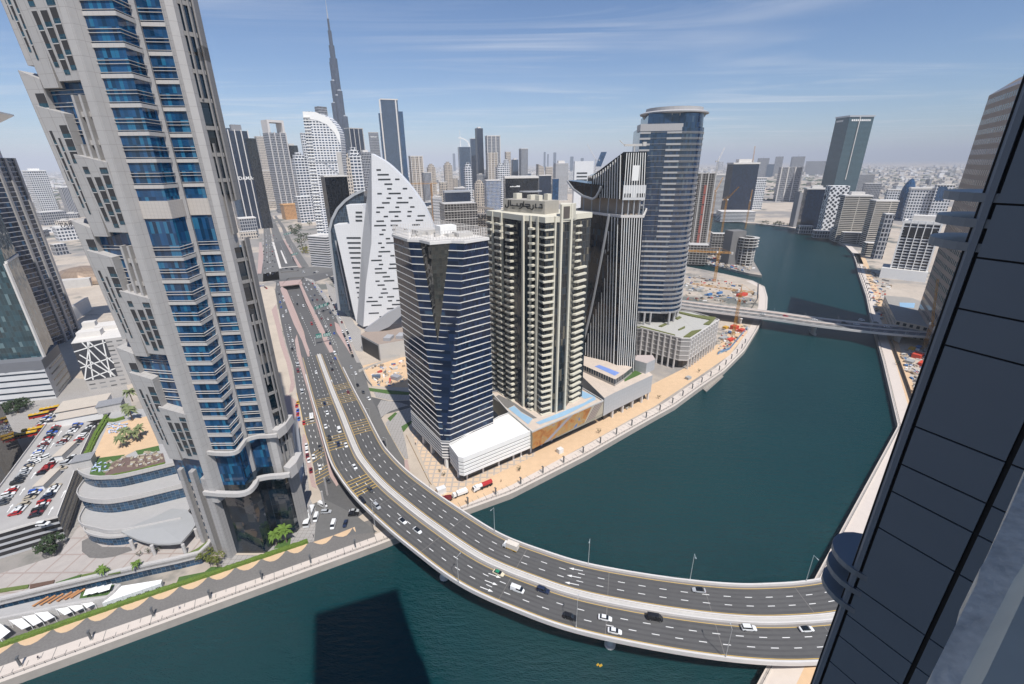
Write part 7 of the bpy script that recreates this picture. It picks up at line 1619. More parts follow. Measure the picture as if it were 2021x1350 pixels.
for k in range(1500):
 px = rc.choice((rc.uniform(-60, 420), rc.uniform(780, 2080))); py = 334 + (rc.random() ** 1.6) * 62; p = G(px, py, 0)
 if p.y < 1250: continue
 for j in range(3):
  r_ = rc.uniform(5, 14) * min(3, p.y / 2500); x, y = p.x + rc.uniform(-r_, r_) * 2, p.y + rc.uniform(-r_, r_); n = 6
  q.loft([[(x + r_ * s_ * math.cos(i + j), y + r_ * s_ * math.sin(i + j), z_) for i in range(n)] for s_, z_ in ((1, 0), (.9, 3), (.3, 6))])
tag(q.build('far_trees', M('far_foliage', (.055, .075, .04), 1, var=.3)), 'dark tree patches scattered over the far plain', 'trees', kind='stuff')
# ================================================================== vehicles
def paint(name, col, rough=.3): return M(name, col, rough, var=.03, spec=.6)
CARC = {'white': paint('paint_white', (.72, .72, .71)), 'silver': paint('paint_silver', (.40, .41, .42)), 'black': paint('paint_black', (.012, .012, .014)), 'dark blue': paint('paint_dark_blue', (.015, .025, .06)), 'dark grey': paint('paint_dark_grey', (.06, .062, .066)), 'red': paint('paint_red', (.40, .02, .02)), 'dark red': paint('paint_dark_red', (.16, .015, .02)), 'blue': paint('paint_blue', (.03, .10, .42)), 'yellow': paint('paint_yellow', (.60, .36, .02)), 'cream': paint('paint_cream', (.66, .58, .42)), 'green': paint('paint_green', (.02, .22, .12)), 'beige': paint('paint_beige', (.42, .36, .27))}
PW = CARC['white']
m_cg = M('car_glass', (.008, .010, .012), .06, var=.1, spec=.9); m_tyre = M('tyre', (.012, .012, .012), .9, var=.1); m_rim = M('wheel_rim', (.45, .45, .46), .35, metal=.7, var=.05)
m_lamp_w = M('headlamp_glass', (.8, .8, .78), .15, var=0); m_lamp_r = M('taillamp_glass', (.35, .01, .01), .2, var=0)
def hull(q, secs, m=0):
 rings = []
 for (x, w, zb, zs, zt, wt) in secs: rings.append([(x, -w * .86, zb), (x, w * .86, zb), (x, w, zb + .14), (x, w, zs), (x, wt, zt), (x, -wt, zt), (x, -w, zs), (x, -w, zb + .14)])
 q.loft(rings, m)
def cabin_(q, b, t, zb, zt, m=0):
 """b, t: (x_rear, x_front, half width)"""
 B = [(b[0], -b[2], zb), (b[1], -b[2], zb), (b[1], b[2], zb), (b[0], b[2], zb)]; T = [(t[0], -t[2], zt), (t[1], -t[2], zt), (t[1], t[2], zt), (t[0], t[2], zt)]
 for i in range(4): q.face([B[i], B[(i + 1) % 4], T[(i + 1) % 4], T[i]], m)
 return T
KIND = {
 'sedan': dict(L=4.7, secs=[(-2.35, .74, .38, .62, .80, .66), (-2.15, .88, .30, .72, .94, .80), (-1.2, .91, .22, .76, .98, .84), (.9, .91, .22, .74, .96, .84), (1.9, .88, .26, .66, .82, .76), (2.35, .70, .36, .55, .66, .60)], cab=((-1.85, 1.15, .82), (-1.15, .25, .64), .93, 1.44), wx=(-1.4, 1.42), r=.33),
 'suv': dict(L=4.9, secs=[(-2.4, .80, .42, .80, 1.05, .74), (-2.25, .93, .34, .90, 1.12, .85), (-1.2, .95, .28, .92, 1.14, .88), (1.0, .95, .28, .90, 1.10, .88), (2.1, .92, .32, .82, 1.0, .80), (2.45, .76, .42, .70, .84, .66)], cab=((-2.3, 1.2, .86), (-2.0, .45, .70), 1.08, 1.78), wx=(-1.45, 1.5), r=.38),
 'van': dict(L=5.3, secs=[(-2.65, .88, .36, 1.0, 1.35, .86), (-2.5, .96, .30, 1.1, 1.38, .92), (1.4, .96, .30, 1.1, 1.36, .92), (2.2, .94, .32, .9, 1.15, .84), (2.65, .80, .42, .75, .9, .7)], cab=((-2.6, 2.1, .90), (-2.5, 1.2, .80), 1.34, 2.15), wx=(-1.6, 1.75), r=.36)}
def make_car(kind, roofmat=None):
 k = KIND[kind]; t = thing(kind, 'proto', 'car'); q = MB(); hull(q, k['secs'])
 (b, tt, zb, zt) = k['cab']; P = (tt[2] + .05)
 q.build('body', PW, t, smooth=False)
 q = MB(); T = cabin_(q, b, tt, zb, zt); q.build('windows', m_cg, t)
 q = MB(); A = [(tt[0] - .06, -P, zt - .03), (tt[1] + .06, -P, zt - .03), (tt[1] + .06, P, zt - .03), (tt[0] - .06, P, zt - .03)]; U = [(x * .96, y * .9, zt + .06) for x, y, z in A]
 q.loft([A, U]); q.build('roof', roofmat or PW, t)
 if kind == 'van': q = MB(); [q.face([(b[0] + .1, s * .915, zb), (-.2, s * .915, zb), (-.25, s * .835, zt - .05), (b[0] + .15, s * .835, zt - .05)][::(1 if s < 0 else -1)]) for s in (-1, 1)]; q.build('side_panel', PW, t)
 for x in k['wx']:
  for s in (-1, 1):
   q = MB(); y = s * k['secs'][2][1]; q.tube((x, y - s * .2, k['r']), (x, y + s * .02, k['r']), k['r'], n=12); w = q.build('wheel', m_tyre, t)
   q = MB(); q.tube((x, y + s * .015, k['r']), (x, y + s * .04, k['r']), k['r'] * .6, n=10); q.build('rim', m_rim, w)
 e = k['secs'][-1]; r0 = k['secs'][0]
 for s in (-1, 1):
  q = MB(); q.box((e[0] - .12, s * e[1] * .78, e[3] - .06), (.22, .34, .14)); q.build('headlight', m_lamp_w, t)
  q = MB(); q.box((r0[0] + .05, s * r0[1] * .82, r0[3] - .02), (.16, .3, .16)); q.build('tail_light', m_lamp_r, t)
 return t
def flat_car(kind, roofm=0):
 """small copy for distant traffic: one mesh of paint and glass"""
 k = KIND[kind]; q = MB(); hull(q, k['secs']); b, tt, zb, zt = k['cab']; cabin_(q, b, tt, zb, zt, 1); P = tt[2] + .04
 A = [(tt[0] - .06, -P, zt - .03), (tt[1] + .06, -P, zt - .03), (tt[1] + .06, P, zt - .03), (tt[0] - .06, P, zt - .03)]; q.loft([A, [(x * .96, y * .9, zt + .06) for x, y, z in A]], roofm)
 for x in k['wx']:
  for s in (-1, 1): q.tube((x, s * (k['secs'][2][1] - .2), k['r']), (x, s * (k['secs'][2][1] + .01), k['r']), k['r'], n=8, m=2)
 o = q.build('car', [PW, m_cg, m_tyre]); o['category'] = 'car'; return o
protos = {k: make_car(k) for k in KIND}; used = {}
black_roof = make_car('sedan', m_cg); green_roof = make_car('sedan', CARC['green'])
def put(kind, col, p, ang, label, group=None, proto=None, name=None):
 pr = proto or protos[kind]; key = pr.name
 r = dup(pr, p, ang, label, group, None, PW, CARC[col])
 r['category'] = {'sedan': 'car', 'suv': 'car', 'van': 'van'}[kind]; r.name = name or {'sedan': 'car', 'suv': 'suv_car', 'van': 'van'}[kind]
 return r
def near_dir(p, pl):
 i = min(range(len(pl)), key=lambda k: (pl[k] - p).length_squared); a, c = pl[max(0, i - 1)], pl[min(len(pl) - 1, i + 1)]; d = c - a
 return math.atan2(d.y, d.x), pl[i]
def on_bridge(px, py, kind, col, label, proto=None):
 p = G(px, py + 2, 8.0)
 for _ in range(4):
  a, c = near_dir(p, CL); p = G(px, py + 2, c.z + .02)
 a, c = near_dir(p, CL); t = Vector((math.cos(a), math.sin(a), 0)); left = Vector((-t.y, t.x, 0)).dot(p - c) > 0
 return put(kind, col, p + Vector((0, 0, 0.0)), a + (math.pi if left else 0), label, 'traffic on the curved bridge', proto)
for (px, py, k, c, l, pr) in (
 (984, 1131, 'sedan', 'cream', 'cream taxi with a green roof beside the bridge median', green_roof), (1021, 1164, 'van', 'white', 'white minivan in the near carriageway behind a dark blue car', None), (1072, 1165, 'suv', 'dark blue', 'dark blue car beside the median ahead of the white minivan', None),
 (1125, 1218, 'suv', 'black', 'black off-roader under the near-side lamp post', None), (1194, 1220, 'sedan', 'white', 'white car in the middle lane above the bridge pier', None), (1213, 1246, 'sedan', 'white', 'white saloon in the outer lane next to the bridge pier', None),
 (1292, 1220, 'van', 'black', 'black van beside the median with a pale load', None), (1477, 1240, 'suv', 'white', 'long white estate car near the shaded wall', None), (1591, 1242, 'sedan', 'white', 'white car with a black roof closest to the shaded wall', black_roof),
 (1379, 1165, 'sedan', 'silver', 'silver coupe alone in the far carriageway', black_roof), (744, 999, 'suv', 'silver', 'silver pickup-like car just past the yellow bars', None), (715, 988, 'suv', 'black', 'black car by the outer parapet just past the yellow bars', None),
 (731, 966, 'sedan', 'dark grey', 'dark grey car standing on the yellow bars', None), (795, 1028, 'sedan', 'white', 'white car with a dark roof in the inner lane of the bend', black_roof), (824, 1047, 'suv', 'white', 'white car with a dark sunroof following in the bend', black_roof),
 (700, 921, 'sedan', 'white', 'white car alone in the inner lane above the yellow bars', None), (668, 876, 'sedan', 'dark blue', 'dark car on the upper bars left of a white car', None), (683, 878, 'sedan', 'white', 'white car on the upper bars beside the median', None),
 (651, 865, 'suv', 'black', 'black car near the left edge of the ramp', None), (670, 849, 'van', 'white', 'white minibus in the middle of the ramp', None), (643, 841, 'sedan', 'white', 'white car left of the white minibus on the ramp', None), (646, 814, 'sedan', 'white', 'white car on the uppermost yellow bars', None),
 (641, 796, 'sedan', 'dark blue', 'dark car just above the uppermost yellow bars', None), (687, 773, 'sedan', 'dark red', 'dark red car on the bars of the right-hand carriageway', None), (624, 734, 'sedan', 'white', 'white car high on the left carriageway before the ramp', None),
 (653, 714, 'sedan', 'dark grey', 'dark grey car left of a blue car before the ramp', None), (656, 728, 'sedan', 'black', 'black car in the middle of the right-hand carriageway', None), (662, 706, 'sedan', 'blue', 'blue car at the right edge of the road before the ramp', None)):
 on_bridge(px, py, k, c, l, pr)
bt_ = thing('box_truck', 'white box truck with yellow side stripes on the far carriageway of the bridge', 'truck'); q = MB(); q.box((-1.1, 0, .9), (5.0, 2.3, 2.4)); q.build('cargo_box', M('box_cream', (.66, .60, .52), .6, var=.06), bt_)
q = MB(); q.loft([[(1.5, -1.05, .5), (3.1, -1.05, .5), (3.1, 1.05, .5), (1.5, 1.05, .5)], [(1.5, -1.08, 1.5), (3.2, -1.08, 1.4), (3.2, 1.08, 1.4), (1.5, 1.08, 1.5)], [(1.5, -.98, 2.3), (2.6, -.98, 2.3), (2.6, .98, 2.3), (1.5, .98, 2.3)]]); q.build('cab', PW, bt_)
q = MB(); q.face([(3.22, -.95, 1.45), (3.22, .95, 1.45), (2.66, .85, 2.22), (2.66, -.85, 2.22)]); q.build('windscreen', m_cg, bt_)
q = MB(); q.box((-1.1, -1.16, .6), (5, .06, .35)); q.box((-1.1, 1.16, .6), (5, .06, .35)); q.build('side_guard', CARC['yellow'], bt_)
for x in (-2.4, 2.3):
 for s in (-1, 1): q = MB(); q.tube((x, s * .85, .48), (x, s * 1.12, .48), .48, n=12); q.build('wheel', m_tyre, bt_)
p = G(1007, 1082, 8.02); a, c = near_dir(p, CL); bt_.location = p; bt_.rotation_euler = (0, 0, a)
def at_grade(px, py, kind, col, ang, label, grp='vehicles on the road beside the hotel', proto=None): return put(kind, col, G(px, py + 1, .05), R(ang), label, grp, proto)
for (px, py, k, c, a, l) in ((600, 835, 'sedan', 'red', -63, 'red car beside the large white van on the service road'), (605, 880, 'sedan', 'white', -65, 'white car at the head of the kerbside queue'), (606, 890, 'sedan', 'white', -65, 'white car second in the kerbside queue'), (607, 900, 'sedan', 'dark red', -65, 'dark red car third in the kerbside queue'), (610, 909, 'sedan', 'white', -65, 'white car last in the kerbside queue'),
 (632, 886, 'suv', 'black', -64, 'black car on the service road beside the pink median'), (619, 902, 'sedan', 'white', -65, 'white car on the yellow bars of the service road'), (632, 923, 'sedan', 'white', -65, 'white car on the turn arrows of the service road'), (614, 929, 'sedan', 'dark red', -65, 'dark red car at the left kerb of the service road'), (648, 949, 'sedan', 'dark grey', -50, 'grey car turning under the bridge'),
 (624, 1023, 'van', 'white', -80, 'white van parked beside the white coach'), (637, 998, 'van', 'white', -30, 'white van parked askew at the pink paving'), (644, 1011, 'suv', 'silver', 5, 'grey estate car parked crosswise below the askew white van'), (699, 1009, 'sedan', 'silver', 5, 'silver car half in shade at the bridge side of the car park'), (698, 1016, 'suv', 'black', 5, 'black car parked against the bridge shadow'), (682, 1034, 'sedan', 'dark blue', -85, 'dark blue car parked near the canal promenade'), (658, 1037, 'van', 'white', -82, 'white van parked nearest the canal promenade'),
 (706, 760, 'sedan', 'black', -62, 'black car on the right service road beside the sand lot'), (717, 774, 'sedan', 'dark grey', -62, 'grey car on the right service road above the side turning'), (728, 787, 'sedan', 'white', -55, 'white car turning off the right service road'), (702, 737, 'sedan', 'white', -62, 'white car on the right service road by the lot fence'), (693, 725, 'sedan', 'silver', -62, 'silver car on the right service road beside the yellow machines'), (758, 877, 'suv', 'black', -63, 'black car on the right service road below the lamp post')):
 at_grade(px, py, k, c, a, l)
for i, (px, py, c) in enumerate(((588, 795, 'yellow'), (586, 801, 'red'), (588, 811, 'blue'), (588, 818, 'red'), (590, 827, 'blue'))):
 at_grade(px, py, 'sedan', c, -70, ['yellow car heading the colourful kerb row', 'red car second in the colourful kerb row', 'blue car in the middle of the colourful kerb row', 'red car fourth in the colourful kerb row', 'blue car ending the colourful kerb row'][i], 'coloured cars at the pink kerb')
def bus(px, py, z, ang, label, col, L=11.5, name='coach', stripe=None):
 p = G(px, py, z); t = thing(name, label, 'bus'); w = 1.25
 q = MB(); q.loft([[(-L / 2, -w, .35), (L / 2 - .1, -w, .35), (L / 2 - .1, w, .35), (-L / 2, w, .35)], [(-L / 2, -w, 1.5), (L / 2, -w, 1.5), (L / 2, w, 1.5), (-L / 2, w, 1.5)]]); q.build('body', col, t)
 q = MB(); q.loft([[(-L / 2 + .02, -w + .02, 1.5), (L / 2 - .02, -w + .02, 1.5), (L / 2 - .02, w - .02, 1.5), (-L / 2 + .02, w - .02, 1.5)], [(-L / 2 + .05, -w + .06, 2.7), (L / 2 - .25, -w + .06, 2.7), (L / 2 - .25, w - .06, 2.7), (-L / 2 + .05, w - .06, 2.7)]]); q.build('windows', m_cg, t)
 q = MB(); q.loft([[(-L / 2, -w, 2.7), (L / 2 - .2, -w, 2.7), (L / 2 - .2, w, 2.7), (-L / 2, w, 2.7)], [(-L / 2 + .1, -w + .2, 3.15), (L / 2 - .4, -w + .2, 3.15), (L / 2 - .4, w - .2, 3.15), (-L / 2 + .1, w - .2, 3.15)]]); q.build('roof', stripe or col, t)
 for k in range(3): q = MB(); q.box((-L * .25 + k * L * .2, 0, 3.1), (1.0, .7, .25)); q.build('roof_hatch', m_conc, t)
 for x in (-L * .28, L * .3):
  for s in (-1, 1): q = MB(); q.tube((x, s * (w - .28), .5), (x, s * (w + .01), .5), .5, n=12); q.build('wheel', m_tyre, t)
 t.location = p; t.rotation_euler = (0, 0, R(ang)); return t
bus(611, 1024, .05, -82, 'white coach parked beside the shaded hotel base', PW, 12.5)
bus(616, 828, .05, -66, 'large white van-like minibus on the service road beside the pink median', PW, 7.5, 'minibus')
for i, (px, py, a) in enumerate(((80, 823, 30), (101, 811, 30), (55, 862, 28), (68, 853, 28))): bus(px, py, 6, a, ['red and yellow bus nearest the beige hall on the lower lot', 'red and yellow bus under the upper deck corner by the sheds', 'red and yellow bus at the left end of the lower lot', 'red bus in the middle of the lower lot'][i], CARC['red'], 10, 'red_bus', CARC['yellow'])
tk = thing('tanker_truck', 'white works truck with a big red cylinder on the quay below the white podium', 'truck'); q = MB(); q.box((0, 0, .6), (9.5, 2.3, .5)); q.build('chassis', m_black, tk); q = MB(); q.tube((-1.2, 0, 2.1), (4.6, 0, 2.1), 1.15, n=16); q.build('red_cylinder', CARC['red'], tk)
q = MB(); q.tube((-4.2, 0, 2.2), (-1.2, 0, 2.2), 1.0, n=14); q.box((-4.0, 0, 1.1), (2.4, 2.4, 1.7)); q.build('pump_body', PW, tk); q = MB(); q.loft([[(-6.4, -1.1, .6), (-4.8, -1.1, .6), (-4.8, 1.1, .6), (-6.4, 1.1, .6)], [(-6.4, -1.1, 1.7), (-4.8, -1.1, 1.7), (-4.8, 1.1, 1.7), (-6.4, 1.1, 1.7)], [(-5.9, -1.0, 2.8), (-4.8, -1.0, 2.8), (-4.8, 1.0, 2.8), (-5.9, 1.0, 2.8)]]); q.build('cab', PW, tk); q = MB(); q.face([(-6.42, 1.0, 1.75), (-6.42, -1.0, 1.75), (-5.95, -.9, 2.7), (-5.95, .9, 2.7)]); q.build('windscreen', m_cg, tk)
for x in (-5.3, -1.5, 1.5, 3.4):
 for s in (-1, 1): q = MB(); q.tube((x, s * .95, .5), (x, s * 1.2, .5), .5, n=10); q.build('wheel', m_tyre, tk)
tk.location = G(955, 962, .05); tk.rotation_euler = (0, 0, R(33))
def works(px, py, ang, label, name, bodycol, L=8, h=2.6):
 t = thing(name, label, 'truck'); q = MB(); q.box((0, 0, .6), (L, 2.3, .4)); q.build('chassis', m_black, t); q = MB(); q.box((.8, 0, 1.0), (L - 2.4, 2.4, h - 1)); q.box((1.2, 0, h), (L - 4.4, 1.6, .5)); q.build('load', bodycol, t)
 q = MB(); q.loft([[(-L / 2 - .3, -1.1, .6), (-L / 2 + 1.5, -1.1, .6), (-L / 2 + 1.5, 1.1, .6), (-L / 2 - .3, 1.1, .6)], [(-L / 2 + .1, -1.0, 2.5), (-L / 2 + 1.5, -1.0, 2.5), (-L / 2 + 1.5, 1.0, 2.5), (-L / 2 + .1, 1.0, 2.5)]]); q.build('cab', PW, t)
 for x in (-L * .38, L * .2, L * .36):
  for s in (-1, 1): q = MB(); q.tube((x, s * .9, .48), (x, s * 1.18, .48), .48, n=10); q.build('wheel', m_tyre, t)
 t.location = G(px, py, .05); t.rotation_euler = (0, 0, R(ang)); return t
works(909, 977, 30, 'white boxy works truck in the middle of the quay row', 'works_truck', PW); works(879, 987, 10, 'truck with red crane arms at the bridge end of the quay row', 'crane_truck', CARC['dark red'], 7, 1.9)
crate((871, 972), (4.5, 3, 3), (.66, .66, .65), 'white site cabin next to the crane truck on the quay', 'site_cabin', 'cabin', 0, .5, None); crate((1105, 893), (3.2, 2.6, 2.8), (.66, .65, .62), 'small white kiosk on the sand strip below the mural podium', 'kiosk', 'kiosk', 0, .6, None)
flats = {k: flat_car(k) for k in KIND}
for o in flats.values(): o['_proto'] = 1
first_flat = set()
def small(kind, col, p, ang, label, group):
 o = flats[kind]
 if kind in first_flat: c = o.copy(); COL.objects.link(c)
 else: c = o; first_flat.add(kind)
 c.location = p; c.rotation_euler = (0, 0, ang)
 c.material_slots[0].link = 'OBJECT'; c.material_slots[0].material = CARC[col]; c['label'] = label; c['group'] = group; c['category'] = 'van' if kind == 'van' else 'car'; c.name = 'parked_car' if 'parked' in label else 'car'
 return c
PALC = ['white'] * 9 + ['silver'] * 3 + ['black'] * 4 + ['dark grey'] * 3 + ['red', 'dark red', 'dark blue', 'beige', 'blue']
rv = random.Random(11)
def park_row(a, c, z, n, lab, skip=.06):
 A, B = G(*a, z), G(*c, z); d = (B - A).normalized(); h = math.atan2(d.y, d.x) + math.pi / 2
 for i in range(n):
  if rv.random() < skip: continue
  p = A.lerp(B, (i + .5) / n); col = rv.choice(PALC); small(rv.choice(('sedan', 'sedan', 'suv')), col, p, h + (0 if rv.random() < .6 else math.pi) + rv.uniform(-.03, .03), col + ' car parked ' + lab, 'cars parked on the hotel car park deck')
park_row((2, 1000), (116, 838), GZ, 33, 'in the long row along the left parapet of the deck')
park_row((28, 1018), (80, 962), GZ, 13, 'in the near block of the deck, left half'); park_row((68, 1022), (112, 958), GZ, 13, 'in the near block of the deck, right half')
park_row((81, 938), (116, 902), GZ, 9, 'in the middle block of the deck, left half'); park_row((120, 928), (146, 901), GZ, 6, 'in the middle block of the deck, right half')
park_row((118, 880), (156, 838), GZ, 11, 'in the far block of the deck, left half'); park_row((150, 876), (184, 839), GZ, 9, 'in the far block of the deck, right half')
park_row((62, 860), (108, 812), 6, 13, 'on the lower lot beyond the deck parapet')
small('sedan', 'white', G(70, 915, GZ), R(-120), 'white car driving up the aisle of the deck', 'cars moving on the hotel car park deck'); small('suv', 'white', G(88, 905, GZ), R(-120), 'white car about to park beside the aisle of the deck', 'cars moving on the hotel car park deck'); small('suv', 'white', G(86, 1036, GZ), R(10), 'white off-roader parked by the white shed on the deck', 'cars moving on the hotel car park deck')
q = MB()
for (px, py) in ((20, 1003), (44, 970), (66, 938), (92, 900), (103, 879), (118, 855), (100, 1008), (125, 975)): arrow(G(px, py, GZ), R(118), 1.2, q, .04)
q.build('deck_arrows', m_white, gar)
def lane(px, z, n, lab, grp, rev=False, jit=.25, kinds=('sedan', 'sedan', 'sedan', 'suv', 'van'), zoff=.05, cols=PALC):
 zs = z if isinstance(z, (list, tuple)) else [z] * len(px); pts = spline([G(x, y, h) for (x, y), h in zip(px, zs)], 8); pts = resample(pts, 1.0); L = len(pts) - 1
 for i in range(n):
  u = (i + .5 + rv.uniform(-jit, jit)) / n * L; k = min(L - 1, int(u)); p = pts[k]; d = pts[min(L, k + 1)] - pts[max(0, k - 1)]; col = rv.choice(cols)
  small(rv.choice(kinds), col, p + Vector((0, 0, zoff)), math.atan2(d.y, d.x) + (math.pi if rev else 0), col + ' car ' + lab, grp)
Q1, Q2 = 'in the dense queue left of the far underpass', 'traffic queue at the far junction'
for x0, x1, n in ((524, 521, 9), (529, 527, 10), (534, 533, 10), (539, 538, 9), (544, 542, 7)): lane([(x0, 548), (x1, 505), (x1 - 2, 462)], 0, n, Q1, Q2)
lane([(560, 530), (585, 534), (612, 540), (640, 534)], 0, 6, 'crossing the far junction', 'cars crossing the far junction', jit=.4)
lane([(549, 560), (552, 590), (562, 640)], 0, 5, 'in the left service lane after the junction', 'cars on the left service road'); lane([(556, 575), (566, 620), (575, 660), (590, 730)], 0, 6, 'in the right lane of the left service road', 'cars on the left service road', jit=.4); lane([(568, 660), (580, 700), (592, 750), (600, 790)], 0, 4, 'on the left service road beside the pink median', 'cars on the left service road', jit=.4)
R1, R2 = 'in the busy right service road past the junction', 'cars on the right service road'
for px, n in (([(598, 556), (622, 604), (645, 650)], 9), ([(604, 552), (628, 596), (652, 640), (663, 668)], 10), ([(612, 552), (636, 590), (662, 636)], 10), ([(620, 555), (640, 585), (668, 632)], 7)): lane(px, 0, n, R1, R2)
lane([(643, 655), (652, 680), (664, 705)], 0, 4, 'below the first green sign gantry', 'cars below the sign gantry', jit=.4)
K1, K2 = 'parked in the roadside row beside the white sail', 'cars parked beside the white sail'
lane([(650, 585), (664, 614), (676, 640)], 0, 12, K1, K2, jit=.1, kinds=('sedan', 'suv')); lane([(676, 655), (688, 682), (697, 706)], 0, 11, K1, K2, jit=.1, kinds=('sedan', 'suv')); lane([(683, 650), (694, 676)], 0, 6, K1, K2, jit=.2)
lane([(578, 575), (590, 610), (604, 648)], [-5.6, -3.6, -1.5], 2, 'in the underpass lanes left of its median', 'cars in the underpass', jit=.4); lane([(587, 580), (604, 616), (620, 650)], [-5.4, -3.2, -1.2], 3, 'in the underpass lanes right of its median', 'cars in the underpass', jit=.4)
lane([(560, 515), (552, 490), (545, 470)], [-5, -3, 0], 4, 'in the far underpass beyond the junction', 'cars in the far underpass', jit=.4); lane([(583, 520), (572, 490), (560, 462)], 0, 6, 'on the far right service road', 'cars on the far right service road', jit=.4)
lane([(548, 455), (535, 430), (520, 412), (509, 402)], 0.03, 8, 'on the farthest stretch of highway', 'cars on the farthest highway', jit=.4); lane([(530, 455), (518, 428), (508, 408)], .03, 6, 'on the farthest stretch of highway', 'cars on the farthest highway', jit=.4)
for k, (px, py, c) in enumerate(((1505, 621, 'white'), (1550, 625, 'red'), (1608, 632, 'white'), (1666, 638, 'black'), (1690, 641, 'white'), (1700, 633, 'white'), (1750, 646, 'white'), (1728, 638, 'dark grey'))):
 p = G(px, py, 9.1); a, cc = near_dir(p, B2); small(('sedan', 'suv')[k % 2], c, p, a, ['white car at the island end of the second bridge', 'red car on the second bridge near the island', 'white car over the pier of the second bridge', 'black car right of the pier on the second bridge', 'white car right of the black car on the second bridge', 'white car in the far lanes of the second bridge', 'white car nearest the tan tower on the second bridge', 'dark grey car in the far lanes of the second bridge'][k], 'cars on the second bridge')
lane([(540, 705), (543, 735), (545, 760)], .1, 12, 'parked in the shade beside the hotel tower', 'cars parked in the hotel tower shade', jit=.1); lane([(535, 690), (536, 700)], .1, 3, 'parked in the shade beside the hotel tower', 'cars parked in the hotel tower shade', jit=.1)
lane([(508, 568), (518, 565), (528, 571)], .1, 6, 'parked on the sandy corner by the junction', 'cars parked on the sandy corner', jit=.3)
lane([(1372, 590), (1400, 588), (1432, 584)], 0, 6, 'parked on the sandy works site by the second bridge', 'cars on the works site', jit=.3)
lane([(640, 540), (655, 552), (664, 575)], 0, 6, 'parked in the forecourt beside the glass arch', 'cars by the glass arch', jit=.3)
for t in list(protos.values()) + [black_roof, green_roof]:
 for ch in list(t.children_recursive): bpy.data.objects.remove(ch)
 bpy.data.objects.remove(t)
# ================================================================== street furniture, trees, cranes, people
ORD = ['first', 'second', 'third', 'fourth', 'fifth', 'sixth', 'seventh', 'eighth', 'ninth', 'tenth', 'eleventh', 'twelfth', 'thirteenth', 'fourteenth', 'fifteenth', 'sixteenth', 'seventeenth', 'eighteenth', 'nineteenth', 'twentieth', 'twenty-first', 'twenty-second', 'twenty-third', 'twenty-fourth', 'twenty-fifth', 'twenty-sixth', 'twenty-seventh', 'twenty-eighth', 'twenty-ninth', 'thirtieth']
m_post = M('lamp_post_grey', (.46, .46, .45), .5, metal=.2, var=.05)
def make_lamp(h=12.5, arm=1.6):
 t = thing('street_lamp', 'x', 'street lamp'); q = MB(); q.tube((0, 0, 0), (0, 0, h), .13, .07, 8); q.tube((0, 0, 0), (0, 0, .5), .22, .2, 8); q.build('pole', m_post, t)
 q = MB(); q.bar((0, 0, h - .12), (arm, 0, h), .1, .1); q.build('arm', m_post, t); q = MB(); q.box((arm + .3, 0, h - .02), (.8, .32, .14)); q.build('lamp_head', m_steel, t); return t
lp = make_lamp(); first = [True]
def lamp_at(p, ang, label, group, s=1.0):
 if first[0]: first[0] = False; lp.location = p; lp.rotation_euler = (0, 0, ang); lp['label'] = label; lp['group'] = group; lp.scale = (s,) * 3; return lp
 return dup(lp, p, ang, label, group, s)
for i, (px, py) in enumerate(((1591, 1146), (1362, 1143), (1161, 1112), (976, 1048))):
 p = G(px, py, 9.0); a, c = near_dir(p, CL); lamp_at(p, a + math.pi / 2, 'grey lamp post on the far parapet, %s from the shaded wall' % ORD[i], 'lamp posts on the curved bridge')
for i, (px, py) in enumerate(((1432, 1296), (1137, 1237), (905, 1149), (740, 1037))):
 p = G(px, py, 9.0); a, c = near_dir(p, CL); lamp_at(p, a - math.pi / 2, 'grey lamp post on the near parapet, %s from the shaded wall' % ORD[i], 'lamp posts on the curved bridge')
for i, (px, py) in enumerate(((849, 973), (767, 902), (733, 841), (703, 770), (668, 700))): lamp_at(G(px, py, 0), R(160), 'grey lamp post along the right service road, %s from the canal' % ORD[i], 'lamp posts on the right service road')
for i, (px, py) in enumerate(((628, 862), (612, 790), (590, 705), (640, 925))): lamp_at(G(px, py, 0.1), R(-30), 'grey lamp post on the pink median, %s' % ('beside the coach bars', 'opposite the coloured kerb cars', 'where the median begins', 'at its canal end')[i], 'lamp posts on the pink median')
b2f = resample(offline(B2, -13.6), 26)
for i, p in enumerate(b2f[3:12]): lamp_at(p + Vector((0, 0, .9)), R(80), 'slim lamp post on the second bridge, %s from the works site' % ORD[i], 'lamp posts on the second bridge', .8)
m_pil = M('light_pillar', (.10, .105, .11), .5, var=.1)
def make_pillar():
 t = thing('promenade_light', 'x', 'light pillar'); q = MB(); q.box((0, 0, 0), (.8, .8, .5)); q.build('plinth', m_conc, t); q = MB(); q.loft([rect4(.30, .5), rect4(.26, 4.2)]); q.build('pillar', m_pil, t); q = MB(); q.box((0, .25, 3.9), (.7, 1.3, .25)); q.build('lamp_head', m_pil, t); return t
def rect4(r, z): return [(-r, -r, z), (r, -r, z), (r, r, z), (-r, r, z)]
pp = make_pillar(); pf = [True]
def pillar_at(p, ang, label, group):
 if pf[0]: pf[0] = False; r = pp; r.location = p; r.rotation_euler = (0, 0, ang); r['label'] = label; r['group'] = group; return r
 return dup(pp, p, ang, label, group)
for i, (px, py) in enumerate(((42, 1315), (181, 1263), (304, 1217), (416, 1182), (518, 1144), (614, 1112), (702, 1081))): pillar_at(G(px, py, .03), R(25), 'dark light pillar on the near promenade, %s from the left frame edge' % ORD[i], 'light pillars on the near promenade')
fp_ = resample(offline(near_path, 3.2), 1.0); st_ = min(range(len(fp_)), key=lambda k: (fp_[k] - G(925, 998)).length); k = st_; i = 0
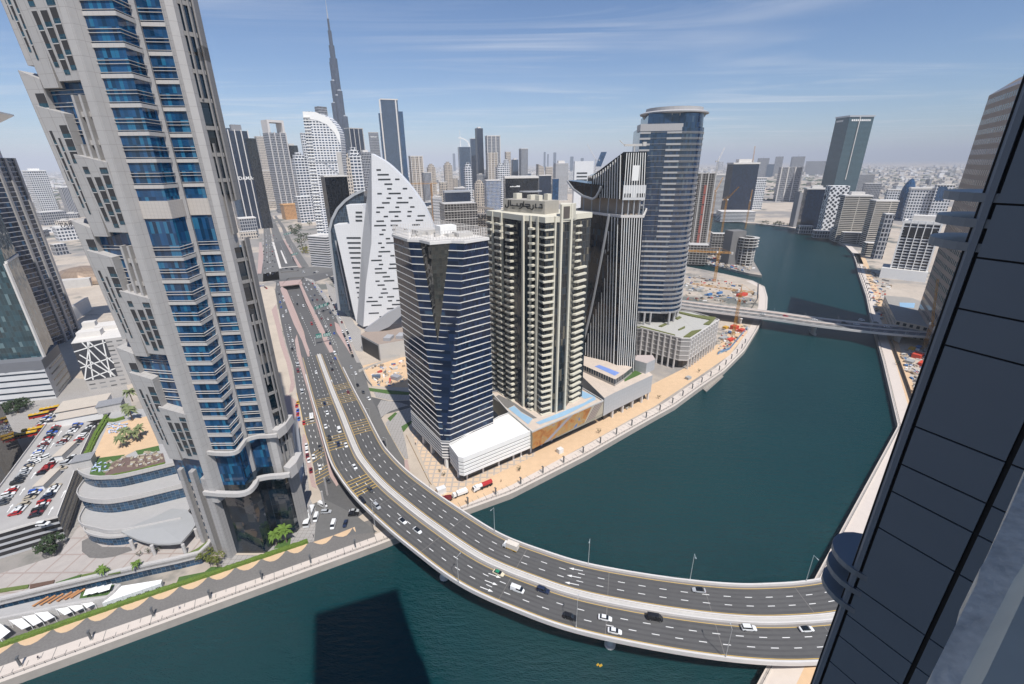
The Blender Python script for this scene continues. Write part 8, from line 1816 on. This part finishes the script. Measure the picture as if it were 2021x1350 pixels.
while k < len(fp_) - 10 and i < 22: pillar_at(fp_[k] + Vector((0, 0, .03)), R(35), 'dark light pillar on the far promenade, %s from the curved bridge' % ORD[i], 'light pillars on the far promenade'); k += 15; i += 1
rp_ = resample(offline(right_path, 3.0), 1.0); k = 25; i = 0
while k < len(rp_) - 20 and i < 20:
 if proj(rp_[k])[0] < 1800: pillar_at(rp_[k] + Vector((0, 0, .03)), R(110), 'dark light pillar on the right-bank promenade, %s from the canal bend' % ORD[i], 'light pillars on the right bank'); i += 1
 k += 17
def railing(pl, d, label):
 pl = resample(offline(pl, d), 2.6); q = MB()
 for p in pl: q.box((p.x, p.y, .36), (.09, .09, 1.05), 0)
 for a, c in zip(pl, pl[1:]):
  for h in (.75, 1.1, 1.4): q.bar(a + Vector((0, 0, h)), c + Vector((0, 0, h)), .05, .05)
 tag(q.build('quay_railing', m_black), label, 'railing')
railing([p for p in resample(near_path, 6) if p.x > -240], 1.3, 'dark metal railing along the left-bank quay edge'); railing(right_path, 1.2, 'dark metal railing along the right-bank quay edge')
def gantry(px0, px1, z, label, signs):
 a, c = G(*px0, z), G(*px1, z); t = thing('sign_gantry', label, 'sign gantry', tuple(a)); q = MB(); q.tube(a, a + Vector((0, 0, 7.5)), .25, n=8); q.build('post', m_post, t)
 q = MB(); q.bar(a + Vector((0, 0, 7)), c + Vector((0, 0, 7)), .4, .5); q.build('beam', m_post, t); d = (c - a).normalized(); o = Vector((d.y, -d.x, 0)) * .4
 for (u0, u1, up) in signs:
  p, r = a.lerp(c, u0), a.lerp(c, u1); q = MB(); z0, z1 = 6.2, 9.4 + up; q.face([p + o + Vector((0, 0, z0)), r + o + Vector((0, 0, z0)), r + o + Vector((0, 0, z1)), p + o + Vector((0, 0, z1))]); q.face([r + o * .6 + Vector((0, 0, z0)), p + o * .6 + Vector((0, 0, z0)), p + o * .6 + Vector((0, 0, z1)), r + o * .6 + Vector((0, 0, z1))]); s = q.build('sign_board', M('sign_green', (.02, .19, .16), .5, var=.05), t)
  q = MB()
  for k in range(3):
   for j in range(3):
    e, f = p.lerp(r, .1 + j * .3), p.lerp(r, .1 + j * .3 + .2); zz = z0 + .5 + k * .9; q.face([e + o * 1.1 + Vector((0, 0, zz)), f + o * 1.1 + Vector((0, 0, zz)), f + o * 1.1 + Vector((0, 0, zz + .4)), e + o * 1.1 + Vector((0, 0, zz + .4))])
  q.build('sign_lettering', m_white, s)
gantry((622, 622), (650, 612), 0, 'green direction sign gantry over the right service road beside the sail', [(.02, .98, 0)]); gantry((623, 681), (655, 674), 0, 'green direction sign gantry with two boards before the ramp', [(.1, .45, 1.0), (.55, .98, 0)]); gantry((576, 512), (590, 508), 0, 'green sign gantry over the far right service road', [(.05, .95, 0)]); gantry((560, 470), (576, 466), 0, 'small green sign gantry on the far highway', [(.05, .95, 0)])
m_trunk = M('trunk_bark', (.16, .12, .09), .95, var=.25, scale=3)
m_leaf = M('leaf_green', (.055, .105, .02), .85, var=.55, scale=1.6); m_leaf2 = M('leaf_dark', (.028, .055, .016), .85, var=.5, scale=1.2); m_palm = M('palm_green', (.10, .17, .02), .8, var=.45, scale=1.0); m_leafy = M('leaf_yellow', (.22, .20, .03), .85, var=.4, scale=1.5)
def make_palm(h, r, n, seed, leaf=m_palm):
 t = thing('palm_tree', 'x', 'palm tree'); rr = random.Random(seed); q = MB(); q.loft([[(.25 * s * math.cos(2 * math.pi * i / 7) + bx, .25 * s * math.sin(2 * math.pi * i / 7), z) for i in range(7)] for s, z, bx in ((1.3, 0, 0), (.9, h * .3, .06), (.8, h * .7, .14), (1.1, h, .18))]); q.build('trunk', m_trunk, t)
 q = MB()
 for k in range(n):
  a = rr.uniform(0, 2 * math.pi); el = rr.uniform(-.2, 1.1); L = r * rr.uniform(.8, 1.1); prev = Vector((.18, 0, h)); d = Vector((math.cos(a), math.sin(a), 0)); s = Vector((-d.y, d.x, 0)); m_ = 6; wprev = .1
  for j in range(1, m_ + 1):
   u = j / m_; z = h + L * (math.sin(el) * u - .75 * u * u * (.7 + .3 * math.cos(el))); p = Vector((.18, 0, 0)) + d * (L * math.cos(el * .6) * u); p.z = z; w = r * .16 * math.sin(math.pi * min(1, u * .85 + .12))
   dr = Vector((0, 0, -w * .55)); q.face([prev, prev + s * wprev + dr * (wprev / max(w, .01)), p + s * w + dr, p]); q.face([prev, p, p - s * w + dr, prev - s * wprev + dr * (wprev / max(w, .01))]); prev = p; wprev = w
 q.build('crown', leaf, t); return t
def make_tree(h, r, seed, leaf=m_leaf, nclump=46, per=26, name='tree', flat=.75):
 t = thing(name, 'x', 'tree'); rr = random.Random(seed); q = MB(); q.tube((0, 0, 0), (.1, 0, h * .5), r * .09, r * .06, 8)
 for k in range(7): a = k * .9; q.tube((.1, 0, h * (.3 + .03 * k)), (r * .6 * math.cos(a), r * .6 * math.sin(a), h * rr.uniform(.6, .8)), r * .04, r * .012, 6)
 q.build('trunk', m_trunk, t); q = MB(); cz = h - r * flat
 for k in range(nclump):
  while True:
   v = Vector((rr.uniform(-1, 1), rr.uniform(-1, 1), rr.uniform(-1, 1)))
   if .35 < v.length < 1: break
  lump = 1 + .22 * math.sin(3 * math.atan2(v.y, v.x) + seed); c = Vector((v.x * r * lump, v.y * r * lump, cz + v.z * r * flat)); cr_ = r * rr.uniform(.16, .3)
  for j in range(per):
   u = Vector((rr.gauss(0, 1), rr.gauss(0, 1), rr.gauss(0, .8))).normalized(); p = c + u * cr_ * rr.uniform(.4, 1); e1 = u.cross(Vector((rr.uniform(-1, 1), rr.uniform(-1, 1), rr.uniform(-1, 1)))).normalized() * r * rr.uniform(.05, .10); e2 = (u + Vector((0, 0, .6))).cross(e1).normalized() * r * .06
   q.face([p - e1, p - e2 * .8, p + e1, p + e2])
 q.build('crown', leaf, t); return t
def plant_set(proto, items, group):
 for i, (p, s, lab) in enumerate(items):
  if i == 0: r = proto; r.location = p; r.scale = (s,) * 3; r['label'] = lab; r['group'] = group
  else: dup(proto, p, i * 1.7, lab, group, s)
plant_set(make_palm(7, 3.4, 46, 1), [(G(546, 1076, .1), 1.0, 'left one of the two palms on the lawn at the tower foot'), (G(566, 1070, .1), 1.1, 'right one of the two palms on the lawn at the tower foot')], 'palms at the tower foot')
plant_set(make_palm(6, 3.2, 40, 2, M('palm_dusty', (.16, .19, .08), .85, var=.4)), [(G(242, 884, 24), 1.0, 'left front palm of the roof garden clump'), (G(252, 870, 24), 1.05, 'left rear palm of the roof garden clump'), (G(270, 872, 24), 1.0, 'right front palm of the roof garden clump'), (G(279, 862, 24), 1.0, 'right rear palm of the roof garden clump'), (G(262, 830, 24), 1.2, 'palm beyond the court near the grey cabin'), (G(254, 820, 24), 1.0, 'palm half hidden behind the roof garden hedge'), (G(262, 792, 24), 1.2, 'palm farthest back on the roof garden beside the tower')], 'roof garden palms')
plant_set(make_palm(3.2, 2.4, 34, 4), [(G(204, 1134, 5.6), 1.0, 'short palm in the forecourt bed, left of the other'), (G(271, 1122, 5.6), .9, 'short palm in the forecourt bed, right of the other')], 'short forecourt palms')
plant_set(make_tree(7, 3.2, 3, M('leaf_olive', (.13, .15, .025), .85, var=.5, scale=1.5), 34), [(G(414, 1112, .1), 1.0, 'yellow-green tree left of its twin by the forecourt corner'), (G(430, 1118, .1), .95, 'yellow-green tree right of its twin by the forecourt corner')], 'twin trees by the forecourt corner')
plant_set(make_tree(9, 4.8, 5, m_leaf2, 60, 30), [(G(104, 1092, .1), 1.0, 'dark green tree against the car park wall beside the white shed'), (G(36, 815, .1), 1.1, 'green tree in front of the white office podium at left'), (G(52, 806, .1), .9, 'smaller green tree nearest the beige shed roofs at left'), (G(15, 818, .1), 1.0, 'green tree closest to the left frame edge')], 'dark trees around the car park')
sm = make_tree(2.6, 1.2, 9, m_leaf2, 18, 16, 'shrub', .8)
plant_set(sm, [(G(276, 1098, 5.6), 1, 'round shrub left of another on the forecourt island'), (G(294, 1092, 5.6), 1, 'round shrub right of another on the forecourt island'), (G(314, 1088, 5.6), 1.1, 'round shrub beside the canopy column'), (G(1182, 855, .05), 1.3, 'small round tree on the sand strip below the mural'), (G(1025, 930, .05), 1.3, 'small round tree on the quay right of the red cylinder truck'), (G(1300, 787, .05), 1.2, 'small round tree on the sand strip below the lawn podium'), (G(1379, 735, .05), 1.2, 'small round tree on the sand strip below the louvred podium'), (G(1770, 720, .05), 1.4, 'small tree by the right-bank site fence'), (G(1731, 605, .05), 1.4, 'small tree on the right-bank promenade beyond the second bridge'), (G(1470, 600, .05), 2.2, 'lone bush on the works site beside the second bridge'), (G(1484, 585, .05), 2.6, 'lone tree on the works site near the promenade curve'), (G(876, 940, .05), 1, 'weedy bush beside the plaza edge wall'), (G(868, 932, .05), .8, 'smaller weedy bush beside the plaza edge wall'), (G(1225, 805, .05), 1.2, 'bush among the terrace seating under the panelled podium'), (G(1248, 792, .05), 1.2, 'bush at the right end of the terrace seating')], 'small trees and shrubs')
hw = make_tree(10, 5.5, 13, m_leaf2, 26, 16)
rt_ = random.Random(8); items = []
for k in range(26):
 px = rt_.uniform(572, 612); py = rt_.uniform(442, 500)
 if px < 560 + (py - 420) * .42 or px > 612: continue
 items.append((G(px, py, 0), rt_.uniform(.9, 1.7), 'dark green tree in the grove right of the far highway'))
for k in range(10): items.append((G(rt_.uniform(508, 545), rt_.uniform(392, 402), 0), 1.3, 'dark green tree at the far bend of the highway'))
for k in range(16): items.append((G(rt_.uniform(1500, 1575), rt_.uniform(440, 449), 0), rt_.uniform(.6, 1.1), 'dark tree along the far shore of the canal bend'))
plant_set(hw, items, 'distant tree groves')
plant_set(make_tree(9, 6.5, 17, m_leafy, 26, 18), [(G(603, 500, 0), 1.4, 'yellow-leaved tree patch beside the far highway trees')], None or 'distant tree groves')
def lattice(q, a, c, w, n, m=0):
 a, c = Vector(a), Vector(c); d = (c - a).normalized(); x = d.cross(Vector((0, 0, 1))); x = Vector((1, 0, 0)) if x.length < .01 else x.normalized(); y = d.cross(x); cs = [(x + y) * w / 2, (x - y) * w / 2, (-x - y) * w / 2, (-x + y) * w / 2]; r = w * .085
 for o in cs: q.tube(a + o, c + o, r, n=4, m=m)
 for i in range(n):
  p, r2 = a.lerp(c, i / n), a.lerp(c, (i + 1) / n)
  for k in range(4): q.tube(p + cs[k], r2 + cs[(k + 1) % 4], r * .7, n=4, m=m, cap=False)
def crane(px, py, yt, jib_az, jl, label, z=0.0, w=2.0, mat=m_crane, luff=0.0, h=None):
 b = G(px, py, z); h = (h or HZ(b, yt)) - z; t = thing('tower_crane', label, 'crane', tuple(b)); q = MB(); lattice(q, b, b + Vector((0, 0, h)), w, max(6, int(h / 3.5))); q.build('mast', mat, t)
 top = b + Vector((0, 0, h)); d = Vector((math.sin(R(jib_az)), math.cos(R(jib_az)), 0)); e = top + d * (jl * math.cos(luff)) + Vector((0, 0, jl * math.sin(luff))); q = MB(); lattice(q, top, e, w * .7, max(6, int(jl / 4))); q.build('jib', mat, t)
 q = MB(); lattice(q, top, top - d * jl * .28, w * .7, 3); q.build('counter_jib', mat, t); q = MB(); q.box(tuple(top - d * jl * .26 - Vector((0, 0, 2))), (2.4, 2.4, 3)); q.build('counterweight', m_conc, t); q = MB(); q.box(tuple(top + d * 1.8 + Vector((0, 0, -1))), (1.8, 1.8, 2.2)); q.build('cab', m_white, t)
 q = MB(); q.tube(top, top + Vector((0, 0, 6)), .4, .2, 6); q.tube(top + Vector((0, 0, 6)), e.lerp(top, .3), .09, n=4); q.tube(top + Vector((0, 0, 6)), top - d * jl * .26, .09, n=4); q.build('tie_frame', mat, t)
crane(1447, 661, 574, -50, 46, 'yellow tower crane rising beside the second bridge near the garage podium', w=1.8); crane(1410, 556, 498, -72, 62, 'yellow tower crane with a long level jib by the inlet', w=2.4); crane(1420, 487, 394, 140, 30, 'tall yellow crane between the red-panelled tower and the round frame', luff=.9, w=2.2); crane(1398, 478, 377, 60, 30, 'thin yellow crane against the red-panelled tower', luff=1.0, w=2.2)
crane(1471, 452, 395, 30, 26, 'yellow crane behind the round concrete frame', luff=1.1, w=2.4); crane(857, 452, 362, -100, 60, 'orange tower crane above the concrete frame building', w=3); crane(1170, 430, 316, -30, 60, 'pale crane with a raised jib behind the white curved building', luff=.8, w=2.4, mat=m_conw); crane(1467, 428, 318, 20, 40, 'steep crane mast on top of the dark tower pair', luff=1.4, w=2.6); crane(1395, 470, 318, 40, 40, 'small dark crane jib beside the round-topped tower', luff=.7, w=2.4, mat=m_conc); crane(1822, 690, 640, 25, 40, 'yellow crawler crane by the right end of the second bridge', luff=1.1, w=1.6)
rf = thing('round_concrete_frame', 'round bare concrete frame tower under construction on the island tip', 'building', tuple(G(1470, 527, 0)))
c = G(1468, 522, 0); hF = HZ(c, 468); n = 20
for k in range(10):
 z = hF * k / 10; q = MB(); r_ = 16 if k > 5 else 13; q.prism([(c.x + r_ * math.cos(2 * math.pi * i / n), c.y + r_ * math.sin(2 * math.pi * i / n)) for i in range(n)], z + hF / 10 - .7, z + hF / 10, bottom=True); q.build('floor_slab', m_conc, rf)
q = MB(); q.prism([(c.x + 9 * math.cos(2 * math.pi * i / 12), c.y + 9 * math.sin(2 * math.pi * i / 12)) for i in range(12)], 0, hF); q.build('dark_core', f_conc, rf)
for i in range(10): a = 2 * math.pi * i / 10; q = MB(); q.box((c.x + 12 * math.cos(a), c.y + 12 * math.sin(a), 0), (1.3, 1.3, hF)); q.build('column', m_conc, rf)
c2 = G(1446, 522, 0); q = MB(); q.box((c2.x, c2.y + 8, 0), (24, 20, HZ(c2, 456)), .2); q.build('lift_core', M('dark_concrete', (.17, .165, .16), .9, var=.15), rf)
S('island_concrete_frame', 'low bare concrete frame on the island left of the round frame', 'building', 1354, 1398, 484, 522, f_conc, 8, .7, m_conc, extras=('bands',)); S('island_concrete_frame', 'grey concrete frame between the red-panelled tower and the round frame', 'building', 1404, 1436, 462, 505, f_conc, 12, .8, m_conc, extras=('bands',))
RED = (.55, .06, .03); BLU = (.05, .16, .36); GRY = (.35, .35, .34); YEL = (.55, .30, .03)
for (px, sz, col, lab, nm) in (((1464, 584), (16, 6, 3), RED, 'big red tarpaulin-covered stack on the works site beyond the second bridge', 'tarp_stack'), ((1449, 650), (6, 6, 4), RED, 'orange-red tarpaulin stack under the second bridge', 'tarp_stack'), ((1463, 655), (6, 4, 3), RED, 'smaller orange-red tarpaulin stack right of the bigger one', 'tarp_stack'), ((1442, 672), (8, 4, 2), RED, 'red material stack by the blue site fence', 'tarp_stack'), ((1428, 668), (9, 5, 1.6), GRY, 'grey steel formwork stack beside the garage podium', 'formwork_stack'), ((1432, 648), (5, 4, 2), YEL, 'yellow machine on the works site under the bridge', 'site_machine'), ((1400, 583), (8, 3, 2.6), BLU, 'blue container on the works site beyond the second bridge', 'site_container'), ((1420, 580), (9, 3, 2.6), BLU, 'long blue container nearer the crane on the works site', 'site_container'), ((1380, 572), (16, 4, 2), GRY, 'grey wall section across the works site', 'wall_section'), ((1810, 705), (9, 6, 3.5), RED, 'red tarpaulin stack on the right-bank works site', 'tarp_stack'), ((1822, 722), (8, 6, 3), RED, 'second red tarpaulin stack farther down the right-bank site', 'tarp_stack'), ((1795, 715), (7, 5, 2), GRY, 'grey plastic-wrapped stack on the right-bank site', 'material_stack'), ((1800, 690), (6, 4, 2), YEL, 'yellow machine on the right-bank works site', 'site_machine'), ((1812, 688), (6, 3, 2.4), BLU, 'blue crawler base below the yellow crane', 'crawler_machine'), ((1305, 700), (5, 3, 2), YEL, 'yellow digger on the sand beside the garage podium', 'digger'), ((1358, 748), (4, 3, 2), GRY, 'small grey kiosk on the promenade by the pontoon', 'kiosk')):
 crate(px, sz, col, lab, nm, nm.replace('_', ' '), 0, .6, None)
def fence(px, z, h, mat, label, cat='fence', name='site_fence'):
 pl = resample(GP(px, z), 3); q = MB()
 for a, c in zip(pl, pl[1:]): d = (c - a).normalized(); q.bar(a + d * .05, c - d * .05, .12, h)
 tag(q.build(name, mat), label, cat)
m_bfence = M('blue_fence', (.10, .22, .38), .6, var=.2); fence([(1416, 700), (1440, 690), (1475, 648)], 0, 2.4, m_bfence, 'blue site fence along the promenade under the second bridge'); fence([(1757, 672), (1775, 720), (1793, 770), (1812, 830)], 0, 2.8, M('brown_fence', (.13, .10, .08), .8, var=.2), 'dark brown site fence on the right bank'); fence([(1497, 560), (1496, 590), (1482, 612)], 0, 2.2, m_gravel, 'dark site fence along the curve beyond the second bridge'); fence([(708, 735), (740, 722), (803, 702)], 0, 2.2, m_conc, 'grey fence at the top of the sand lot'); fence([(712, 725), (726, 755), (735, 764)], 0, 2.2, m_conc, 'grey fence along the road side of the sand lot')
fence([(802, 860), (846, 950), (852, 958)], 0, 1.0, M('tan_wall', (.52, .38, .24), .9, var=.1), 'low tan plaza wall beside the weedy strip', 'wall', 'plaza_wall')
po = thing('pontoon', 'flat grey floating pontoon moored below the far promenade', 'pontoon', tuple(G(1404, 755, WZ))); pz = [G(x, y, -2.3) for x, y in ((1381, 762), (1419, 734), (1428, 743), (1394, 773))]; q = MB(); q.prism([tuple(v.xy) for v in pz], -3.4, -2.2, 0, 1); q.build('deck', [m_gravel, M('pontoon_planks', (.33, .30, .26), .9, var=.1, grid=(3, 1), gw=.1)], po); q = MB(); q.bar(G(1378, 757, .3), G(1390, 764, -2.2), 1.6, .15); q.build('gangway', m_steel, po)
for i in range(4): a, c = pz[i], pz[(i + 1) % 4]; q = MB(); q.bar(a + Vector((0, 0, 1.2)), c + Vector((0, 0, 1.2)), .08, .08); q.build('rail', m_black, po)
by = thing('yellow_buoy', 'small yellow mooring buoys floating near the bridge pier', 'buoy', tuple(G(1183, 1315, WZ))); q = MB(); p = G(1183, 1315, WZ); q.tube(p, p + Vector((.9, .2, .5)), .35, n=8); q.tube(p + Vector((-.8, .3, 0)), p + Vector((-.2, .5, .5)), .3, n=8); q.build('float', CARC['yellow'], by)
def lounger_proto():
 t = thing('sun_lounger', 'x', 'sun lounger'); q = MB(); q.box((0, 0, .28), (1.3, .62, .08)); q.face([(-.65, -.31, .36), (-.65, .31, .36), (-1.1, .31, .75), (-1.1, -.31, .75)][::-1]); q.build('cushion', M('lounger_blue', (.42, .50, .66), .8, var=.1), t)
 for x in (-.5, .5): q = MB(); q.box((x, 0, 0), (.08, .6, .28)); q.build('leg', m_white, t)
 return t
items = [(G(*p, gz + .05), 1.25, l) for pts, l in ((c3([(860 + 26 * (k % 6) + rt_.uniform(-8, 8), 628 + 20 * (k // 6) + rt_.uniform(-6, 6)) for k in range(22)]), 'blue and white sun lounger on the tan court of the roof garden'), (c3([(735 + 45 * (k % 3) + rt_.uniform(-8, 8), 930 + 30 * (k // 3)) for k in range(9)]), 'blue and white sun lounger on the garden lawn at the left corner')) for p in pts]
plant_set(lounger_proto(), items, 'sun loungers of the roof garden')
def seat_proto():
 t = thing('deck_seating', 'x', 'seating group'); q = MB(); q.box((0, 0, .3), (1.1, 1.1, .1)); q.build('tabletop', m_conc, t)
 for s in (-1, 1): q = MB(); q.box((0, s * 1.3, 0), (2.0, .8, .45)); q.box((0, s * 1.65, .45), (2.0, .15, .4)); q.build('sofa', CARC['beige'], t)
 return t
plant_set(seat_proto(), [(G(*p, gz + .1), 1.0, 'beige sofa set on the brown deck of the roof garden') for p in c3([(950, 900), (940, 945), (1030, 940), (1060, 885), (1105, 905), (1100, 940), (1170, 895), (1165, 930), (1230, 870), (1240, 905), (870, 925), (850, 985), (1190, 850), (1130, 860)])], 'sofa sets on the brown deck')
plant_set(seat_proto(), [(G(*p, .06), 1.1, 'dark seating group under the panelled podium by the sand strip') for p in ((1222, 808), (1232, 802), (1243, 797), (1252, 790), (1214, 812), (1238, 806))], 'seating groups by the panelled podium')
def person(px, py, z, ang, label, shirt, legs):
 p = G(px, py, z); me = bpy.data.meshes.new('person'); V = [(0, 0, .95), (0, 0, 1.2), (0, 0, 1.42), (0, 0, 1.55), (.02, 0, 1.68), (.0, .2, 1.40), (.1, .27, 1.12), (.22, .25, .92), (.0, -.2, 1.40), (-.1, -.27, 1.14), (-.08, -.27, .9), (0, .1, .88), (.16, .1, .48), (.08, .1, .05), (.2, .1, .03), (0, -.1, .88), (-.05, -.1, .48), (-.28, -.1, .08), (-.18, -.1, .03)]
 Ed = [(0, 1), (1, 2), (2, 3), (3, 4), (2, 5), (5, 6), (6, 7), (2, 8), (8, 9), (9, 10), (0, 11), (11, 12), (12, 13), (13, 14), (0, 15), (15, 16), (16, 17), (17, 18)]; rad = [.15, .14, .16, .065, .11, .07, .05, .04, .07, .05, .04, .1, .07, .05, .04, .1, .07, .05, .04]
 me.from_pydata(V, Ed, []); o = bpy.data.objects.new('person', me); COL.objects.link(o); sk = o.modifiers.new('s', 'SKIN')
 for i, r_ in enumerate(rad): me.skin_vertices[0].data[i].radius = (r_, r_)
 me.skin_vertices[0].data[0].use_root = True; o.modifiers.new('u', 'SUBSURF').levels = 1; dg = bpy.context.evaluated_depsgraph_get(); dg.update(); m2 = bpy.data.meshes.new_from_object(o.evaluated_get(dg)); o.modifiers.clear(); o.data = m2
 for c_ in (M('skin_tone', (.30, .18, .12), .7), shirt, legs): m2.materials.append(c_)
 for f in m2.polygons: z_ = f.center.z; f.material_index = 0 if z_ > 1.5 else (1 if z_ > .92 else 2)
 o.location = p; o.rotation_euler = (0, 0, ang); o.scale = (1.05,) * 3; tag(o, label, 'person')
m_navy = M('cloth_navy', (.02, .025, .05), .9); m_shirt = M('cloth_white', (.6, .6, .6), .9)
person(77, 1301, .05, .4, 'person in dark clothes walking on the near promenade at left', m_navy, m_black); person(619, 1060, .05, 1.2, 'person in dark clothes walking past the gravel below the car park', m_navy, m_black); person(820, 878, .06, 2.0, 'person in dark clothes crossing the tiled plaza', m_black, m_navy); person(989, 951, .05, .2, 'person standing on the quay right of the red cylinder truck', m_navy, m_black); person(355, 1202, .05, .4, 'person in white shirt by the railing of the near promenade', m_shirt, m_navy)
def debris(px, n, cols, label, zmax=1.6, smax=4):
 P = [Vector((x, y)) for x, y in px]; rr = random.Random(n); q = MB(); k = 0; x0, x1 = min(p.x for p in P), max(p.x for p in P); y0, y1 = min(p.y for p in P), max(p.y for p in P)
 while k < n:
  x, y = rr.uniform(x0, x1), rr.uniform(y0, y1); ins = False; j = len(P) - 1
  for i in range(len(P)):
   if (P[i].y > y) != (P[j].y > y) and x < (P[j].x - P[i].x) * (y - P[i].y) / (P[j].y - P[i].y) + P[i].x: ins = not ins
   j = i
  if not ins: continue
  p = G(x, y, .05); q.box((p.x, p.y, .05), (rr.uniform(.5, smax), rr.uniform(.4, smax * .5), rr.uniform(.2, zmax)), rr.uniform(0, 3.1), rr.randrange(len(cols))); k += 1
 tag(q.build('site_debris', cols), label, 'debris', kind='stuff')
dc = [m_conc, m_gravel, m_concl, M('deb_tan', (.35, .27, .19), .9), m_sand, m_gravel, m_conc, m_sand, M('deb_red', (.45, .06, .04), .8), M('deb_blue', (.06, .15, .32), .8), M('deb_tan', (.35, .27, .19), .9), m_white]
debris([(1420, 660), (1470, 640), (1478, 652), (1440, 690), (1415, 702)], 130, dc, 'scattered building materials under the second bridge')
debris([(1352, 540), (1430, 555), (1490, 572), (1488, 600), (1352, 592)], 150, dc, 'scattered building materials on the works site beyond the second bridge', 1.8, 6)
debris([(1775, 690), (1830, 690), (1828, 760), (1800, 780)], 110, dc, 'scattered building materials on the right-bank works site')
debris([(722, 728), (800, 708), (804, 762), (740, 760)], 70, dc, 'scattered building materials on the sand lot by the dark tower')
debris([(1354, 486), (1440, 505), (1490, 530), (1470, 538), (1354, 515)], 220, dc, 'scattered building materials on the island', 2.5, 7)
debris([(1700, 520), (1760, 560), (1740, 640), (1725, 600)], 120, dc, 'clutter and planting along the right-bank walk', 2, 5)
# ================================================================== air: one even box of haze round everything
hz = MB(); hz.box((0, 28000, -9), (90000, 60000, 848))
hm = bpy.data.materials.new('haze_air'); hm.use_nodes = True; hm.node_tree.nodes.remove(hm.node_tree.nodes['Principled BSDF'])
pv = hm.node_tree.nodes.new('ShaderNodeVolumePrincipled'); pv.inputs['Color'].default_value = (.86, .89, .96, 1); pv.inputs['Density'].default_value = 7.0e-5; pv.inputs['Anisotropy'].default_value = -.35
hm.node_tree.links.new(pv.outputs[0], hm.node_tree.nodes['Material Output'].inputs['Volume'])
tag(hz.build('haze', hm), 'pale haze over the whole city', 'haze', kind='stuff')
